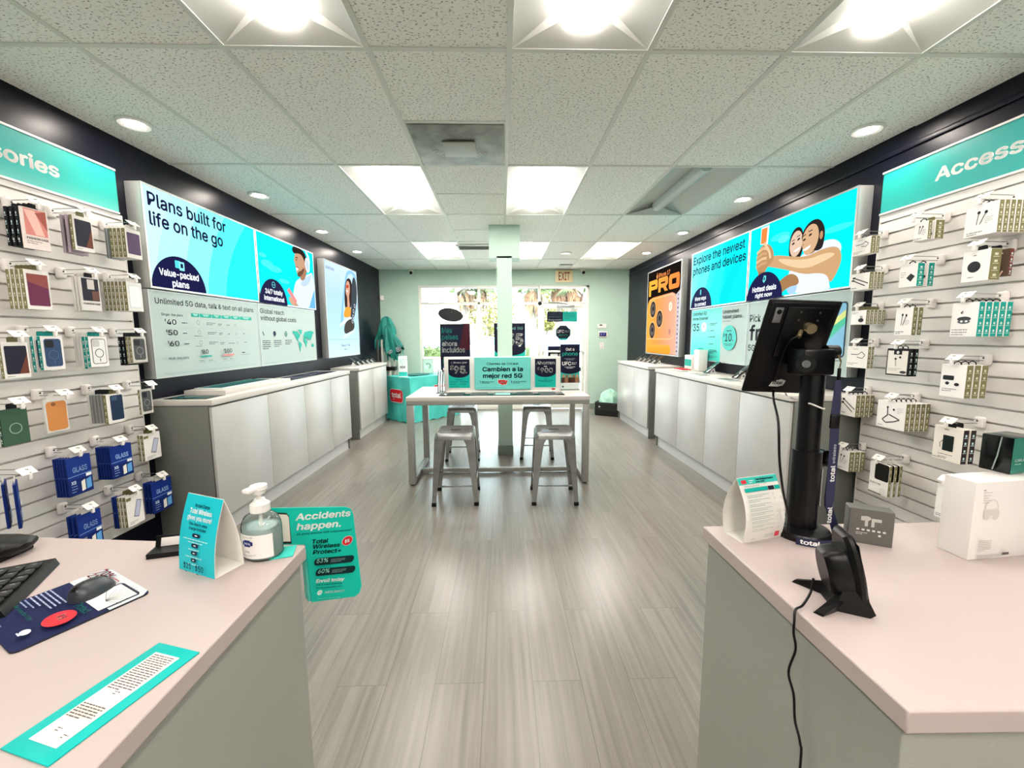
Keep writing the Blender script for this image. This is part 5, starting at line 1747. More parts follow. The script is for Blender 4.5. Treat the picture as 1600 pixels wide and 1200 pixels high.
# left slatwall, columns counted from the picture edge
hook_line(0, 0, 0, (10, 320), 60, [('fashion_pink', 0.105, 0.19, 0.012, 0.01, -4)] + n('box_black', 0.10, 0.18, 0.014, 3, 0.01))
hook_line(0, 0, 1, (75, 333), 137, [('case_dark', 0.10, 0.175, 0.018, 0.015, 0)] + n('pouch_violet', 0.10, 0.19, 0.012, 2, 0.012, 5))
hook_line(0, 0, 2, (160, 354), 212, n('case_violet', 0.10, 0.165, 0.022, 1, 0.004) + n('case_violet', 0.10, 0.165, 0.020, 3) + n('clear_pack', 0.09, 0.17, 0.012, 2, 0.004, 5))
hook_line(0, 1, 0, (8, 416), 62, n('case_wine', 0.105, 0.185, 0.020, 1, 0.004) + n('case_wine', 0.105, 0.185, 0.018, 3))
hook_line(0, 1, 1, (92, 428), 149, [('fashion_dark', 0.10, 0.175, 0.012, 0.02, -3)] + n('white_pack', 0.10, 0.18, 0.010, 2, 0.006))
hook_line(0, 1, 2, (165, 436), 215, n('case_clear', 0.10, 0.17, 0.022, 1, 0.004) + n('case_clear', 0.10, 0.17, 0.019, 5))
hook_line(0, 2, 0, (32, 519), 88, n('case_blue', 0.098, 0.165, 0.018, 1, 0.010) + n('case_blue', 0.09, 0.175, 0.018, 1, 0.02) + n('white_pack', 0.09, 0.165, 0.014, 2, 0.004))
hook_line(0, 2, 1, (107, 520), 161, n('case_ring', 0.10, 0.165, 0.018, 1, 0.014) + n('case_ring', 0.09, 0.175, 0.018, 1, 0.004) + n('white_pack', 0.09, 0.165, 0.012, 3, 0.002))
hook_line(0, 2, 2, (175, 521), 223, n('case_black_ring', 0.10, 0.155, 0.016, 1, 0.012) + n('case_black_ring', 0.10, 0.16, 0.014, 1, 0.004) + n('box_black', 0.10, 0.17, 0.014, 2, 0.006))
hook_line(0, 3, 0, (55, 618), 106, [('case_orange', 0.105, 0.165, 0.012, 0.05, 0)])
hook_line(0, 3, 1, (132, 610), 186, n('case_navy', 0.10, 0.165, 0.020, 1, 0.012) + n('grey_pack', 0.10, 0.16, 0.012, 4, 0.005) + n('white_pack', 0.09, 0.165, 0.012, 1, 0.004))
hook_line(0, 3, 2, (196, 603), 240, n('case_black_ring', 0.085, 0.155, 0.014, 1, 0.035))
hook_line(0, 4, 0, (77, 707), 128, n('glass_blue', 0.125, 0.20, 0.010, 5, 0.003, 2))
hook_line(0, 4, 1, (145, 690), 194, n('glass_blue', 0.125, 0.185, 0.010, 6, 0.003, -2))
hook_line(0, 4, 2, (200, 672), 241, n('phone_white', 0.12, 0.165, 0.018, 1, 0.004) + n('phone_white', 0.12, 0.165, 0.016, 1))
hook_line(0, 5, 0, (95, 795), 146, n('glass_blue', 0.125, 0.20, 0.010, 3, 0.012, 2))
hook_line(0, 5, 1, (167, 767), 216, n('phone_white', 0.11, 0.185, 0.018, 1, 0.010) + n('phone_white', 0.11, 0.185, 0.014, 2) + n('glass_blue', 0.11, 0.19, 0.010, 2, 0.004))
hook_line(0, 5, 2, (215, 745), 259, n('glass_blue', 0.145, 0.20, 0.010, 3, 0.010, -2))
# cut off by the picture's left edge
y, z = wl_px(-45, 742, 0.03)
M = lwall(y, z, 0.026)
peg_hook(M, 0.27, 'white price tagged wire hook at the left edge of the picture', 'wire hooks on the left slatwall', '')
for i in range(2):
    product('glass_blue', M @ T(0.20 - 0.05 * i, 0, -0.02) @ Rz(math.radians(48)) @ T(0, 0, -0.012), ('front', 'rear')[i] + ' blue screen protector pack turned edge on at the left picture edge', 'packs on the left slatwall', 0.115, 0.20, 0.010)
y, z = wl_px(-50, 632, 0.03)
M = lwall(y, z, 0.026)
peg_hook(M, 0.25, 'white price tagged wire hook beside the tan orange case, at the picture edge', 'wire hooks on the left slatwall', '')
product('green_ring', M @ T(0.20, 0, -0.02), 'green ring phone case card at the left picture edge', 'packs on the left slatwall', 0.10, 0.16, 0.014)
y, z = wl_px(-48, 528, 0.03)
M = lwall(y, z, 0.026)
peg_hook(M, 0.24, 'white price tagged wire hook left of the blue ring case, at the picture edge', 'wire hooks on the left slatwall', '')
product('case_dark', M @ T(0.20, 0, -0.02), 'dark phone case box cut by the left picture edge', 'packs on the left slatwall', 0.10, 0.16, 0.016)

# right slatwall, columns counted from the shop-front end
hook_line(1, 0, 0, (1384, 367), 1343, n('cable', 0.135, 0.105, 0.030, 1, 0.004) + n('cable', 0.135, 0.105, 0.022, 1))
hook_line(1, 0, 1, (1480, 341), 1425, n('earphones', 0.075, 0.10, 0.022, 1, 0.035) + n('plug', 0.10, 0.10, 0.050, 1, 0.004))
hook_line(1, 0, 2, (1592, 312), 1530, n('earphones', 0.135, 0.145, 0.024, 6, 0.002))
hook_line(1, 1, 0, (1384, 422), 1340, n('two_cables', 0.135, 0.105, 0.026, 1, 0.004) + n('two_cables', 0.135, 0.105, 0.018, 3))
hook_line(1, 1, 1, (1472, 407), 1414, n('charger_disc', 0.10, 0.125, 0.040, 1, 0.010) + n('charger_disc', 0.10, 0.125, 0.034, 1, 0.020))
hook_line(1, 1, 2, (1582, 385), 1522, n('speaker', 0.115, 0.145, 0.055, 1, 0.004) + [('beat', 0.115, 0.125, 0.026, 0.028, 9)])
hook_line(1, 2, 0, (1377, 480), 1337, n('plug', 0.11, 0.09, 0.022, 7, 0.002))
hook_line(1, 2, 1, (1458, 475), 1408, n('earphones', 0.10, 0.155, 0.026, 2, 0.004))
hook_line(1, 2, 2, (1570, 466), 1503, n('buds_case', 0.115, 0.165, 0.030, 5, 0.003))
hook_line(1, 3, 0, (1370, 536), 1333, n('cable', 0.155, 0.14, 0.020, 1, 0.012) + n('cable', 0.155, 0.14, 0.016, 1))
hook_line(1, 3, 1, (1447, 539), 1398, n('black_buds', 0.135, 0.155, 0.022, 1, 0.006) + n('black_buds', 0.135, 0.155, 0.022, 1, 0.006))
hook_line(1, 3, 2, (1544, 563), 1487, n('buds', 0.115, 0.165, 0.034, 3, 0.003))
hook_line(1, 4, 0, (1358, 611), 1323, n('two_cables', 0.115, 0.145, 0.028, 4, 0.002))
hook_line(1, 4, 1, (1434, 622), 1388, n('neckband', 0.175, 0.16, 0.026, 5, 0.002))
hook_line(1, 4, 2, (1534, 661), 1476, n('power_bank', 0.135, 0.175, 0.030, 2, 0.006))
hook_line(1, 5, 0, (1350, 698), 1313, n('earphones', 0.11, 0.135, 0.034, 4, 0.002))
hook_line(1, 5, 1, (1417, 718), 1367, n('flex_tab', 0.125, 0.19, 0.018, 3, 0.012))
hook_line(1, 5, 2, (1530, 752), 1472, n('earphones', 0.09, 0.18, 0.030, 2, 0.006))
# ================================================================ the two till counters in front
CZ = 0.88
pz = lambda u, v, z=CZ: at(u, v, z=z)
def slab(poly, z0, z1, m, mb=None):
    mb = mb or MB()
    n = len(poly)
    a = sum(poly[i][0] * poly[(i + 1) % n][1] - poly[(i + 1) % n][0] * poly[i][1] for i in range(n))
    if a < 0:
        poly = poly[::-1]
    vs = [(x, y, z0) for x, y in poly] + [(x, y, z1) for x, y in poly]
    return mb.add(vs, [tuple(range(n))[::-1], tuple(range(n, 2 * n))] + [(i, (i + 1) % n, n + (i + 1) % n, n + i) for i in range(n)], m)
CTOP = mat('pinkish_white_counter', (0.725, 0.67, 0.65), 0.38, spec=0.4)
CEDGE = CTOP
CBODY = noisy('grey_counter_panel', (0.60, 0.605, 0.57), (0.64, 0.645, 0.61), 700, 0.5, spec=0.4)
def bevel(o, w=0.003):
    b = o.modifiers.new('bevel', 'BEVEL')
    b.width = w
    b.segments = 2
    b.limit_method = 'ANGLE'
    return o
# left
lp = [(-0.494, 0.994), (-0.499, -0.25), (-1.75, -0.25), (-1.75, 1.115)]
o = bevel(slab(lp, CZ - 0.036, CZ, CTOP).build('countertop'))
tag(o, 'pinkish white countertop holding the mouse pad and hand sanitizer', 'countertop', 'till countertops')
t = thing('till_counter', 'grey till counter under the left countertop', 'counter', T(0, 0, 0), 'till counters')
slab([(-0.506, 0.982), (-0.511, -0.24), (-0.530, -0.24), (-0.530, 0.964)], 0.0, CZ - 0.0365, CBODY).build('aisle_panel', t)
slab([(-0.506, 0.9825), (-1.74, 1.10), (-1.74, 1.08), (-0.531, 0.9645)], 0.0, CZ - 0.0365, CBODY).build('front_panel', t)
# right
rp = [(0.545, 1.061), (0.557, 0.500), (1.75, 0.478), (1.75, 1.064)]
o = bevel(slab(rp, CZ - 0.036, CZ, CTOP).build('countertop'))
tag(o, 'pinkish white countertop holding the tablet stand and white boxes', 'countertop', 'till countertops')
t = thing('till_counter', 'grey till counter under the right countertop', 'counter', T(0, 0, 0), 'till counters')
slab([(0.557, 1.049), (0.568, 0.516), (0.588, 0.516), (0.577, 1.029)], 0.0, CZ - 0.0365, CBODY).build('aisle_panel', t)
slab([(0.557, 1.0495), (1.74, 1.052), (1.74, 1.032), (0.578, 1.0295)], 0.0, CZ - 0.0365, CBODY).build('front_panel', t)
slab([(0.569, 0.5155), (1.74, 0.493), (1.74, 0.513), (0.589, 0.5355)], CZ - 0.052, CZ - 0.0365, CBODY).build('apron', t)
slab([(0.569, 0.5155), (0.592, 0.515), (0.592, 0.535), (0.589, 0.5355)], 0.0, CZ - 0.0525, CBODY).build('end_post', t)
slab([(0.593, 0.520), (1.74, 0.498), (1.74, 0.510), (0.594, 0.532)], 0.0, CZ - 0.0525, CBODY).build('inner_panel', t)

def flat_frame(o, up, reading):            # lying on a surface: X up, reading direction given
    return frame(o, up, reading)
def lying(p0, p1, p3):                     # origin at p0 (reading start, bottom), p1 = reading end, p3 = top
    r = (p1 - p0)
    return frame(p0, (0, 0, 1), r), r.length, (p3 - p0).length

# ---- mouse pad
near, right, far = pz(17, 1025), pz(243, 933), pz(176, 894)
left = near + far - right
M, W, Hh = lying(left, near, far)          # text reads from far to near across the pad, its top to the right
Hh = (far - left).length
t = thing('mouse_pad', 'navy and pale grey printed mouse pad under the mouse', 'mouse pad', M)
A = Art(0.0)
A.rrect(0, 0, W, Hh, 0.012, P('#5a6168'), 0)
b = MB()
base = [(0.0, p[1], p[2]) for p in A.v]
b.prism([(p[1], p[2]) for p in A.v], 0.0, 0.003, mat('pad_edge', (0.10, 0.11, 0.16), 0.7)).build('pad', t)
A = Art(0.003)
A.rrect(0, 0, W, Hh, 0.012, P('#1a2148', 0.7), 0)
A.poly([(0.0, Hh * 0.66), (W, Hh * 0.66), (W, Hh - 0.012), (W - 0.012, Hh), (0.012, Hh), (0.0, Hh - 0.012)], P('#c9cfd2', 0.7))
A.poly([(W * 0.52, Hh * 0.60), (W * 0.95, Hh * 0.60), (W * 0.95, Hh * 0.92), (W * 0.91, Hh * 0.94), (W * 0.56, Hh * 0.94), (W * 0.52, Hh * 0.92)], P('#23283a'))
A.poly([(W * 0.545, Hh * 0.60), (W * 0.925, Hh * 0.60), (W * 0.925, Hh * 0.915), (W * 0.545, Hh * 0.915)], P('#e3e2dd'))
for k in range(9):
    a = PI * 0.5 + (k - 4) * 0.33
    A.line([(W * 0.80, Hh * 0.70), (W * 0.80 + 0.05 * math.cos(a) * 0.7, Hh * 0.70 + 0.05 * math.sin(a))], 0.0009, P('#555b63'))
A.text(W * 0.06, Hh * 0.87, '70%', P('#a11f33'), w=0.055, h=0.016, bold=0.03)
A.text(W * 0.06, Hh * 0.79, '21%', P('#a11f33'), w=0.045, h=0.013, bold=0.03)
A.greek(W * 0.36, Hh * 0.92, 0.03, 4, 0.003, 0.003, P('#a11f33'))
A.text(W * 0.66, Hh * 0.50, 'Protect', P('#46c4a8'), w=0.048, h=0.012, bold=0.0)
A.greek(W * 0.08, Hh * 0.50, 0.085, 5, 0.0034, 0.0034, P('#a4aecb'), seed=3)
A.greek(W * 0.10, Hh * 0.31, 0.05, 2, 0.003, 0.003, P('#93a0c4'), seed=4)
A.text(W * 0.16, Hh * 0.21, 'Get protection today', P('#39b89e'), w=0.085, h=0.0055, bold=0.01)
A.ell(W * 0.80, Hh * 0.36, 0.026, 0.022, P('#e0313a'))
A.text(W * 0.80, Hh * 0.35, '$8', P('#f6e4e2'), w=0.018, h=0.010, bold=0.02, al='c')
A.ell(W * 0.80, Hh * 0.135, 0.010, 0.007, P('#dfe5f2'))
A.greek(W * 0.80, Hh * 0.10, 0.03, 1, 0.003, 0, P('#dfe5f2'), al='c')
A.greek(W * 0.20, Hh * 0.06, 0.06, 2, 0.002, 0.003, P('#7f8bb0'), seed=6)
A.build('print', t)

# ---- mouse
p0, p1 = pz(117, 944), pz(170, 914)
d = (p1 - p0).normalized()
t = thing('computer_mouse', 'dark grey computer mouse resting on the mouse pad', 'mouse', frame((p0 + p1) / 2 + Vector((0, 0, 0.0035)), (0, 0, 1), d))
def mouse_ring(s, k, z0, n=20):            # s along Y (-1..1), cross-section in X (height) and Z (width)
    w = 0.0275 * k * (1 - abs(s) ** 2.6) ** 0.42
    h = 0.029 * (1 - 0.25 * s) * (1 - abs(s) ** 3.0) ** 0.5
    out = []
    for i in range(n):
        a = PI * 2 * i / n
        x = math.sin(a)
        out.append((z0 + max(0.0, h * max(x, 0) ** 0.8) if x > 0 else z0, s * 0.037, w * math.cos(a) * (1 if x <= 0 else 1.0)))
    return out
ss = [-0.999, -0.97, -0.9, -0.78, -0.6, -0.35, -0.1, 0.2, 0.45, 0.65, 0.82, 0.92, 0.98, 0.999]
MB().skin([mouse_ring(s, 1.0, 0.0) for s in ss], mat('charcoal_mouse', (0.20, 0.215, 0.235), 0.38)).build('shell', t)
tp = MB()
tp.skin([[(x + 0.0012, y, z * 0.72) for x, y, z in mouse_ring(s, 1.0, 0.0)] for s in [-0.86, -0.8, -0.6, -0.3, 0, 0.3, 0.5, 0.58]], mat('black_mouse_top', (0.06, 0.055, 0.06), 0.3))
tp.build('palm_cover', t)
MB().cyl((0.0165, 0.0235, -0.003), (0.0165, 0.0235, 0.003), 0.0055, BLACK, n=18).build('scroll_wheel', t)

# ---- keyboard (runs off the left edge of the picture)
c1, c2, c3 = pz(92, 882), pz(8, 967), pz(0, 892.6)
M = frame(c1, (0, 0, 1), c3 - c1)
KD = 0.155
M = frame(c1 + Vector((0, 0, 0.001)), (0, 0, 1), (c1 - c2).cross(Vector((0, 0, 1))) * -1)
if (M.to_3x3() @ Vector((0, 1, 0))).x > 0:
    M = frame(c1 + Vector((0, 0, 0.001)), (0, 0, 1), (c1 - c2).cross(Vector((0, 0, 1))))
t = thing('keyboard', 'black computer keyboard cut off by the left picture edge', 'keyboard', M)
zs = 1 if (M.inverted() @ c2).z > 0 else -1
KD = abs((M.inverted() @ c2).z)
kb = MB()
kb.skin([[(0, -0.002, 0), (0.016, 0.004, 0), (0.016, 0.004, zs * KD), (0, -0.002, zs * KD)], [(0, 0.45, 0), (0.016, 0.445, 0), (0.016, 0.445, zs * KD), (0, 0.45, zs * KD)]], BLACK)
kb.build('case', t)
KEYM = mat('black_key', (0.03, 0.03, 0.034), 0.45)
KEYP = P('#c9ccd2')
for r in range(6):
    for c in range(9):
        y, z = 0.016 + c * 0.0255, zs * (0.022 + r * (KD - 0.04) / 6)
        k = MB().rbox((0.016, y, min(z, z + zs * 0.024)), (0.0225, y + 0.0215, max(z, z + zs * 0.024)), 0.003, KEYM)
        k.add([(0.0229, y + 0.006, z + zs * 0.008), (0.0229, y + 0.013, z + zs * 0.008), (0.0229, y + 0.013, z + zs * 0.0095), (0.0229, y + 0.006, z + zs * 0.0095)], [(0, 1, 2, 3)], KEYP)
        k.build('key', t)

# ---- teal placard lying at the aisle edge
tl, tr, br, bl = pz(235, 1003), pz(312, 1018), pz(75, 1200), pz(0, 1172)
M, W, Hh = lying(bl, br, tl)
Hh = (tl - bl).length
t = thing('placard', 'teal bordered placard with fine print lying at the counter edge', 'placard', M)
MB().rbox((0, 0, 0), (0.0025, W, Hh), 0.0008, P('#16b3ab', 0.35)).build('board', t)
A = Art(0.0025)
A.rect(W * 0.22, Hh * 0.09, W * 0.80, Hh * 0.90, P('#e7ddd6'))
dk = P('#4f4a48')
A.greek(W * 0.26, Hh * 0.88, W * 0.48, 17, 0.0021, 0.0019, dk, seed=2)
A.greek(W * 0.50, Hh * 0.52, W * 0.12, 2, 0.0016, 0.002, dk, seed=3)
A.greek(W * 0.26, Hh * 0.39, W * 0.48, 6, 0.0020, 0.0019, dk, seed=4)
A.greek(W * 0.42, Hh * 0.20, W * 0.10, 2, 0.0015, 0.002, dk, seed=5)
A.greek(W * 0.66, Hh * 0.17, W * 0.10, 2, 0.0015, 0.002, dk, seed=6)
A.build('print', t)

# ---- tent cards
def tent(M, w, d, h, bulge, front, label, artfn, flip=False):
    """front face towards +X; Y along the width; apex above the middle; sides bow by bulge"""
    t = thing('tent_card', label, 'tent card', M, 'folded tent cards')
    n = 10
    face = [(d * (1 - k / n) - d / 2 * (1 - k / n) + bulge * math.sin(PI * k / n) * 1.0, h * k / n) for k in range(n + 1)]
    face = [(d / 2 * (1 - k / n) + bulge * math.sin(PI * k / n), h * k / n) for k in range(n + 1)]
    card = mat('white_card', (0.90, 0.89, 0.86), 0.5)
    def sheet(pts, th):
        b = MB()
        for (x0, z0), (x1, z1) in zip(pts, pts[1:]):
            nx, nz = (z1 - z0), -(x1 - x0)
            l = math.hypot(nx, nz) or 1
            nx, nz = nx / l * th, nz / l * th
            b.add([(x0, 0, z0), (x1, 0, z1), (x1, w, z1), (x0, w, z0), (x0 - nx, 0, z0 - nz), (x1 - nx, 0, z1 - nz), (x1 - nx, w, z1 - nz), (x0 - nx, w, z0 - nz)],
                  [(0, 3, 2, 1), (4, 5, 6, 7), (0, 1, 5, 4), (3, 7, 6, 2), (1, 2, 6, 5), (0, 4, 7, 3)], card)
        return b
    sheet(face, 0.0012).build('front_sheet', t)
    sheet([(-x, z) for x, z in reversed(face)], 0.0012).build('back_sheet', t)
    MB().box((-d / 2, 0, 0.0), (d / 2, w, 0.001), card).build('base_sheet', t)
    A = Art(0.0)
    artfn(A, w, h)
    # wrap the flat print round the bowed face
    def place(p):
        x, u, v = p
        k = min(max(v / h, 0), 1)
        bx = d / 2 * (1 - k) + bulge * math.sin(PI * k)
        return (bx + 0.0004 + x, u, v)
    A.v = [place(p) for p in A.v]
    A.build('front_print', t)
    return t
def subdivided_rect(A, a, b, c, d, m, L, n=10):
    for i in range(n):
        A.rect(a, b + (d - b) * i / n, c, b + (d - b) * (i + 1) / n, m, L)
def art_access(A, w, h):
    subdivided_rect(A, 0, 0, w, h, P('#22c9d6', 0.35), 0)
    A.L = 2
    c = w / 2
    nv, wh = P('#123048'), P('#eefcfb')
    A.text(c, h * 0.855, 'Access Charge', nv, w=w * 0.42, h=0.0065, bold=0.0, al='c')
    A.text(c, h * 0.775, 'Total Wireless', wh, w=w * 0.62, h=0.0095, bold=0.045, al='c')
    A.text(c, h * 0.695, 'gives you more!', wh, w=w * 0.68, h=0.0095, bold=0.045, al='c')
    A.text(c, h * 0.630, 'One-time in-store', nv, w=w * 0.50, h=0.0060, bold=0.0, al='c')
    A.text(c, h * 0.575, 'charge includes', nv, w=w * 0.48, h=0.0060, bold=0.0, al='c')
    for i, v in enumerate((0.485, 0.36, 0.265, 0.175)):
        k = 0.013 - 0.0015 * i
        A.rrect(c - k, h * v, c + k, h * v + 0.0085, 0.004, P('#1a2a48'))
        A.greek(c, h * v + 0.0058, k * 1.2, 1, 0.003, 0, wh, al='c')
        A.greek(c, h * v - 0.003, w * (0.68 - 0.05 * i), 2 if i == 0 else 1, 0.0030, 0.0030, P('#b6f0f0'), al='c', seed=i)
    A.text(c - 0.032, h * 0.075, '$25', nv, w=0.025, h=0.0125, bold=0.0)
    A.rect(c + 0.0005, h * 0.045, c + 0.0012, h * 0.135, nv)
    A.text(c + 0.008, h * 0.075, '$50', nv, w=0.027, h=0.0125, bold=0.0)
    A.greek(c - 0.026, h * 0.045, 0.014, 1, 0.002, 0, nv)
    A.greek(c + 0.012, h * 0.045, 0.018, 1, 0.002, 0, nv)
fl, fr_, bk = pz(281, 888), pz(336, 905), pz(377, 880)
nrm = (fr_ - fl).cross(Vector((0, 0, 1)))
wv = (fr_ - fl)
dp = 0.066
M = frame(fl - nrm.normalized() * dp / 2, nrm, wv)
tent(M, wv.length, dp, 0.166, 0.008, 0, 'turquoise Access Charge tent card beside the sanitizer bottle', art_access)
def art_table(A, w, h):
    A.L = 2
    tl2, gy, dk2 = P('#15a99b'), P('#9db0a6'), P('#20302f')
    subdivided_rect(A, 0.0, h * 0.90, w, h * 0.995, P('#3bbdb0'), 2, 2)
    A.rrect(0.008, h * 0.915, 0.024, h * 0.965, 0.002, P('#c8323a'))
    A.greek(0.032, h * 0.955, 0.014, 2, 0.002, 0.002, P('#e9f6f2'))
    A.text(0.052, h * 0.945, 'Total Wireless Protect+', dk2, w=0.060, h=0.0045, bold=0.03)
    A.greek(0.052, h * 0.935, 0.058, 1, 0.003, 0, dk2)
    A.greek(0.012, h * 0.885, 0.095, 1, 0.002, 0, gy)
    A.rect(0.010, h * 0.80, w * 0.66, h * 0.855, tl2)
    A.rect(w * 0.67, h * 0.80, w * 0.82, h * 0.855, P('#1e2330'))
    A.rect(w * 0.83, h * 0.80, w * 0.97, h * 0.855, tl2)
    for i in range(9):
        A.greek(0.010, h * (0.76 - 0.062 * i), w * 0.55, 2, 0.0020, 0.0018, gy, seed=i)
        if i in (0, 1) or i > 3:
            A.ring(w * 0.74, h * (0.745 - 0.062 * i), 0.0022, 0.0022, 0.0007, gy)
        if i in (1,) or i > 3:
            A.ring(w * 0.90, h * (0.745 - 0.062 * i), 0.0022, 0.0022, 0.0007, gy)
    A.rrect(w * 0.66, h * 0.09, w * 0.78, h * 0.18, 0.003, P('#c8404a'))
    A.greek(w * 0.40, h * 0.16, w * 0.22, 3, 0.0018, 0.0018, gy)
    A.greek(0.010, h * 0.12, w * 0.12, 2, 0.0018, 0.0018, gy)
    A.greek(0.010, h * 0.05, w * 0.85, 2, 0.0012, 0.0015, gy)
f_, r_ = pz(1160, 849), pz(1220, 838)
wv = r_ - f_
nrm = wv.cross(Vector((0, 0, 1)))
M = frame(f_ - nrm.normalized() * 0.03, nrm, wv)
tent(M, wv.length, 0.060, 0.158, 0.020, 0, 'white tent card with a printed table beside the tablet stand', art_table)

# ---- hand sanitizer bottle
s = pz(412, 866)
t = thing('sanitizer_bottle', 'clear hand sanitizer bottle with a white pump on the left countertop', 'bottle', T(s.x, s.y, CZ) @ Rz(math.radians(-18)))
SH = glass('clear_bottle_plastic', (0.96, 0.98, 0.975), rough=0.05)
gel = mat('clear_gel', (0.86, 0.92, 0.905), 0.2, alpha=0.55)
R = 0.047
MB().lathe([(R * 0.90, 0.0), (R, 0.006), (R, 0.072), (R * 0.97, 0.082), (R * 0.82, 0.097), (R * 0.5, 0.106), (0.018, 0.109), (0.016, 0.113)], SH, 40, sy=0.82).build('bottle_body', t)
MB().lathe([(R * 0.86, 0.003), (R * 0.965, 0.008), (R * 0.965, 0.071), (R * 0.955, 0.074)], gel, 40, sy=0.81).build('gel', t)
lb = MB()
ring = []
for i in range(25):
    a = -PI / 2 - 1.25 + 2.5 * i / 24
    ring.append((math.cos(a) * (R + 0.0006), math.sin(a) * (R + 0.0006) * 0.82))
for (x0, y0), (x1, y1) in zip(ring, ring[1:]):
    lb.add([(x0, y0, 0.010), (x1, y1, 0.010), (x1, y1, 0.066), (x0, y0, 0.066)], [(0, 1, 2, 3)], P('#eceae6'))
lb.build('label', t)
A = Art(0.0)
A.text(0, 0.060, 'EMALAR', P('#b3aba6'), w=0.028, h=0.0035, al='c')
A.rrect(-0.014, 0.042, 0.014, 0.052, 0.003, P('#26306e'))
A.rect(-0.008, 0.039, 0.008, 0.055, P('#26306e'))
A.text(0, 0.0445, '75%', P('#e6e9f6'), w=0.018, h=0.0045, bold=0.02, al='c')
A.text(0, 0.025, '75%', P('#5a5d72'), w=0.012, h=0.005, al='c')
A.greek(0, 0.021, 0.04, 2, 0.0014, 0.0016, P('#8d8c92'), al='c')
A.v = [((R + 0.001 + x) * math.cos(-PI / 2 + u / R), (R + 0.001 + x) * math.sin(-PI / 2 + u / R) * 0.83, v) for x, u, v in A.v]
A.build('label_print', t)
MB().lathe([(0.017, 0.108), (0.021, 0.110), (0.021, 0.128), (0.017, 0.131), (0.012, 0.137), (0.0115, 0.140)], WPLAS, 28).build('collar', t)
pm = MB()
pm.lathe([(0.006, 0.139), (0.006, 0.150), (0.013, 0.152), (0.014, 0.160), (0.019, 0.163), (0.018, 0.172), (0.008, 0.175)], WPLAS, 24)
pm.rbox((-0.012, -0.036, 0.162), (0.012, 0.004, 0.173), 0.005, WPLAS)
pm.build('pump_head', t)
MB().cyl((0, 0, 0.012), (0, 0, 0.110), 0.004, WPLAS, n=10).build('dip_tube', t)

# ---- Accidents happen sign hung at the far corner of the left counter
P0, P1 = at(487, 940, y=1.05), at(563, 932, y=1.14)
rd = Vector((P1.x - P0.x, P1.y - P0.y, 0))
nrm = rd.cross(Vector((0, 0, 1)))
M = frame((P0.x, P0.y, 0.672), nrm, rd)
t = thing('counter_sign', 'teal Accidents happen sign hung at the counter corner', 'sign', M)
def on_sign(u, v):                      # pixel to sign coordinates
    d = _ray(u, v)
    n_ = nrm.normalized()
    o_ = Vector((P0.x, P0.y, 0.672)) - Vector((0, 0, CAM_H))
    k = o_.dot(n_) / d.dot(n_)
    q_ = M.inverted() @ (d * k + Vector((0, 0, CAM_H)))
    return q_.y, q_.z
SG = [on_sign(*p) for p in ((487, 941), (555, 932), (562, 926), (565, 915), (552, 803), (548, 795), (540, 792), (424, 794), (424, 851), (476, 851), (479, 862))]
MB().prism(SG, -0.004, 0.0, P('#18bca6', 0.3)).build('panel', t)
tk = MB()
a0, a1 = on_sign(479, 866), on_sign(486, 940)
tk.prism([(a0[0] - 0.004, a0[1]), (a0[0] + 0.006, a0[1]), (a1[0] + 0.004, a1[1]), (a1[0] - 0.005, a1[1])], -0.030, -0.0045, P('#57cdbd', 0.25))
tk.build('side_return', t)
A = Art(0.0)
ph = [on_sign(*p) for p in ((424, 800), (449, 801), (453, 806), (457, 849), (424, 849))]
A.poly([(a - 0.002, b) for a, b in ph], P('#2a2a2c'))
ph = [on_sign(*p) for p in ((424, 803), (448, 804), (451, 808), (454, 846), (424, 846))]
A.poly(ph, P('#e2dccd'))
def stx(px, py, txt, m, px2, h, bold):
    a, b = on_sign(px, py), on_sign(px2, py - (px2 - px) * 0.085)
    A.text(a[0], a[1], txt, m, w=math.hypot(b[0] - a[0], b[1] - a[1]), h=h, bold=bold, tilt=math.atan2(b[1] - a[1], b[0] - a[0]))
wh, dk3 = P('#f6faf6'), P('#0d2a2c')
stx(461, 813, 'Accidents', wh, 547, 0.0165, 0.035)
stx(463, 828, 'happen.', wh, 532, 0.0165, 0.035)
stx(463, 836, 'Is your phone still unprotected?', dk3, 549, 0.005, 0.01)
stx(486, 849, 'Total', dk3, 512, 0.0105, 0.025)
stx(487, 857, 'Wireless', dk3, 530, 0.0105, 0.025)
stx(488, 865.5, 'Protect+', dk3, 532, 0.0105, 0.025)
c_ = on_sign(542, 844)
A.ell(c_[0], c_[1], 0.0155, 0.0135, P('#e6d8cf'))
A.ell(c_[0], c_[1], 0.0145, 0.0125, P('#c2242d'))
A.text(c_[0] - 0.001, c_[1] - 0.005, '$8', wh, w=0.013, h=0.009, bold=0.03, al='c')
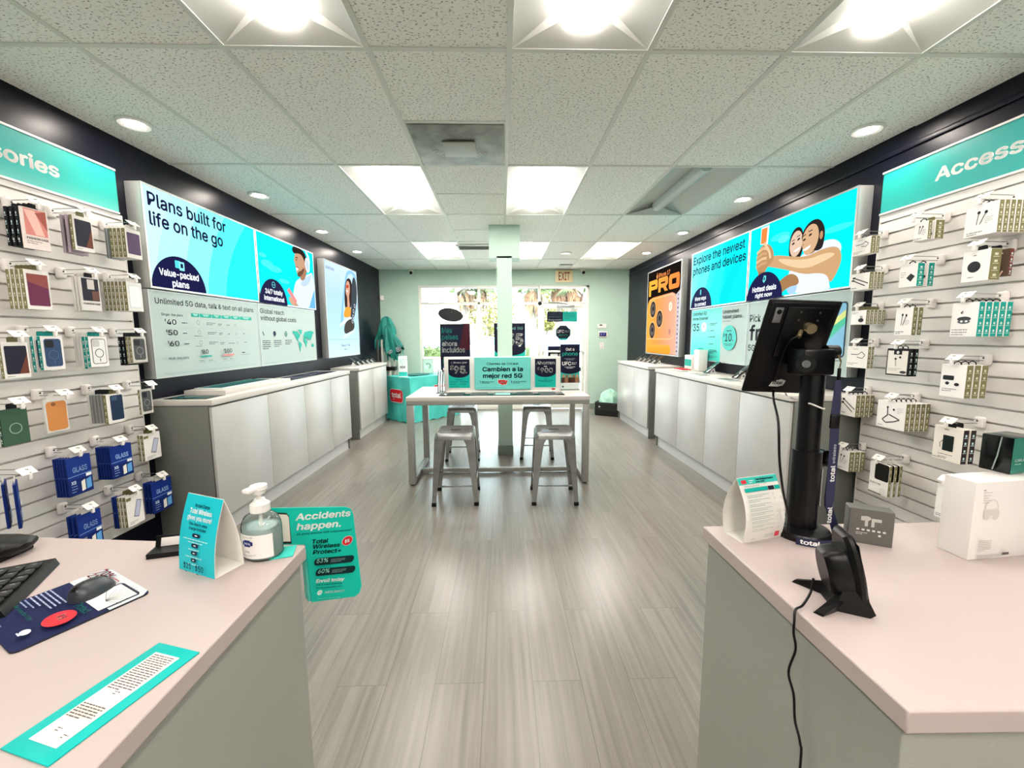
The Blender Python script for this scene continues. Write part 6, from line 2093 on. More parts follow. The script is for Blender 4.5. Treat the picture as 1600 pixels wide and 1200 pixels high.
for (x0, y0, x1, y1, txt) in ((489, 882, 553, 866, '53%'), (491, 898, 555, 882, '60%')):
    a, b = on_sign(x0, y0), on_sign(x1, y1)
    ang = math.atan2(on_sign(x1, y1 - 0)[1] - on_sign(x0, y0 - 10.5)[1], b[0] - a[0])
    L_ = math.hypot(b[0] - a[0], 0)
    hh = 0.0175
    B2 = Art(0.0)
    B2.rrect(0, -0.002, L_, hh, hh / 2, dk3, 0)
    A.L += 1
    x = STEP * (A.L + 1)
    A.add([(x, a[0] + p[1] * math.cos(ang) - p[2] * math.sin(ang), a[1] + p[1] * math.sin(ang) + p[2] * math.cos(ang)) for p in B2.v], B2.f, dk3)
    A.text(a[0] + 0.007, a[1] + 0.0032, txt, P('#9fe3d2'), w=0.031, h=0.0105, bold=0.02, tilt=ang)
    B2 = Art(0.0)
    B2.greek(0.044, 0.012, 0.040, 3, 0.0018, 0.0018, dk3, 0)
    A.L += 1
    x = STEP * (A.L + 1)
    A.add([(x, a[0] + p[1] * math.cos(ang) - p[2] * math.sin(ang), a[1] + p[1] * math.sin(ang) + p[2] * math.cos(ang)) for p in B2.v], B2.f, P('#7f9a96'))
stx(492, 909, 'Enroll today', wh, 536, 0.0085, 0.03)
stx(492, 913.5, 'Ask a sales associate', dk3, 533, 0.0035, 0.01)
stx(492, 918, 'for the program info', dk3, 532, 0.0035, 0.01)
c_ = on_sign(498, 924)
A.ell(c_[0], c_[1], 0.0065, 0.0065, wh)
A.ring(c_[0], c_[1], 0.0042, 0.0042, 0.0012, P('#18bca6'))
A.ell(c_[0], c_[1], 0.0012, 0.0012, P('#c2242d'))
stx(505, 925, 'ASSURANT', wh, 536, 0.0055, 0.01)
stx(495, 934, 'Fine print of the plan terms', P('#a8e4d8'), 530, 0.002, 0.0)
A.build('print', t)
bq = MB()
q0 = pz(448, 853)
bq.rbox((-0.02, -0.025, 0.0004), (0.03, 0.030, 0.003), 0.001, P('#3fc4b4'), M=T(-0.535, 0.955, CZ) @ Rz(0.3))
o = bq.build('hang_plate', t)
o.matrix_local = M.inverted()

# ---- little black card holder and the black handset at the far left
q0 = pz(262, 860)
t = thing('card_holder', 'small black card holder with a white card beside the turquoise tent', 'card holder', frame((q0.x + 0.03, q0.y + 0.0, CZ), (0.25, -1, 0), (1, 0.25, 0)))
MB().prism([(-0.055, 0.0), (0.055, 0.0), (0.055, 0.012), (-0.055, 0.012)], -0.03, 0.03, BLACK).build('base', t)
MB().rbox((-0.012, -0.055, 0.010), (-0.004, 0.055, 0.040), 0.002, BLACK, M=Matrix.Rotation(math.radians(-20), 4, 'Y')).build('back_rest', t)
MB().rbox((-0.003, -0.042, 0.014), (-0.001, 0.035, 0.034), 0.0008, P('#d9d4d0'), M=Matrix.Rotation(math.radians(-20), 4, 'Y')).build('card', t)
q0 = pz(2, 880)
t = thing('handset', 'rounded black handset at the left picture edge behind the keyboard', 'handset', T(q0.x - 0.05, q0.y + 0.03, CZ))
hd = MB()
hd.skin([[(x, 0.05 * k * math.cos(a), 0.026 + 0.020 * k * math.sin(a)) for a in [2 * PI * i / 16 for i in range(16)]] for x, k in ((-0.12, 0.3), (-0.10, 0.8), (-0.05, 1.0), (0.02, 1.0), (0.06, 0.85), (0.075, 0.3))], BLACK)
hd.build('body', t)
MB().rbox((-0.11, -0.04, 0), (0.05, 0.04, 0.012), 0.004, BLACK).build('cradle', t)
MB().tube([(0.03, -0.045, 0.014), (0.07, -0.075, 0.006), (0.095, -0.10, 0.004), (0.08, -0.14, 0.004)], 0.0022, P('#6b5f58'), 6).build('cord', t)
# ---------------------------------------------------------------- right counter
bp_ = pz(1253, 836)
BX, BY = bp_.x + 0.004, bp_.y + 0.010
MET = mat('dark_knob_metal', (0.45, 0.46, 0.47), 0.22, 0.9)
BRASS = mat('pale_brass', (0.70, 0.64, 0.50), 0.25, 0.85)
t = thing('tablet_stand', 'tall black post stand on a round base holding the tablet', 'tablet stand', T(BX, BY, CZ))
MB().lathe([(0.066, 0.0), (0.067, 0.010), (0.062, 0.018), (0.040, 0.024), (0.034, 0.025)], BLACKM, 48).build('base', t)
MB().cyl((0, 0, 0.020), (0, 0, 0.225), 0.033, BLACKM, n=32).build('sleeve', t)
MB().cyl((0, 0, 0.22), (0, 0, 0.47), 0.0265, BLACKM, n=32).build('post', t)
k = MB()
k.cyl((0.030, 0.0, 0.19), (0.052, 0.0, 0.19), 0.010, BLACK, n=18)
k.rbox((0.034, -0.014, 0.196), (0.050, 0.014, 0.226), 0.004, BLACK)
k.build('height_clamp', t)
lbm = MB().rbox((-0.0015, -0.010, 0.085), (0.0, 0.010, 0.180), 0.0006, P('#d6d4cf'), M=Rz(math.radians(-35)) @ T(0.0352, 0, 0)).build('sticker', t)
A = Art(0.0)
A.text(0, 0, 'Quarrel', P('#2a2a2a'), w=0.072, h=0.010, bold=0.01)
A.v = [(0.0356 + x, -0.004 + v_, 0.170 - u_) for x, u_, v_ in A.v]
A.v = [tuple(Rz(math.radians(-35)) @ Vector(v_)) for v_ in A.v]
A.build('sticker_print', lbm)
hd = MB()
hd.rbox((-0.050, -0.034, 0.418), (0.028, 0.030, 0.482), 0.006, BLACKM)
hd.rbox((-0.030, 0.028, 0.440), (0.030, 0.072, 0.470), 0.005, BLACKM)
hd.build('head_block', t)
for a, b, r in (((-0.044, -0.030, 0.448), (-0.056, -0.048, 0.448), 0.020), ((0.026, 0.0, 0.474), (0.054, -0.002, 0.474), 0.017)):
    kn = MB().cyl(a, b, r, BLACK, n=26).build('knob', t)
    d_ = (Vector(b) - Vector(a)).normalized()
    MB().cyl(Vector(b), Vector(b) + d_ * 0.006, 0.009, MET, n=18).build('knob_screw', kn)

# tablet, leaning: its long side and short side as measured in the camera's axes
wv = Vector((0.999, -0.019, -0.041)).normalized()
hv = Vector((0.033, -0.327, 0.944))
hv = (hv - wv * hv.dot(wv)).normalized()
TW, TH = 0.176, 0.250
ctr = Vector((0.758, 1.069, 1.360))
nb = wv.cross(hv)                       # towards the camera: the back of the tablet
if nb.dot(ctr - Vector((0, 0, CAM_H))) > 0:
    nb = -nb
Mt = Matrix((nb, wv, hv)).transposed().to_4x4()
Mt.translation = ctr
CASE = mat('black_rubber_case', (0.020, 0.021, 0.024), 0.45, spec=0.22)
t = thing('tablet', 'black cased tablet seen from behind on the tall stand', 'tablet', Mt)
cs = MB()
cs.rbox((-0.010, -TW / 2, -TH / 2), (0.004, TW / 2, TH / 2), 0.006, CASE, 3)
cs.rbox((-0.009, -TW / 2 - 0.004, -TH / 2 - 0.004), (0.001, TW / 2 + 0.004, TH / 2 + 0.004), 0.005, CASE, 3)
cs.build('case', t)
MB().rbox((-0.0125, -TW / 2 + 0.008, -TH / 2 + 0.008), (-0.0092, TW / 2 - 0.008, TH / 2 - 0.008), 0.001, SCREEN).build('screen', t)
cm = MB()
cm.rbox((0.0035, -TW / 2 + 0.014, TH / 2 - 0.055), (0.0062, -TW / 2 + 0.034, TH / 2 - 0.015), 0.008, mat('grey_metal_tablet_back', (0.52, 0.53, 0.54), 0.3, 0.6))
cm.cyl((0.006, -TW / 2 + 0.024, TH / 2 - 0.026), (0.0068, -TW / 2 + 0.024, TH / 2 - 0.026), 0.006, BLACK, n=18)
cm.build('camera_window', t)
pl = MB()
pl.rbox((0.004, -0.045, -0.02), (0.009, 0.072, TH / 2 - 0.012), 0.004, BLACKM)
pl.build('mount_plate', t)
for y in (-0.012, 0.036):
    for z in (TH / 2 - 0.024, TH / 2 - 0.044):
        MB().cyl((0.009, y, z), (0.0105, y, z), 0.003, MET, n=12).build('screw', t)
lk = MB()
lk.cyl((0.009, 0.018, TH / 2 - 0.062), (0.026, 0.018, TH / 2 - 0.062), 0.013, BRASS, n=24)
lk.cyl((0.010, 0.004, TH / 2 - 0.072), (0.022, -0.006, TH / 2 - 0.084), 0.006, BRASS, n=16)
lk.build('cable_lock', t)
A = Art(0.0045)
A.poly([(-0.028, -TH / 2 + 0.018), (-0.022, -TH / 2 + 0.032), (0.000, -TH / 2 + 0.040), (0.014, -TH / 2 + 0.036), (0.010, -TH / 2 + 0.022), (-0.004, -TH / 2 + 0.017)], P('#c9ccca'))
A.text(-0.021, -TH / 2 + 0.025, 'total', P('#141416'), w=0.028, h=0.009, bold=0.03)
A.build('logo', t)
MB().rbox((0.002, -0.020, -TH / 2 + 0.004), (0.006, -0.002, -TH / 2 + 0.015), 0.002, BLACK).build('port_cover', t)
# black lock cable from the tablet down to the counter
cp = [Mt @ Vector((0.020, -0.006, TH / 2 - 0.084)), Mt @ Vector((0.016, -0.022, 0.02)), Mt @ Vector((0.012, -0.022, -0.06)), Mt @ Vector((0.012, -0.012, -TH / 2 - 0.004))]
for (u, v_, y) in ((1216, 660, 0.93), (1218, 720, 0.93), (1224, 770, 0.945), (1232, 805, 0.958)):
    cp.append(at(u, v_, y=y))
cp.append(Vector((cp[-1].x + 0.006, BY - 0.045, CZ + 0.026)))
def smooth(pts, n=6):
    out = []
    for i in range(len(pts) - 1):
        p0, p1, p2, p3 = pts[max(i - 1, 0)], pts[i], pts[i + 1], pts[min(i + 2, len(pts) - 1)]
        for k in range(n):
            s_ = k / n
            out.append(0.5 * ((2 * p1) + (p2 - p0) * s_ + (2 * p0 - 5 * p1 + 4 * p2 - p3) * s_ ** 2 + (3 * p1 - p0 - 3 * p2 + p3) * s_ ** 3))
    out.append(pts[-1])
    return out
o = MB().tube(smooth(cp), 0.0028, BLACK, 8).build('lock_cable')
tag(o, 'thin black lock cable running from the tablet lock to the stand base', 'cable')
w0 = Mt @ Vector((-0.002, 0.03, -TH / 2 - 0.004))
cp = [w0, w0 + Vector((0.012, 0.0, -0.012)), Vector((BX - 0.020, BY - 0.026, w0.z - 0.010)), Vector((BX + 0.01, BY - 0.027, w0.z - 0.022)), Vector((BX + 0.026, BY - 0.012, w0.z - 0.024))]
o = MB().tube(smooth(cp), 0.0020, WPLAS, 8).build('charging_cable')
tag(o, 'thin white charging cable curling round the black post', 'cable')

# lanyard hanging from the right knob and coiled round the base
kx = Vector((BX + 0.041, BY - 0.030, CZ + 0.454))
STRAP = mat('navy_lanyard', (0.085, 0.10, 0.24), 0.6)
t = thing('lanyard', 'navy total wireless lanyard hanging beside the black post', 'lanyard', T(0, 0, 0))
def ribbon(path, width_dirs, th=0.0014):
    b = MB()
    rings = []
    for p, wd in zip(path, width_dirs):
        i = path.index(p)
        d_ = (path[min(i + 1, len(path) - 1)] - path[max(i - 1, 0)]).normalized()
        nn = d_.cross(wd).normalized() * th / 2
        rings.append([tuple(p - wd * 0.5 - nn), tuple(p + wd * 0.5 - nn), tuple(p + wd * 0.5 + nn), tuple(p - wd * 0.5 + nn)])
    b.skin(rings, STRAP)
    return b
MB().tube([kx + Vector((0.0, 0.0, 0.0)), kx + Vector((-0.008, -0.004, 0.012)), kx + Vector((0.002, 0.008, 0.014)), kx + Vector((0.004, 0.002, -0.002)), kx + Vector((0, 0, -0.022))], 0.0016, BRASS, 6).build('ring', t)
MB().rbox((-0.0035, -0.003, -0.048), (0.0035, 0.003, -0.018), 0.002, BLACK, M=T(*kx)).build('hook_clip', t)
zt = kx.z - 0.048
wd = Vector((0.019, -0.004, 0))
path = [Vector((kx.x - 0.001 * i, kx.y - 0.001 * i, zt - 0.017 * i)) for i in range(6)]
ribbon(path, [wd * (0.7 + 0.06 * i) for i in range(6)]).build('top_strap', t)
bz = path[-1].z
MB().rbox((-0.0105, -0.004, bz - 0.034), (0.0105, 0.004, bz + 0.002), 0.003, BLACK, M=T(path[-1].x, path[-1].y, 0) @ Rz(-0.2)).build('buckle', t)
x0, y0 = path[-1].x, path[-1].y
fy = y0 - 0.002
front = [Vector((x0 - 0.0002 * i * i * 0.10, fy - 0.0006 * i, bz - 0.032 - i * 0.0172)) for i in range(13)]
# down, then round the front of the base and lying on the counter
nb_ = len(front)
zc = CZ + 0.012
arc = []
for k in range(1, 12):
    a = math.radians(10 - k * 13)
    arc.append(Vector((BX + 0.082 * math.cos(a), BY + 0.082 * math.sin(a), zc + 0.0)))
front = front + arc
wds = [wd] * (nb_ - 2) + [Vector((0.014, -0.006, 0.008)), Vector((0.008, -0.004, 0.015))] + [Vector((0.002, 0.0, 0.0185))] * len(arc)
ribbon(front, wds).build('long_strap', t)
back = [Vector((x0 + 0.010 - 0.0006 * i, fy + 0.006, bz - 0.075 - i * 0.0172)) for i in range(10)]
for k in range(0, 7):
    a = math.radians(-2 - k * 9)
    back.append(Vector((BX + 0.094 * math.cos(a), BY + 0.094 * math.sin(a), zc + 0.001)))
ribbon(back, [wd] * 9 + [Vector((0.014, -0.006, 0.008))] + [Vector((0.002, 0, 0.0185))] * 7).build('return_strap', t)
A = Art(0)
A.text(0, 0, 'total', P('#f2f2f0'), w=0.042, h=0.0095, bold=0.03)
A.text(0.047, 0.001, 'wireless', P('#cfd2da'), w=0.048, h=0.0065)
A.text(-0.105, 0, 'total', P('#f2f2f0'), w=0.042, h=0.0095, bold=0.03)
vs = []
for x, u_, v_ in A.v:
    z_ = front[0].z - 0.135 + u_
    i_ = min(max((front[0].z - z_) / 0.0172, 0), nb_ - 1.01)
    p_ = front[int(i_)].lerp(front[int(i_) + 1], i_ - int(i_))
    q_ = p_ + wd.normalized() * (0.005 - v_)
    vs.append((q_.x, q_.y - 0.0012 - x, z_))
A.v = vs
A.build('print', t)
A = Art(0)
A.text(0, 0, 'total', P('#f2f2f0'), w=0.042, h=0.0105, bold=0.03)
A.text(0.050, 0.001, 'wireless', P('#cfd2da'), w=0.040, h=0.007)
vs = []
for x, u_, v_ in A.v:
    a = math.radians(-128) + u_ / 0.083
    vs.append((BX + (0.0835 + x) * math.cos(a), BY + (0.0835 + x) * math.sin(a), zc - 0.004 + v_))
A.v = vs
A.build('coil_print', t)

# small grey earbud box, white headphone box and the green box on it
g1, g2 = pz(1323, 845), pz(1394, 857)
rd = g2 - g1
nrm = rd.cross(Vector((0, 0, 1)))
t = thing('product_box', 'small grey box printed with white earbuds on the right countertop', 'box', frame(g1, nrm, rd))
w = rd.length
MB().rbox((-0.038, 0, 0), (0, w, 0.088), 0.0015, mat('warm_grey_box', (0.36, 0.355, 0.335), 0.3), 1).build('carton', t)
A = Art(0.0)
lg_ = P('#d7d5cf')
A.ell(w * 0.38, 0.066, 0.010, 0.006, P('#b9b8b2'))
A.rect(w * 0.36, 0.046, w * 0.43, 0.066, P('#b9b8b2'))
A.rect(w * 0.27, 0.060, w * 0.34, 0.071, P('#b9b8b2'))
A.rect(w * 0.50, 0.046, w * 0.57, 0.067, P('#b9b8b2'))
A.rect(w * 0.50, 0.060, w * 0.72, 0.068, P('#b9b8b2'))
for i in range(6):
    A.rrect(w * (0.18 + 0.115 * i), 0.035, w * (0.18 + 0.115 * i) + 0.006, 0.0395, 0.001, lg_)
A.greek(w * 0.17, 0.031, w * 0.25, 2, 0.002, 0.002, lg_)
A.rrect(w * 0.66, 0.025, w * 0.72, 0.030, 0.001, lg_)
A.build('front_print', t)
w1, w2 = pz(1511, 876), pz(1467, 858)
rd = pz(1600, 868) - w1
rd.z = 0
nrm = rd.cross(Vector((0, 0, 1)))
t = thing('product_box', 'tall white headphone box on the right countertop', 'box', frame(w1, nrm, rd))
BW, BD, BH = 0.21, 0.062, 0.185
MB().rbox((-BD, 0, 0), (0, BW, BH), 0.002, mat('glossy_white_box', (0.90, 0.885, 0.865), 0.22, spec=0.5), 2).build('carton', t)
A = Art(0.0)
gr, gd = P('#cfcac3'), P('#9b958f')
A.ring(0.048, 0.122, 0.019, 0.022, 0.003, gr)
A.rect(0.028, 0.098, 0.068, 0.122, mat('glossy_white_box', (0.90, 0.885, 0.865), 0.22))
A.ell(0.036, 0.108, 0.0095, 0.013, gr)
A.ell(0.060, 0.108, 0.0095, 0.013, gr)
A.rect(0.036, 0.106, 0.060, 0.119, gr)
A.greek(0.018, 0.168, 0.012, 1, 0.003, 0, gd)
A.greek(0.018, 0.162, 0.045, 1, 0.0015, 0, gd)
for i in range(4):
    A.greek(0.018, 0.155 - 0.0055 * i, 0.028, 1, 0.0014, 0, gd, seed=i)
A.greek(0.018, 0.048, 0.036, 7, 0.0014, 0.0025, gd, seed=5)
A.greek(0.018, 0.014, 0.060, 4, 0.0012, 0.0014, gd, seed=6)
A.rect(0.086, 0.010, 0.104, 0.016, P('#5b5650'))
A.build('front_print', t)
q1 = at(1577, 742, z=CZ + BH)
Mg = frame((q1.x, q1.y, CZ + BH + 0.0005), nrm, rd) @ Matrix.Rotation(math.radians(6), 4, 'Z')
t = thing('product_box', 'dark green wrapped box standing on the white headphone box', 'box', Mg)
MB().rbox((-0.056, 0, 0), (0, 0.085, 0.088), 0.002, mat('green_black_box', (0.045, 0.065, 0.06), 0.15), 2).build('carton', t)
A = Art(0.0)
A.rect(0.001, 0.001, 0.084, 0.087, P('#3c7f6f', 0.15), 0)
A.text(0.012, 0.030, 'CRUSH', P('#d9e6e0'), w=0.052, h=0.006, bold=0.01)
A.greek(0.012, 0.025, 0.04, 1, 0.0025, 0, P('#a9c8bd'))
A.ell(0.055, 0.062, 0.012, 0.010, P('#5fa08f'))
A.build('front_print', t)
MB().tube([(-0.030, -0.0012, 0.004), (-0.024, -0.0012, 0.040), (-0.020, -0.0012, 0.086)], 0.0012, P('#8f9c97'), 6).build('wrap_seam', t)

# black phone cradle with its cord
dk0 = pz(1298, 938)
t = thing('phone_cradle', 'black angled card reader cradle near the counter edge', 'cradle', T(dk0.x, dk0.y, CZ) @ Rz(math.radians(-16)))
BLK2 = mat('satin_black', (0.022, 0.023, 0.025), 0.34, spec=0.3)
b = MB()
b.skin([[(0.044, -0.045, 0.001), (0.052, -0.045, 0.008), (0.030, -0.028, 0.060), (0.012, -0.028, 0.060), (-0.010, -0.035, 0.001)],
        [(0.044, 0.045, 0.001), (0.052, 0.045, 0.008), (0.030, 0.028, 0.060), (0.012, 0.028, 0.060), (-0.010, 0.035, 0.001)]], BLK2)
b.build('foot', t)
b = MB()
for s_ in (-1, 1):
    pass
b.skin([[(-0.050, -0.050, 0.0005), (-0.045, -0.050, 0.006), (0.0, -0.02, 0.028), (0.0, -0.012, 0.0005)], [(-0.038, -0.060, 0.0005), (-0.036, -0.060, 0.004), (0.012, -0.03, 0.024), (0.012, -0.024, 0.0005)]], BLK2)
b.build('rear_leg', t)
b = MB()
b.skin([[(-0.050, 0.050, 0.0005), (-0.045, 0.050, 0.006), (0.0, 0.02, 0.028), (0.0, 0.012, 0.0005)], [(-0.038, 0.060, 0.0005), (-0.036, 0.060, 0.004), (0.012, 0.03, 0.024), (0.012, 0.024, 0.0005)]], BLK2)
b.build('rear_leg', t)
Rp = T(0.042, 0, 0.006) @ Matrix.Rotation(math.radians(-13), 4, 'Y')
b = MB()
def oval(w_, h0, h1, x, n_=24):
    return [(x, w_ * math.cos(2 * PI * i / n_) * (1.0 if math.sin(2 * PI * i / n_) > 0 else 1.0), (h0 + h1) / 2 + (h1 - h0) / 2 * max(-1, min(1, 1.25 * math.sin(2 * PI * i / n_)))) for i in range(n_)]
b.skin([oval(0.036, 0.002, 0.138, -0.010), oval(0.044, -0.002, 0.142, -0.004), oval(0.045, -0.003, 0.143, 0.002), oval(0.042, 0.0, 0.140, 0.006)], BLK2, M=Rp)
b.build('face_plate', t)
MB().rbox((0.0062, -0.036, 0.012), (0.0075, 0.036, 0.128), 0.0006, SCREEN, M=Rp).build('screen', t)
b = MB()
b.skin([oval(0.026, 0.030, 0.105, -0.046), oval(0.034, 0.022, 0.110, -0.036), oval(0.036, 0.015, 0.112, -0.010)], BLK2, M=Rp)
b.build('rear_hump', t)
pts = [Vector((dk0.x - 0.030, dk0.y + 0.010, CZ + 0.040))] + [pz(1266, 934) + Vector((0, 0, 0.012)), pz(1254, 950) + Vector((0, 0, 0.006)), Vector((0.549, pz(1246, 955).y, CZ + 0.003))]
e0 = pts[-1]
pts += [at(1241, 972, x=0.541)]
for (u, v_, x) in ((1240, 990, 0.540), (1243, 1015, 0.543), (1232, 1050, 0.541), (1240, 1085, 0.547), (1242, 1125, 0.550), (1250, 1160, 0.550), (1250, 1200, 0.550)):
    pts.append(at(u, v_, x=x))
pts.append(Vector((0.545, pts[-1].y, 0.30)))
pts.append(Vector((0.535, pts[-1].y + 0.03, 0.006)))
o = MB().tube(smooth(pts), 0.0022, BLACK, 8).build('power_cord')
tag(o, 'thin dark cord hanging from the black cradle down the grey counter', 'cord')
# ================================================================ the shop-front end of the room
wt_, nv_, tl3 = P('#f4f7f5'), P('#101226'), P('#17ab9c')
# branded table with a fitted teal cloth
A0, B0 = at(601, 588, z=0.74), at(637, 591.5, z=0.74)
ex = Vector((B0.x - A0.x, B0.y - A0.y, 0))
ew = ex.length
ex.normalize()
el = Vector((-ex.y, ex.x, 0))
if el.y < 0:
    el = -el
TL = 1.06
CLOTH = noisy('teal_cloth', (0.24, 0.72, 0.68), (0.31, 0.79, 0.75), 5, 0.6)
# local X = long direction away from the end face... end face looks along -el
Mtab = Matrix((-el, ex, Vector((0, 0, 1)))).transposed().to_4x4()
Mtab.translation = Vector((A0.x + 0.02, A0.y + 0.05, 0))
t = thing('promo_table', 'table under a teal cloth with red total logos by the window', 'table', Mtab)
MB().rbox((-TL + 0.01, 0.01, 0.70), (-0.01, ew - 0.01, 0.733), 0.004, WPLAS).build('tabletop', t)
for x in (-0.08, -TL + 0.08):
    for y in (0.07, ew - 0.07):
        MB().cyl((x, y, 0), (x, y, 0.705), 0.014, ALU, n=12).build('leg', t)
def perim(n):
    pts = []
    per = [(0, 0), (0, ew), (-TL, ew), (-TL, 0)]
    for i in range(4):
        a, b = per[i], per[(i + 1) % 4]
        L_ = math.hypot(b[0] - a[0], b[1] - a[1])
        k = max(4, int(L_ / 0.025))
        for j in range(k):
            pts.append((a[0] + (b[0] - a[0]) * j / k, a[1] + (b[1] - a[1]) * j / k, i, j / k))
    return pts
rings = []
PP = perim(0)
for k in range(9):
    z = 0.742 - 0.735 * k / 8
    amp = 0.030 * (k / 8) ** 1.3
    ring = []
    for q, (x, y, i, s_) in enumerate(PP):
        nx, ny = ((1, 0), (0, 1), (-1, 0), (0, -1))[i]
        w_ = math.sin(q * 0.78 + 0.6 * math.sin(q * 0.31)) + 0.5 * math.sin(q * 1.7 + 1)
        if i == 0:
            w_ *= 0.25
        cr = 0.5 * amp if min(s_, 1 - s_) < 0.08 else 0
        ring.append((x + nx * (amp * (0.6 + 0.45 * w_) + cr), y + ny * (amp * (0.6 + 0.45 * w_) + cr), z + (0.012 * math.sin(q * 0.78) if k == 8 else 0)))
    rings.append(ring)
cb = MB()
cb.skin(rings[::-1], CLOTH, caps=False)
cb.add(rings[0], [tuple(range(len(PP)))], CLOTH)
o = cb.build('tablecloth', t)
A = Art(0.030)
def logo(A, u, v, w):
    h = w * 0.62
    A.rrect(u - w / 2, v - h / 2, u + w / 2, v + h / 2, h * 0.28, P('#e9e2de'))
    A.rrect(u - w / 2 + 0.008, v - h / 2 + 0.008, u + w / 2 - 0.008, v + h / 2 - 0.008, h * 0.25, P('#c21f2c'))
    A.text(u, v - h * 0.12, 'total', P('#fbf5f3'), w=w * 0.72, h=h * 0.36, bold=0.03, al='c')
    A.greek(u - w * 0.28, v - h * 0.24, w * 0.34, 1, 0.012, 0, P('#f0c9c9'))
logo(A, ew * 0.47, 0.43, 0.36)
A.build('logo', t)
A = Art(0.028)
logo(A, 0, 0, 0.40)
A.build('logo', t, frame((-0.62, ew + 0.02, 0.47), (0, 1, 0), (-1, 0, 0)))
pt = lambda u, v, z=0.742: at(u, v, z=z)
def upright(px, ybase, name, label, w, h, art, body='#e8f1ee', yaw=0.0, cat='sign', base=True):
    p = at(*px, z=0.745)
    M = frame((p.x, p.y, 0.745), (math.sin(yaw), -math.cos(yaw), 0), (math.cos(yaw), math.sin(yaw), 0))
    t = thing(name, label, cat, M)
    MB().rbox((-0.006, -w / 2, 0.004), (0, w / 2, h), 0.002, P(body)).build('panel', t)
    MB().rbox((-0.05, -w / 2, 0), (0.04, w / 2, 0.005), 0.002, P(body)).build('foot', t)
    A = Art(0.0)
    art(A, w, h)
    A.build('print', t)
def art1(A, w, h):
    A.rect(-w / 2 + 0.005, 0.01, w / 2 - 0.005, h * 0.24, P('#2fb8ab'))
    A.text(0, h * 0.42, 'NEW', P('#2a3a44'), w=w * 0.62, h=h * 0.11, bold=0.02, al='c')
    A.greek(0, h * 0.86, w * 0.7, 4, h * 0.035, h * 0.035, P('#86cfc7'), al='c')
upright((630, 589), 0, 'brochure_stand', 'narrow white leaflet stand at the front corner of the teal table', 0.145, 0.34, art1)
def art2(A, w, h):
    A.rect(-w / 2 + 0.012, 0.012, w / 2 - 0.012, h - 0.012, P('#b9d9cb'))
    A.ring(0, h * 0.5, w * 0.27, w * 0.27, 0.016, P('#5f8f83'))
    A.poly([(-w * 0.3, h * 0.3), (w * 0.1, h * 0.3), (-w * 0.3, h * 0.7)], P('#d7ece3'))
upright((669, 583), 0, 'framed_card', 'square pale green framed card standing in front of the window', 0.19, 0.26, art2, '#9fb9ae')
p = pt(655, 586)
A = Art()
A.rect(-0.12, -0.17, 0.12, 0.17, P('#2f7a74'))
flatthing('leaflet_tray', 'flat dark teal tray lying on the teal table', 'tray', T(p.x - 0.06, p.y, 0.743) @ Rz(-0.5), 0.28, 0.40, 0.012, P('#1f5450'), A)
p = pt(636, 590)

# folded canopies leaning in the corner
t = thing('folded_canopy', 'folded teal pop-up canopy with pale legs standing in the corner', 'canopy', T(-2.0, 7.47, 0))
LEGW = mat('pale_canopy_leg', (0.80, 0.80, 0.77), 0.4)
LEGD = mat('dark_canopy_leg', (0.25, 0.24, 0.24), 0.4)
for i, (x, y, m) in enumerate(((-0.17, 0.05, LEGD), (-0.12, -0.05, LEGW), (-0.05, 0.03, LEGW), (0.01, -0.06, LEGW), (0.07, 0.02, LEGW), (-0.20, -0.03, LEGD))):
    MB().rbox((x - 0.016, y - 0.016, 0.012), (x + 0.016, y + 0.016, 1.35), 0.003, m).build('leg', t)
    MB().rbox((x - 0.025, y - 0.025, 0), (x + 0.025, y + 0.025, 0.014), 0.003, LEGD).build('foot_plate', t)
MB().rbox((-0.15, -0.085, 0.80), (0.10, 0.075, 0.87), 0.01, BLACK).build('strap', t)
CAN = noisy('teal_canopy_cloth', (0.05, 0.42, 0.38), (0.09, 0.56, 0.51), 6, 0.65)
def bundle(cx, cy, z0, z1, r0, r1, seed, lean=(0, 0)):
    rn_ = random.Random(seed)
    ph_ = [rn_.uniform(0, 6.28) for _ in range(4)]
    rings = []
    for k in range(13):
        s_ = k / 12
        r = (r0 + (r1 - r0) * s_) * (0.55 + 0.45 * math.sin(PI * min(1, 0.25 + 0.8 * s_)))
        if k == 12:
            r *= 0.25
        ring = []
        for i in range(36):
            a = 2 * PI * i / 36
            f = 1 + 0.30 * math.sin(6 * a + ph_[0] + 1.2 * s_) * (1 - 0.5 * s_) + 0.10 * math.sin(11 * a + ph_[1]) + 0.08 * math.sin(3 * a + ph_[2] + 4 * s_)
            ring.append((cx + lean[0] * s_ + r * f * math.cos(a), cy + lean[1] * s_ + r * f * math.sin(a) * 0.6, z0 + (z1 - z0) * s_ + (0.07 * math.sin(5 * a + ph_[3]) + 0.05 * math.sin(9 * a)) * max(0, 1 - k / 2)))
        rings.append(ring)
    return MB().skin(rings, CAN)
bundle(-0.04, 0.0, 1.38, 1.76, 0.125, 0.115, 2).build('canopy_cloth', t)
bundle(-0.20, 0.02, 1.20, 1.56, 0.085, 0.065, 5, (0.07, 0)).build('canopy_cloth', t)
bundle(0.05, -0.07, 1.06, 1.60, 0.10, 0.085, 8, (-0.06, 0)).build('canopy_cloth', t)
bundle(0.17, -0.05, 1.16, 1.50, 0.10, 0.05, 11, (-0.12, 0)).build('canopy_cloth', t)
A = Art(0)
A.text(0.03, 0.06, 'to', P('#f1f5f3'), w=0.09, h=0.06, bold=0.03, tilt=0.7)
A.text(0.17, 0.10, 'al', P('#f1f5f3'), w=0.10, h=0.10, bold=0.03, tilt=0.4)
A.build('lettering', t, frame((0, -0.165, 1.03), (0, -1, 0), (1, 0, 0)))

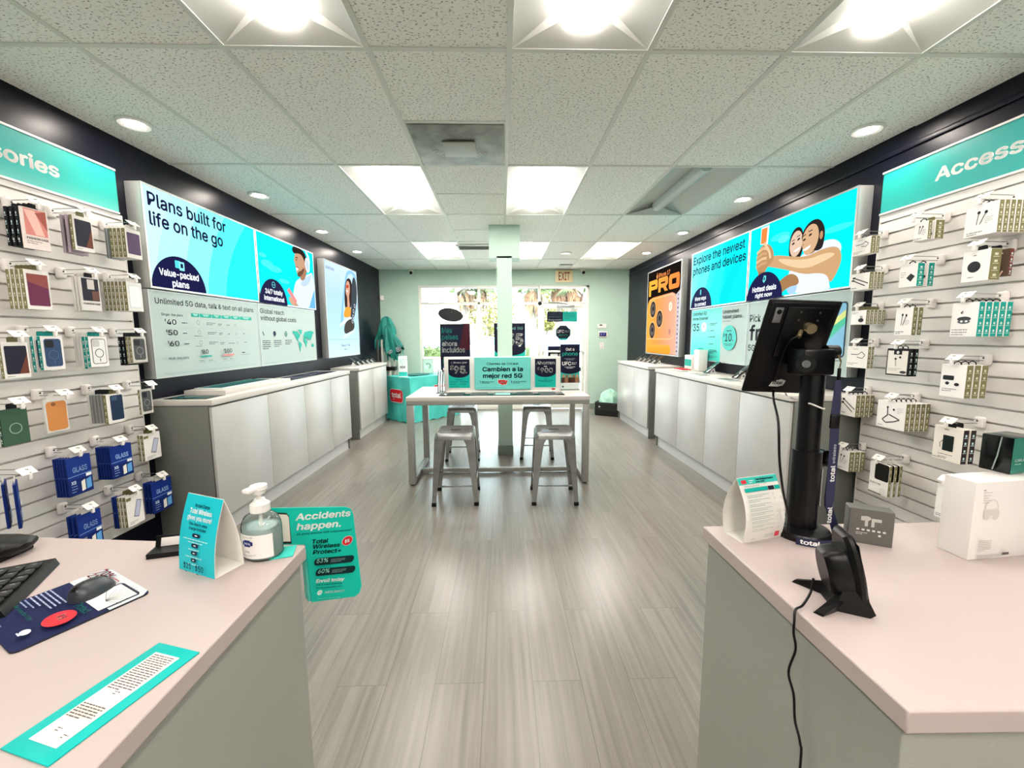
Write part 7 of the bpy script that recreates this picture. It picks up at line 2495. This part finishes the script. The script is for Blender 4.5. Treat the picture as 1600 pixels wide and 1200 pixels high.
# window and door posters (hung on the inside of the glass)
def glass_poster(px0, px1, label, art, body='#101226', name='window_poster', off=0.0):
    a, b = at(*px0, y=YB + 0.028 + off), at(*px1, y=YB + 0.028 + off)
    w, h = b.x - a.x, a.z - b.z
    t = thing(name, label, 'poster', frame((a.x, YB + 0.028 + off, b.z), (0, -1, 0), (1, 0, 0)), 'posters on the shop window')
    MB().box((-0.002, 0, 0), (0.0, w, h), P(body)).build('sheet', t)
    A = Art(0.0)
    art(A, w, h)
    A.build('print', t)
    return t
def art3(A, w, h):
    A.text(w * 0.06, h * 0.870, 'Más', P('#3fb7ac'), w=w * 0.34, h=h * 0.070, bold=0.02)
    A.text(w * 0.06, h * 0.775, 'países', P('#3fb7ac'), w=w * 0.54, h=h * 0.070, bold=0.02)
    A.text(w * 0.06, h * 0.680, 'ahora', wt_, w=w * 0.50, h=h * 0.066, bold=0.02)
    A.text(w * 0.06, h * 0.585, 'incluidos', wt_, w=w * 0.76, h=h * 0.072, bold=0.02)
    cols = [('#1d6b4a', '#e9e9e4', '#a82a2a'), ('#b3232a', '#c92c31', '#b3232a'), ('#d2c05b', '#3a3f92', '#b3312f'), ('#2a2f78', '#e9e9ee', '#b3232a'), ('#5fb7d6', '#f2f2ee', '#5fb7d6'), ('#2e3aa0', '#f2f2f4', '#2e3aa0')]
    for i, c in enumerate(cols):
        r_, q = divmod(i, 3)
        u0, v0 = w * (0.08 + 0.30 * q), h * (0.415 - 0.125 * r_)
        for k in range(3):
            if i in (0, 4, 1):
                A.rect(u0 + w * 0.088 * k, v0, u0 + w * 0.088 * (k + 1), v0 + h * 0.10, P(c[k]), 20)
            else:
                A.rect(u0, v0 + h * 0.0333 * k, u0 + w * 0.264, v0 + h * 0.0333 * (k + 1), P(c[2 - k]), 20)
    A.rect(w * 0.02, 0, w * 0.98, h * 0.20, P('#17ab9c'))
    A.poly([(w * 0.62, h * 0.62), (w * 0.80, h), (w, h), (w, h * 0.62)], P('#3a0f1a'), 0)
def glass_px(u, v):
    p = at(u, v, y=YB + 0.028)
    return p
glass_poster((687, 506), (736, 612), 'dark poster reading Más países ahora incluidos with small flags, left window', art3)
def art4(A, w, h):
    A.rect(0, 0, w, h * 0.42, P('#17ab9c'), 0)
    A.poly([(0, h), (0, h * 0.42)] + [(w / 2 - w / 2 * math.cos(PI * k / 14), h * 0.42 - h * 0.14 * math.sin(PI * k / 14)) for k in range(15)] + [(w, h)], nv_)
    A.text(w * 0.08, h * 0.86, 'Unlimited 5G', P('#8fd6cd'), w=w * 0.84, h=h * 0.055, bold=0.02)
    A.text(w * 0.92, h * 0.52, '$35', wt_, w=w * 0.80, h=h * 0.24, bold=0.03, al='r')
    A.greek(w * 0.78, h * 0.50, w * 0.14, 1, h * 0.02, 0, wt_)
glass_poster((772, 505), (821, 575), 'dark and teal poster reading red 5G behind the column', art4)
def art5(A, w, h):
    A.rect(w * 0.52, 0, w, h, P('#139a8c'))
    A.text(w * 0.04, h * 0.70, 'Teléfonos', P('#5a7c86'), w=w * 0.42, h=h * 0.19, bold=0.02)
    A.text(w * 0.04, h * 0.41, 'premium', P('#5a7c86'), w=w * 0.40, h=h * 0.19, bold=0.02)
    A.text(w * 0.04, h * 0.12, 'Respuesta', P('#c9d6d6'), w=w * 0.44, h=h * 0.15, bold=0.02)
    A.greek(w * 0.56, h * 0.80, w * 0.36, 4, h * 0.07, h * 0.08, P('#0b5a54'))
glass_poster((855, 487), (902, 502.5), 'black and teal strip reading Teléfonos premium at the top of the door', art5)
def art7(A, w, h):
    A.rect(w * 0.02, 0, w * 0.98, h * 0.30, P('#c9d9d4'), 0)
    for i in range(3):
        A.rrect(w * (0.10 + 0.30 * i), h * 0.86, w * (0.34 + 0.30 * i), h * 0.90, 0.01, P('#e4e6e6'))
        A.rrect(w * (0.08 + 0.30 * i), h * 0.76, w * (0.34 + 0.30 * i), h * 0.82, 0.02, wt_)
    A.text(w * 0.92, h * 0.62, 'phone', P('#2fb0a0'), w=w * 0.66, h=h * 0.075, bold=0.01, al='r')
    A.greek(w * 0.55, h * 0.56, w * 0.40, 2, h * 0.014, h * 0.014, P('#9aa6b0'))
    A.text(w * 0.46, h * 0.42, 'UFC', wt_, w=w * 0.30, h=h * 0.075, bold=0.03)
    A.text(w * 0.78, h * 0.43, '317', wt_, w=w * 0.16, h=h * 0.055)
    A.greek(w * 0.50, h * 0.38, w * 0.42, 2, h * 0.014, h * 0.014, wt_)
    for i in range(6):
        A.ell(w * (0.14 + 0.15 * i), h * 0.23, w * 0.05, h * 0.035, P(('#a9795a', '#7b543e')[i % 2]))
        A.rrect(w * (0.07 + 0.15 * i), h * 0.08, w * (0.21 + 0.15 * i), h * 0.19, 0.02, P(('#4a2f24', '#8a664b', '#2f2320')[i % 3]))
glass_poster((856, 541), (902, 605), 'dark fight night poster low on the glass door', art7)
# eight sided sticker
c_ = at(880, 520, y=YB + 0.028)
r8 = 0.148
t = thing('door_sticker', 'dark eight sided fight night sticker in the middle of the door', 'sticker', frame((c_.x, YB + 0.028, c_.z), (0, -1, 0), (1, 0, 0)))
o8 = [(r8 * math.cos(PI / 8 + PI / 4 * i), r8 * math.sin(PI / 8 + PI / 4 * i)) for i in range(8)]
MB().prism(o8, -0.002, 0.0, P('#1f8f84')).build('sheet', t)
A = Art(0)
A.poly([(a * 0.97, b * 0.97) for a, b in o8], P('#0d1420'))
A.poly([(-0.10, -0.105), (0.10, -0.105), (0.055, -0.137), (-0.055, -0.137)], P('#1f9a8d'))
A.text(0.0, 0.085, 'GET IN', P('#3a5a62'), w=0.11, h=0.018, bold=0.02, al='c')
A.text(-0.12, 0.0, 'UFC', wt_, w=0.14, h=0.055, bold=0.03)
A.text(0.035, 0.010, '317', wt_, w=0.085, h=0.036)
A.text(0.0, -0.055, 'subete', P('#3fb7a6'), w=0.17, h=0.034, bold=0.02, al='c')
A.build('print', t)
# oval OPEN sign seen from its black back, on a cord
c_ = at(704, 492, y=YB - 0.03)
t = thing('hanging_sign', 'black oval sign hanging tilted on a cord in the left window', 'sign', frame((c_.x, YB - 0.03, c_.z), (0, -1, 0), (1, 0, 0)))
a_ = Art(0)
a_.ell(0, 0, 0.232, 0.122, BLACK, n=40, tilt=-0.17)
MB().prism([(p[1], p[2]) for p in a_.v], -0.018, 0.0, mat('sign_back_black', (0.02, 0.024, 0.05), 0.3)).build('oval_board', t)
for u, v in ((0.02, 0.055), (0.0, -0.09)):
    MB().cyl((0, u, v), (0.006, u, v), 0.008, MET, n=10).build('screw', t)
MB().tube([(-0.009, -0.12, 0.12), (-0.009, 0.0, 0.185), (-0.009, 0.02, 0.185), (-0.009, 0.13, 0.085)], 0.003, P('#3a3a3a'), 6).build('cord', t)
# exit sign
a, b = at(867.5, 422.5, y=YB), at(894.5, 441.5, y=YB)
t = thing('exit_sign', 'cream exit sign with red letters above the glass door', 'exit sign', frame((a.x, YB, b.z), (0, -1, 0), (1, 0, 0)))
w, h = b.x - a.x, min(a.z, CEIL - 0.004) - b.z
MB().rbox((0.001, 0, 0), (0.045, w, h), 0.006, mat('exit_sign_cream', (0.90, 0.82, 0.66), 0.4)).build('housing', t)
A = Art(0.045)
A.text(w / 2, h * 0.18, 'EXIT', P('#b3281e'), w=w * 0.64, h=h * 0.64, bold=0.012, al='c')
A.build('lettering', t)
# cameras
for k, (u, v) in enumerate(((643, 428), (911, 428))):
    p = at(u, v, y=YB - 0.06)
    t = thing('security_camera', ('small white security camera left of the window', 'small white security camera beside the exit sign')[k], 'camera', T(p.x, YB - 0.06, CEIL), 'security cameras')
    MB().lathe([(0.042, 0.0), (0.045, -0.012), (0.040, -0.030), (0.030, -0.034)], WPLAS, 28).build('ceiling_mount', t)
    b_ = MB()
    b_.cyl((0, 0.02, -0.045), (0, -0.050, -0.070), 0.034, WPLAS, n=24)
    b_.build('body', t)
    MB().cyl((0, -0.050, -0.070), (0, -0.056, -0.072), 0.029, BLACK, n=24).build('lens', t)
# corner sensor, door contact, thermostat, keypad, switch
p = at(594, 466, y=YB)
t = thing('motion_sensor', 'small white motion sensor high in the left corner', 'sensor', frame((max(p.x, LX + LK * YB + 0.04), YB, p.z), (0.3, -1, 0), (1, 0.3, 0)))
MB().rbox((0.015, -0.032, -0.045), (0.055, 0.032, 0.045), 0.010, WPLAS).build('housing', t)
MB().rbox((0.0, -0.012, -0.02), (0.018, 0.012, 0.02), 0.003, WPLAS).build('bracket', t)
p = at(843.5, 474, y=YB)
t = thing('door_chime', 'round black sensor ball at the upper left corner of the door', 'sensor', T(p.x, YB - 0.02, p.z))
MB().lathe([(0.002, -0.036), (0.02, -0.03), (0.034, -0.012), (0.036, 0.0), (0.034, 0.012), (0.02, 0.03), (0.002, 0.036)], BLACK, 24).build('ball', t)
MB().rbox((-0.016, 0.020, -0.016), (0.016, 0.040, 0.016), 0.004, BLACK).build('bracket', t)
def wallbox(px, w, h, name, label, cat, fn, d=0.025):
    p = at(*px, y=YB)
    t = thing(name, label, cat, frame((p.x, YB, p.z), (0, -1, 0), (1, 0, 0)))
    MB().rbox((0.001, -w / 2, -h / 2), (d, w / 2, h / 2), min(0.008, d * 0.4), WPLAS).build('housing', t)
    fn(t, w, h, d)
def f1(t, w, h, d):
    MB().rbox((d - 0.002, -0.045, 0.004), (d + 0.001, 0.01, 0.030), 0.001, P('#4b514b')).build('display', t)
    MB().rbox((d - 0.002, 0.03, -0.005), (d + 0.003, 0.055, 0.02), 0.002, P('#d9d5cd')).build('button', t)
wallbox((940, 509.5), 0.165, 0.085, 'thermostat', 'white wall thermostat right of the door', 'thermostat', f1)
def f2(t, w, h, d):
    s_ = MB().rbox((d - 0.002, -w * 0.40, -h * 0.33), (d + 0.001, w * 0.40, h * 0.33), 0.001, P('#28275e', 0.2)).build('screen', t)
    A = Art(d + 0.001)
    A.rect(-w * 0.25, -0.015, -w * 0.15, 0.020, P('#8a8bd0'))
    A.greek(-0.0, 0.02, w * 0.3, 2, 0.008, 0.008, P('#8a8bd0'))
    A.build('readout', s_)
wallbox((941.5, 522.5), 0.165, 0.115, 'alarm_keypad', 'white alarm panel with a navy screen below the thermostat', 'alarm panel', f2)
def f3(t, w, h, d):
    for z in (0.028, -0.028):
        MB().rbox((d - 0.002, -0.018, z - 0.016), (d + 0.002, 0.018, z + 0.016), 0.004, P('#d8d4c8')).build('socket', t)
wallbox((940, 540), 0.075, 0.118, 'wall_outlet', 'cream wall outlet below the alarm panel', 'outlet', f3, 0.008)

# black crate with a mint cloth thrown in it
p = at(956, 650, z=0)
t = thing('storage_crate', 'black folding crate on the floor by the right far cabinet', 'crate', T(1.90, 7.20, 0) @ Rz(math.radians(-30)))
c = MB()
CRB = mat('crate_black', (0.02, 0.02, 0.022), 0.45)
cw, cd, ch = 0.20, 0.16, 0.24
c.rbox((-cw, -cd, 0.0), (cw, cd, 0.02), 0.004, CRB)
for s_ in (-1, 1):
    c.rbox((-cw, s_ * cd - 0.008, 0.015), (cw, s_ * cd + 0.008, ch), 0.004, CRB)
    c.rbox((s_ * cw - 0.008, -cd, 0.015), (s_ * cw + 0.008, cd, ch), 0.004, CRB)
c.build('body', t)
r_ = MB()
for z in (0.10, 0.205):
    for s_ in (-1, 1):
        r_.rbox((-cw - 0.006, s_ * cd - 0.014, z), (cw + 0.006, s_ * cd + 0.014, z + 0.022), 0.004, CRB)
        r_.rbox((s_ * cw - 0.014, -cd, z + 0.0004), (s_ * cw + 0.014, cd, z + 0.0216), 0.004, CRB)
r_.build('rim', t)
MB().rbox((-0.14, -cd - 0.010, 0.150), (-0.11, -cd - 0.0085, 0.175), 0.0005, P('#c9cccb')).build('sticker', t)
CL2 = noisy('mint_cloth', (0.55, 0.76, 0.68), (0.72, 0.88, 0.80), 9, 0.75, bump=0.2)
rn_ = random.Random(4)
rings = []
for k in range(10):
    s_ = k / 9
    r0 = (1 - s_ ** 2.2) ** 0.5 if k < 9 else 0.03
    ring = []
    for i in range(30):
        a = 2 * PI * i / 30
        f = r0 * (1 + 0.07 * math.sin(5 * a + 3 * s_) + 0.06 * math.sin(9 * a - 5 * s_))
        ring.append((0.182 * f * math.cos(a) + 0.02 * s_, 0.142 * f * math.sin(a), 0.21 + 0.25 * s_ + 0.012 * math.sin(7 * a + 6 * s_)))
    rings.append(ring)
cl_ = MB().skin(rings, CL2).build('crumpled_cloth')
cl_.matrix_world = t.matrix_world.copy() if False else T(1.90, 7.20, 0) @ Rz(math.radians(-30))
tag(cl_, 'crumpled mint cloth piled in the black crate', 'cloth')
st = MB()
st.tube(smooth([Vector((-0.20, -0.12, 0.23)), Vector((-0.225, -0.13, 0.16)), Vector((-0.222, -0.14, 0.08)), Vector((-0.235, -0.15, 0.012)), Vector((-0.28, -0.16, 0.008)), Vector((-0.33, -0.10, 0.008))]), 0.010, P('#8fc4b0'), 8, flat=0.003)
o = st.build('cloth_strap')
o.matrix_world = T(1.90, 7.20, 0) @ Rz(math.radians(-30))
tag(o, 'pale green strap trailing over the crate side onto the floor', 'strap')
# ================================================================ outside the shop window
PAVE = noisy('pale_concrete', (0.80, 0.78, 0.75), (0.86, 0.84, 0.81), 3, 0.8)
ASPH = noisy('sunlit_asphalt', (0.66, 0.65, 0.66), (0.72, 0.71, 0.71), 6, 0.85)
GRND = mat('far_ground', (0.66, 0.66, 0.60), 0.9)
struct(MB().box((-14, YB + 0.14, -0.10), (14, 12.0, -0.02), PAVE), 'sidewalk')
struct(MB().box((-60, 12.0, -0.14), (60, 27.0, -0.08), ASPH), 'street')
struct(MB().rbox((-60, 27.0, -0.12), (60, 27.4, 0.08), 0.03, mat('red_kerb', (0.74, 0.42, 0.38), 0.7)), 'trim_2')
struct(MB().box((-60, 27.4, -0.12), (60, 90, -0.02), GRND), 'ground')
struct(MB().box((-8, YB + 0.13, 2.34), (8, YB + 0.6, 2.50), mat('dark_soffit', (0.16, 0.15, 0.14), 0.8)), 'trim_3')

LEAFY = noisy('yellow_green_leaf', (0.34, 0.34, 0.13), (0.50, 0.47, 0.24), 2, 0.7)
LEAFG = noisy('sage_leaf', (0.22, 0.30, 0.14), (0.36, 0.43, 0.24), 2, 0.7)
DRY = noisy('dry_frond', (0.33, 0.23, 0.15), (0.45, 0.34, 0.24), 3, 0.8)
BARK = noisy('palm_bark', (0.36, 0.33, 0.29), (0.45, 0.41, 0.36), 8, 0.85)
def leaf_cloud(cx, cy, cz, rx, ry, rz, n_, s, m, seed):
    rn = random.Random(seed)
    b = MB()
    for i in range(n_):
        while True:
            x, y, z = rn.uniform(-1, 1), rn.uniform(-1, 1), rn.uniform(-1, 1)
            q = x * x + y * y + z * z
            if 0.15 < q < 1:
                break
        p = Vector((cx + x * rx, cy + y * ry, cz + z * rz))
        a, e = rn.uniform(0, 6.28), rn.uniform(-1.2, 1.2)
        u = Vector((math.cos(a) * math.cos(e), math.sin(a) * math.cos(e), math.sin(e))) * s * rn.uniform(0.6, 1.3)
        v = u.cross(Vector((rn.uniform(-1, 1), rn.uniform(-1, 1), rn.uniform(-1, 1)))).normalized() * s * 0.42
        b.add([tuple(p - u), tuple(p + v), tuple(p + u), tuple(p - v)], [(0, 1, 2, 3)], m)
    return b
for i, (x0, x1, y, h, lab) in enumerate(((-12.0, -2.2, 28.6, 0.75, 'clipped green hedge across the street, left stretch'), (1.4, 9.5, 28.2, 0.85, 'clipped green hedge across the street, right stretch'))):
    t = thing('hedge', lab, 'hedge', T((x0 + x1) / 2, y, -0.02), 'hedges across the street')
    MB().rbox((-(x1 - x0) / 2 + 0.1, -0.35, 0), ((x1 - x0) / 2 - 0.1, 0.35, h * 0.8), 0.15, noisy('hedge_core', (0.20, 0.26, 0.12), (0.28, 0.34, 0.17), 4, 0.8)).build('core', t)
    leaf_cloud(0, 0, h * 0.52, (x1 - x0) / 2, 0.55, h * 0.5, 1300, 0.16, LEAFG, 20 + i).build('foliage', t)
def palm(x, y, h, lab, r=0.15, skirt=1.3, seed=1, green=True, ns=70):
    t = thing('palm_tree', lab, 'palm tree', T(x, y, -0.05), 'palm trees outside')
    rn = random.Random(seed)
    MB().lathe([(r * 1.25, 0), (r * 1.05, 0.4), (r, h * 0.5), (r * 0.92, h - 0.1), (r * 0.6, h + 0.2)], BARK, 16).build('trunk', t)
    b = MB()
    for i in range(ns):
        a = rn.uniform(0, 2 * PI)
        z0 = h - rn.uniform(0, skirt * 0.4)
        L_ = skirt * rn.uniform(0.6, 1.0)
        w_ = 0.09 * rn.uniform(0.6, 1.2)
        d = Vector((math.cos(a), math.sin(a), 0))
        s_ = Vector((-d.y, d.x, 0)) * w_
        p0, p1, p2 = Vector((0, 0, z0)) + d * r, Vector((0, 0, z0 - L_ * 0.25)) + d * (r + 0.22), Vector((0, 0, z0 - L_)) + d * (r + rn.uniform(0.08, 0.34))
        b.add([tuple(p0), tuple(p1 - s_), tuple(p2), tuple(p1 + s_)], [(0, 1, 2, 3)], DRY)
    b.build('dry_skirt', t)
    b = MB()
    for i in range(26):
        a, e = rn.uniform(0, 2 * PI), rn.uniform(-0.35, 1.1)
        d = Vector((math.cos(a) * math.cos(e), math.sin(a) * math.cos(e), math.sin(e)))
        c0 = Vector((0, 0, h + 0.1))
        hub = c0 + d * 0.45
        side = d.cross(Vector((0, 0, 1))).normalized()
        b.tube([c0, hub], 0.018, LEAFG, 5)
        for k in range(11):
            f = (k - 5) / 5
            tip = hub + (d * math.cos(f * 1.25) + side * math.sin(f * 1.25)) * 0.5 - Vector((0, 0, 0.18 + 0.1 * abs(f)))
            mid = hub.lerp(tip, 0.5)
            wv_ = side.cross(d) * 0.0 + (tip - hub).cross(Vector((0, 0, 1))).normalized() * 0.035
            b.add([tuple(hub), tuple(mid - wv_), tuple(tip), tuple(mid + wv_)], [(0, 1, 2, 3)], LEAFG if green else LEAFY)
    b.build('fronds', t)
def ground(u, v, y):
    p = at(u, v, y=y)
    return p.x, p.z
for (u, v, y, lab, sd, r) in ((833, 452, 17.5, 'palm tree with a grey trunk and dry skirt right of the column', 3, 0.15), (727, 449, 18.5, 'palm tree with a tan skirt in the left window', 4, 0.14), (873, 446, 20.0, 'palm tree with green fronds above the door, left one', 5, 0.14), (897, 447, 17.0, 'palm tree with green fronds above the door, right one', 6, 0.15), (748, 448, 21.0, 'palm tree with a brown skirt beside the window mullion', 7, 0.15)):
    x, z = ground(u, v, y)
    palm(x, y, z, lab, r, 0.9, sd, ns=70 if sd != 6 else 30)
def broadleaf(x, y, h, rx, rz, lab, m, seed):
    t = thing('street_tree', lab, 'tree', T(x, y, -0.05), 'broadleaf trees across the street')
    b = MB()
    b.tube([(0, 0, 0), (0.05, 0, h * 0.35), (-0.05, 0, h * 0.7)], [0.16, 0.12, 0.06], BARK, 10)
    b.tube([(0.04, 0, h * 0.35), (rx * 0.45, 0.1, h * 0.75)], [0.08, 0.03], BARK, 8)
    b.tube([(0.04, 0, h * 0.4), (-rx * 0.45, -0.1, h * 0.8)], [0.08, 0.03], BARK, 8)
    b.build('trunk', t)
    leaf_cloud(0, 0, h * 0.80, rx, rx * 0.7, rz, 1500, 0.17, m, seed).build('foliage', t)
x, _ = ground(765, 520, 31)
broadleaf(x, 31, 4.4, 1.9, 2.2, 'yellow green leafy tree seen left of the column', LEAFY, 31)
x, _ = ground(862, 480, 32)
broadleaf(x, 32, 5.4, 2.3, 1.6, 'pale yellow tree behind the trunk right of the column', LEAFY, 32)
x, _ = ground(855, 520, 22)
broadleaf(x, 24, 2.6, 0.6, 0.3, 'thin bare branched tree seen through the door', LEAFY, 33)

# shops across the street
def shop(x0, x1, y, h, wall, lab, sign_, stripe):
    t = thing('shop_building', lab, 'building', T((x0 + x1) / 2, y, -0.02), 'low shops across the street')
    w = x1 - x0
    MB().box((-w / 2, 0, 0), (w / 2, 6, h), noisy('stucco_' + wall[1:], wall, wall, 1, 0.85)).build('wall', t)
    MB().rbox((-w / 2 - 0.1, -0.15, h - 0.25), (w / 2 + 0.1, 6.1, h), 0.03, P('#e9ddd6')).build('parapet', t)
    n_ = max(2, int(w / 2.4))
    for i in range(n_):
        a = -w / 2 + 0.3 + i * (w - 0.6) / n_
        b = a + (w - 0.6) / n_ - 0.35
        fr = MB().box((a, -0.06, 0.5), (b, 0.02, 2.3), P('#d8dade')).build('window_frame', t)
        MB().box((a + 0.08, -0.075, 0.95), (b - 0.08, -0.062, 2.2), P('#b9c3d6', 0.2)).build('pane', fr)
        MB().box((a + 0.02, -0.08, 0.5), (b - 0.02, -0.062, 0.9), P(stripe)).build('window_panel', fr)
    A = Art(0.0)
    A.greek(-w * 0.3, h - 0.55, w * 0.55, 2, 0.14, 0.12, P(sign_), seed=int(w * 10))
    A.build('sign_band', t, frame((0, -0.01, 0), (0, -1, 0), (1, 0, 0)))
shop(-13.5, -3.4, 36, 4.6, '#efdccb', 'cream shop with blue window bands across the street, far left', '#b98a8a', '#6f7fc4')
shop(-2.6, 4.0, 40, 3.4, '#e3dcd4', 'low grey shop half hidden behind the column', '#9a9aa5', '#9fb3cf')
shop(4.6, 14.0, 37, 4.4, '#eeddd0', 'pale pink shop seen through the door', '#b5a0a0', '#aab9d0')

# parked cars
def car(x, y, yaw, body, lab):
    t = thing('parked_car', lab, 'car', T(x, y, -0.08) @ Rz(yaw), 'cars outside')
    bm_ = mat('car_paint_' + body[1:], body, 0.15, coat=1.0)
    gl = mat('car_glass', (0.45, 0.56, 0.66), 0.05, spec=0.8)
    W2 = 0.88
    # sections along Y from the nose (-) to the tail (+): (y, half width, bottom, top)
    secs = [(-2.20, 0.62, 0.42, 0.66), (-2.12, 0.80, 0.28, 0.78), (-1.6, W2, 0.24, 0.92), (-0.9, W2, 0.22, 0.99), (0.2, W2, 0.22, 1.0), (1.4, W2, 0.24, 1.02), (2.05, 0.82, 0.30, 1.0), (2.2, 0.70, 0.42, 0.85)]
    rings = []
    for yy, hw, b0, t0 in secs:
        rings.append([(-hw * 0.86, yy, b0), (-hw, yy, b0 + 0.12), (-hw, yy, t0 - 0.16), (-hw * 0.90, yy, t0), (hw * 0.90, yy, t0), (hw, yy, t0 - 0.16), (hw, yy, b0 + 0.12), (hw * 0.86, yy, b0)])
    MB().skin(rings, bm_).build('body', t)
    cab = [(-1.0, 0.80, 0.98, 0.99), (-0.30, 0.68, 0.98, 1.42), (0.2, 0.64, 0.98, 1.50), (0.9, 0.64, 0.98, 1.47), (1.7, 0.78, 0.99, 1.02)]
    MB().skin([[(-hw, yy, b0), (-hw * 0.94, yy, t0), (hw * 0.94, yy, t0), (hw, yy, b0)] for yy, hw, b0, t0 in cab], gl).build('window', t)
    MB().skin([[(-hw * 0.93, yy, t0 + 0.002), (-hw * 0.80, yy, t0 + 0.03), (hw * 0.80, yy, t0 + 0.03), (hw * 0.93, yy, t0 + 0.002)] for yy, hw, b0, t0 in cab[1:4]], bm_).build('roof', t)
    for sx in (-1, 1):
        for yy in (-1.35, 1.35):
            wh = MB().cyl((sx * 0.70, yy, 0.32), (sx * 0.90, yy, 0.32), 0.32, BLACK, n=28).build('wheel', t)
            MB().cyl((sx * 0.895, yy, 0.32), (sx * 0.91, yy, 0.32), 0.20, ALU, n=20).build('hubcap', wh)
        MB().rbox((sx * 0.62 - 0.14, -2.185, 0.58), (sx * 0.62 + 0.14, -2.05, 0.70), 0.03, P('#dfe6ea', 0.15)).build('headlight', t)
        MB().rbox((sx * 0.95 - 0.09, -0.72, 0.95), (sx * 0.95 + 0.07, -0.60, 1.07), 0.03, bm_).build('mirror', t)
    MB().rbox((-0.45, -2.20, 0.40), (0.45, -2.12, 0.54), 0.02, P('#3a3d42')).build('grille', t)
x, _ = ground(884, 560, 12.8)
car(x + 0.15, 14.6, 0.0, '#eef0f1', 'white car parked facing the shop, seen through the door')
x, _ = ground(762, 545, 24)
car(x, 24.5, PI / 2, '#c9cdd8', 'silver car passing across the street just left of the column')
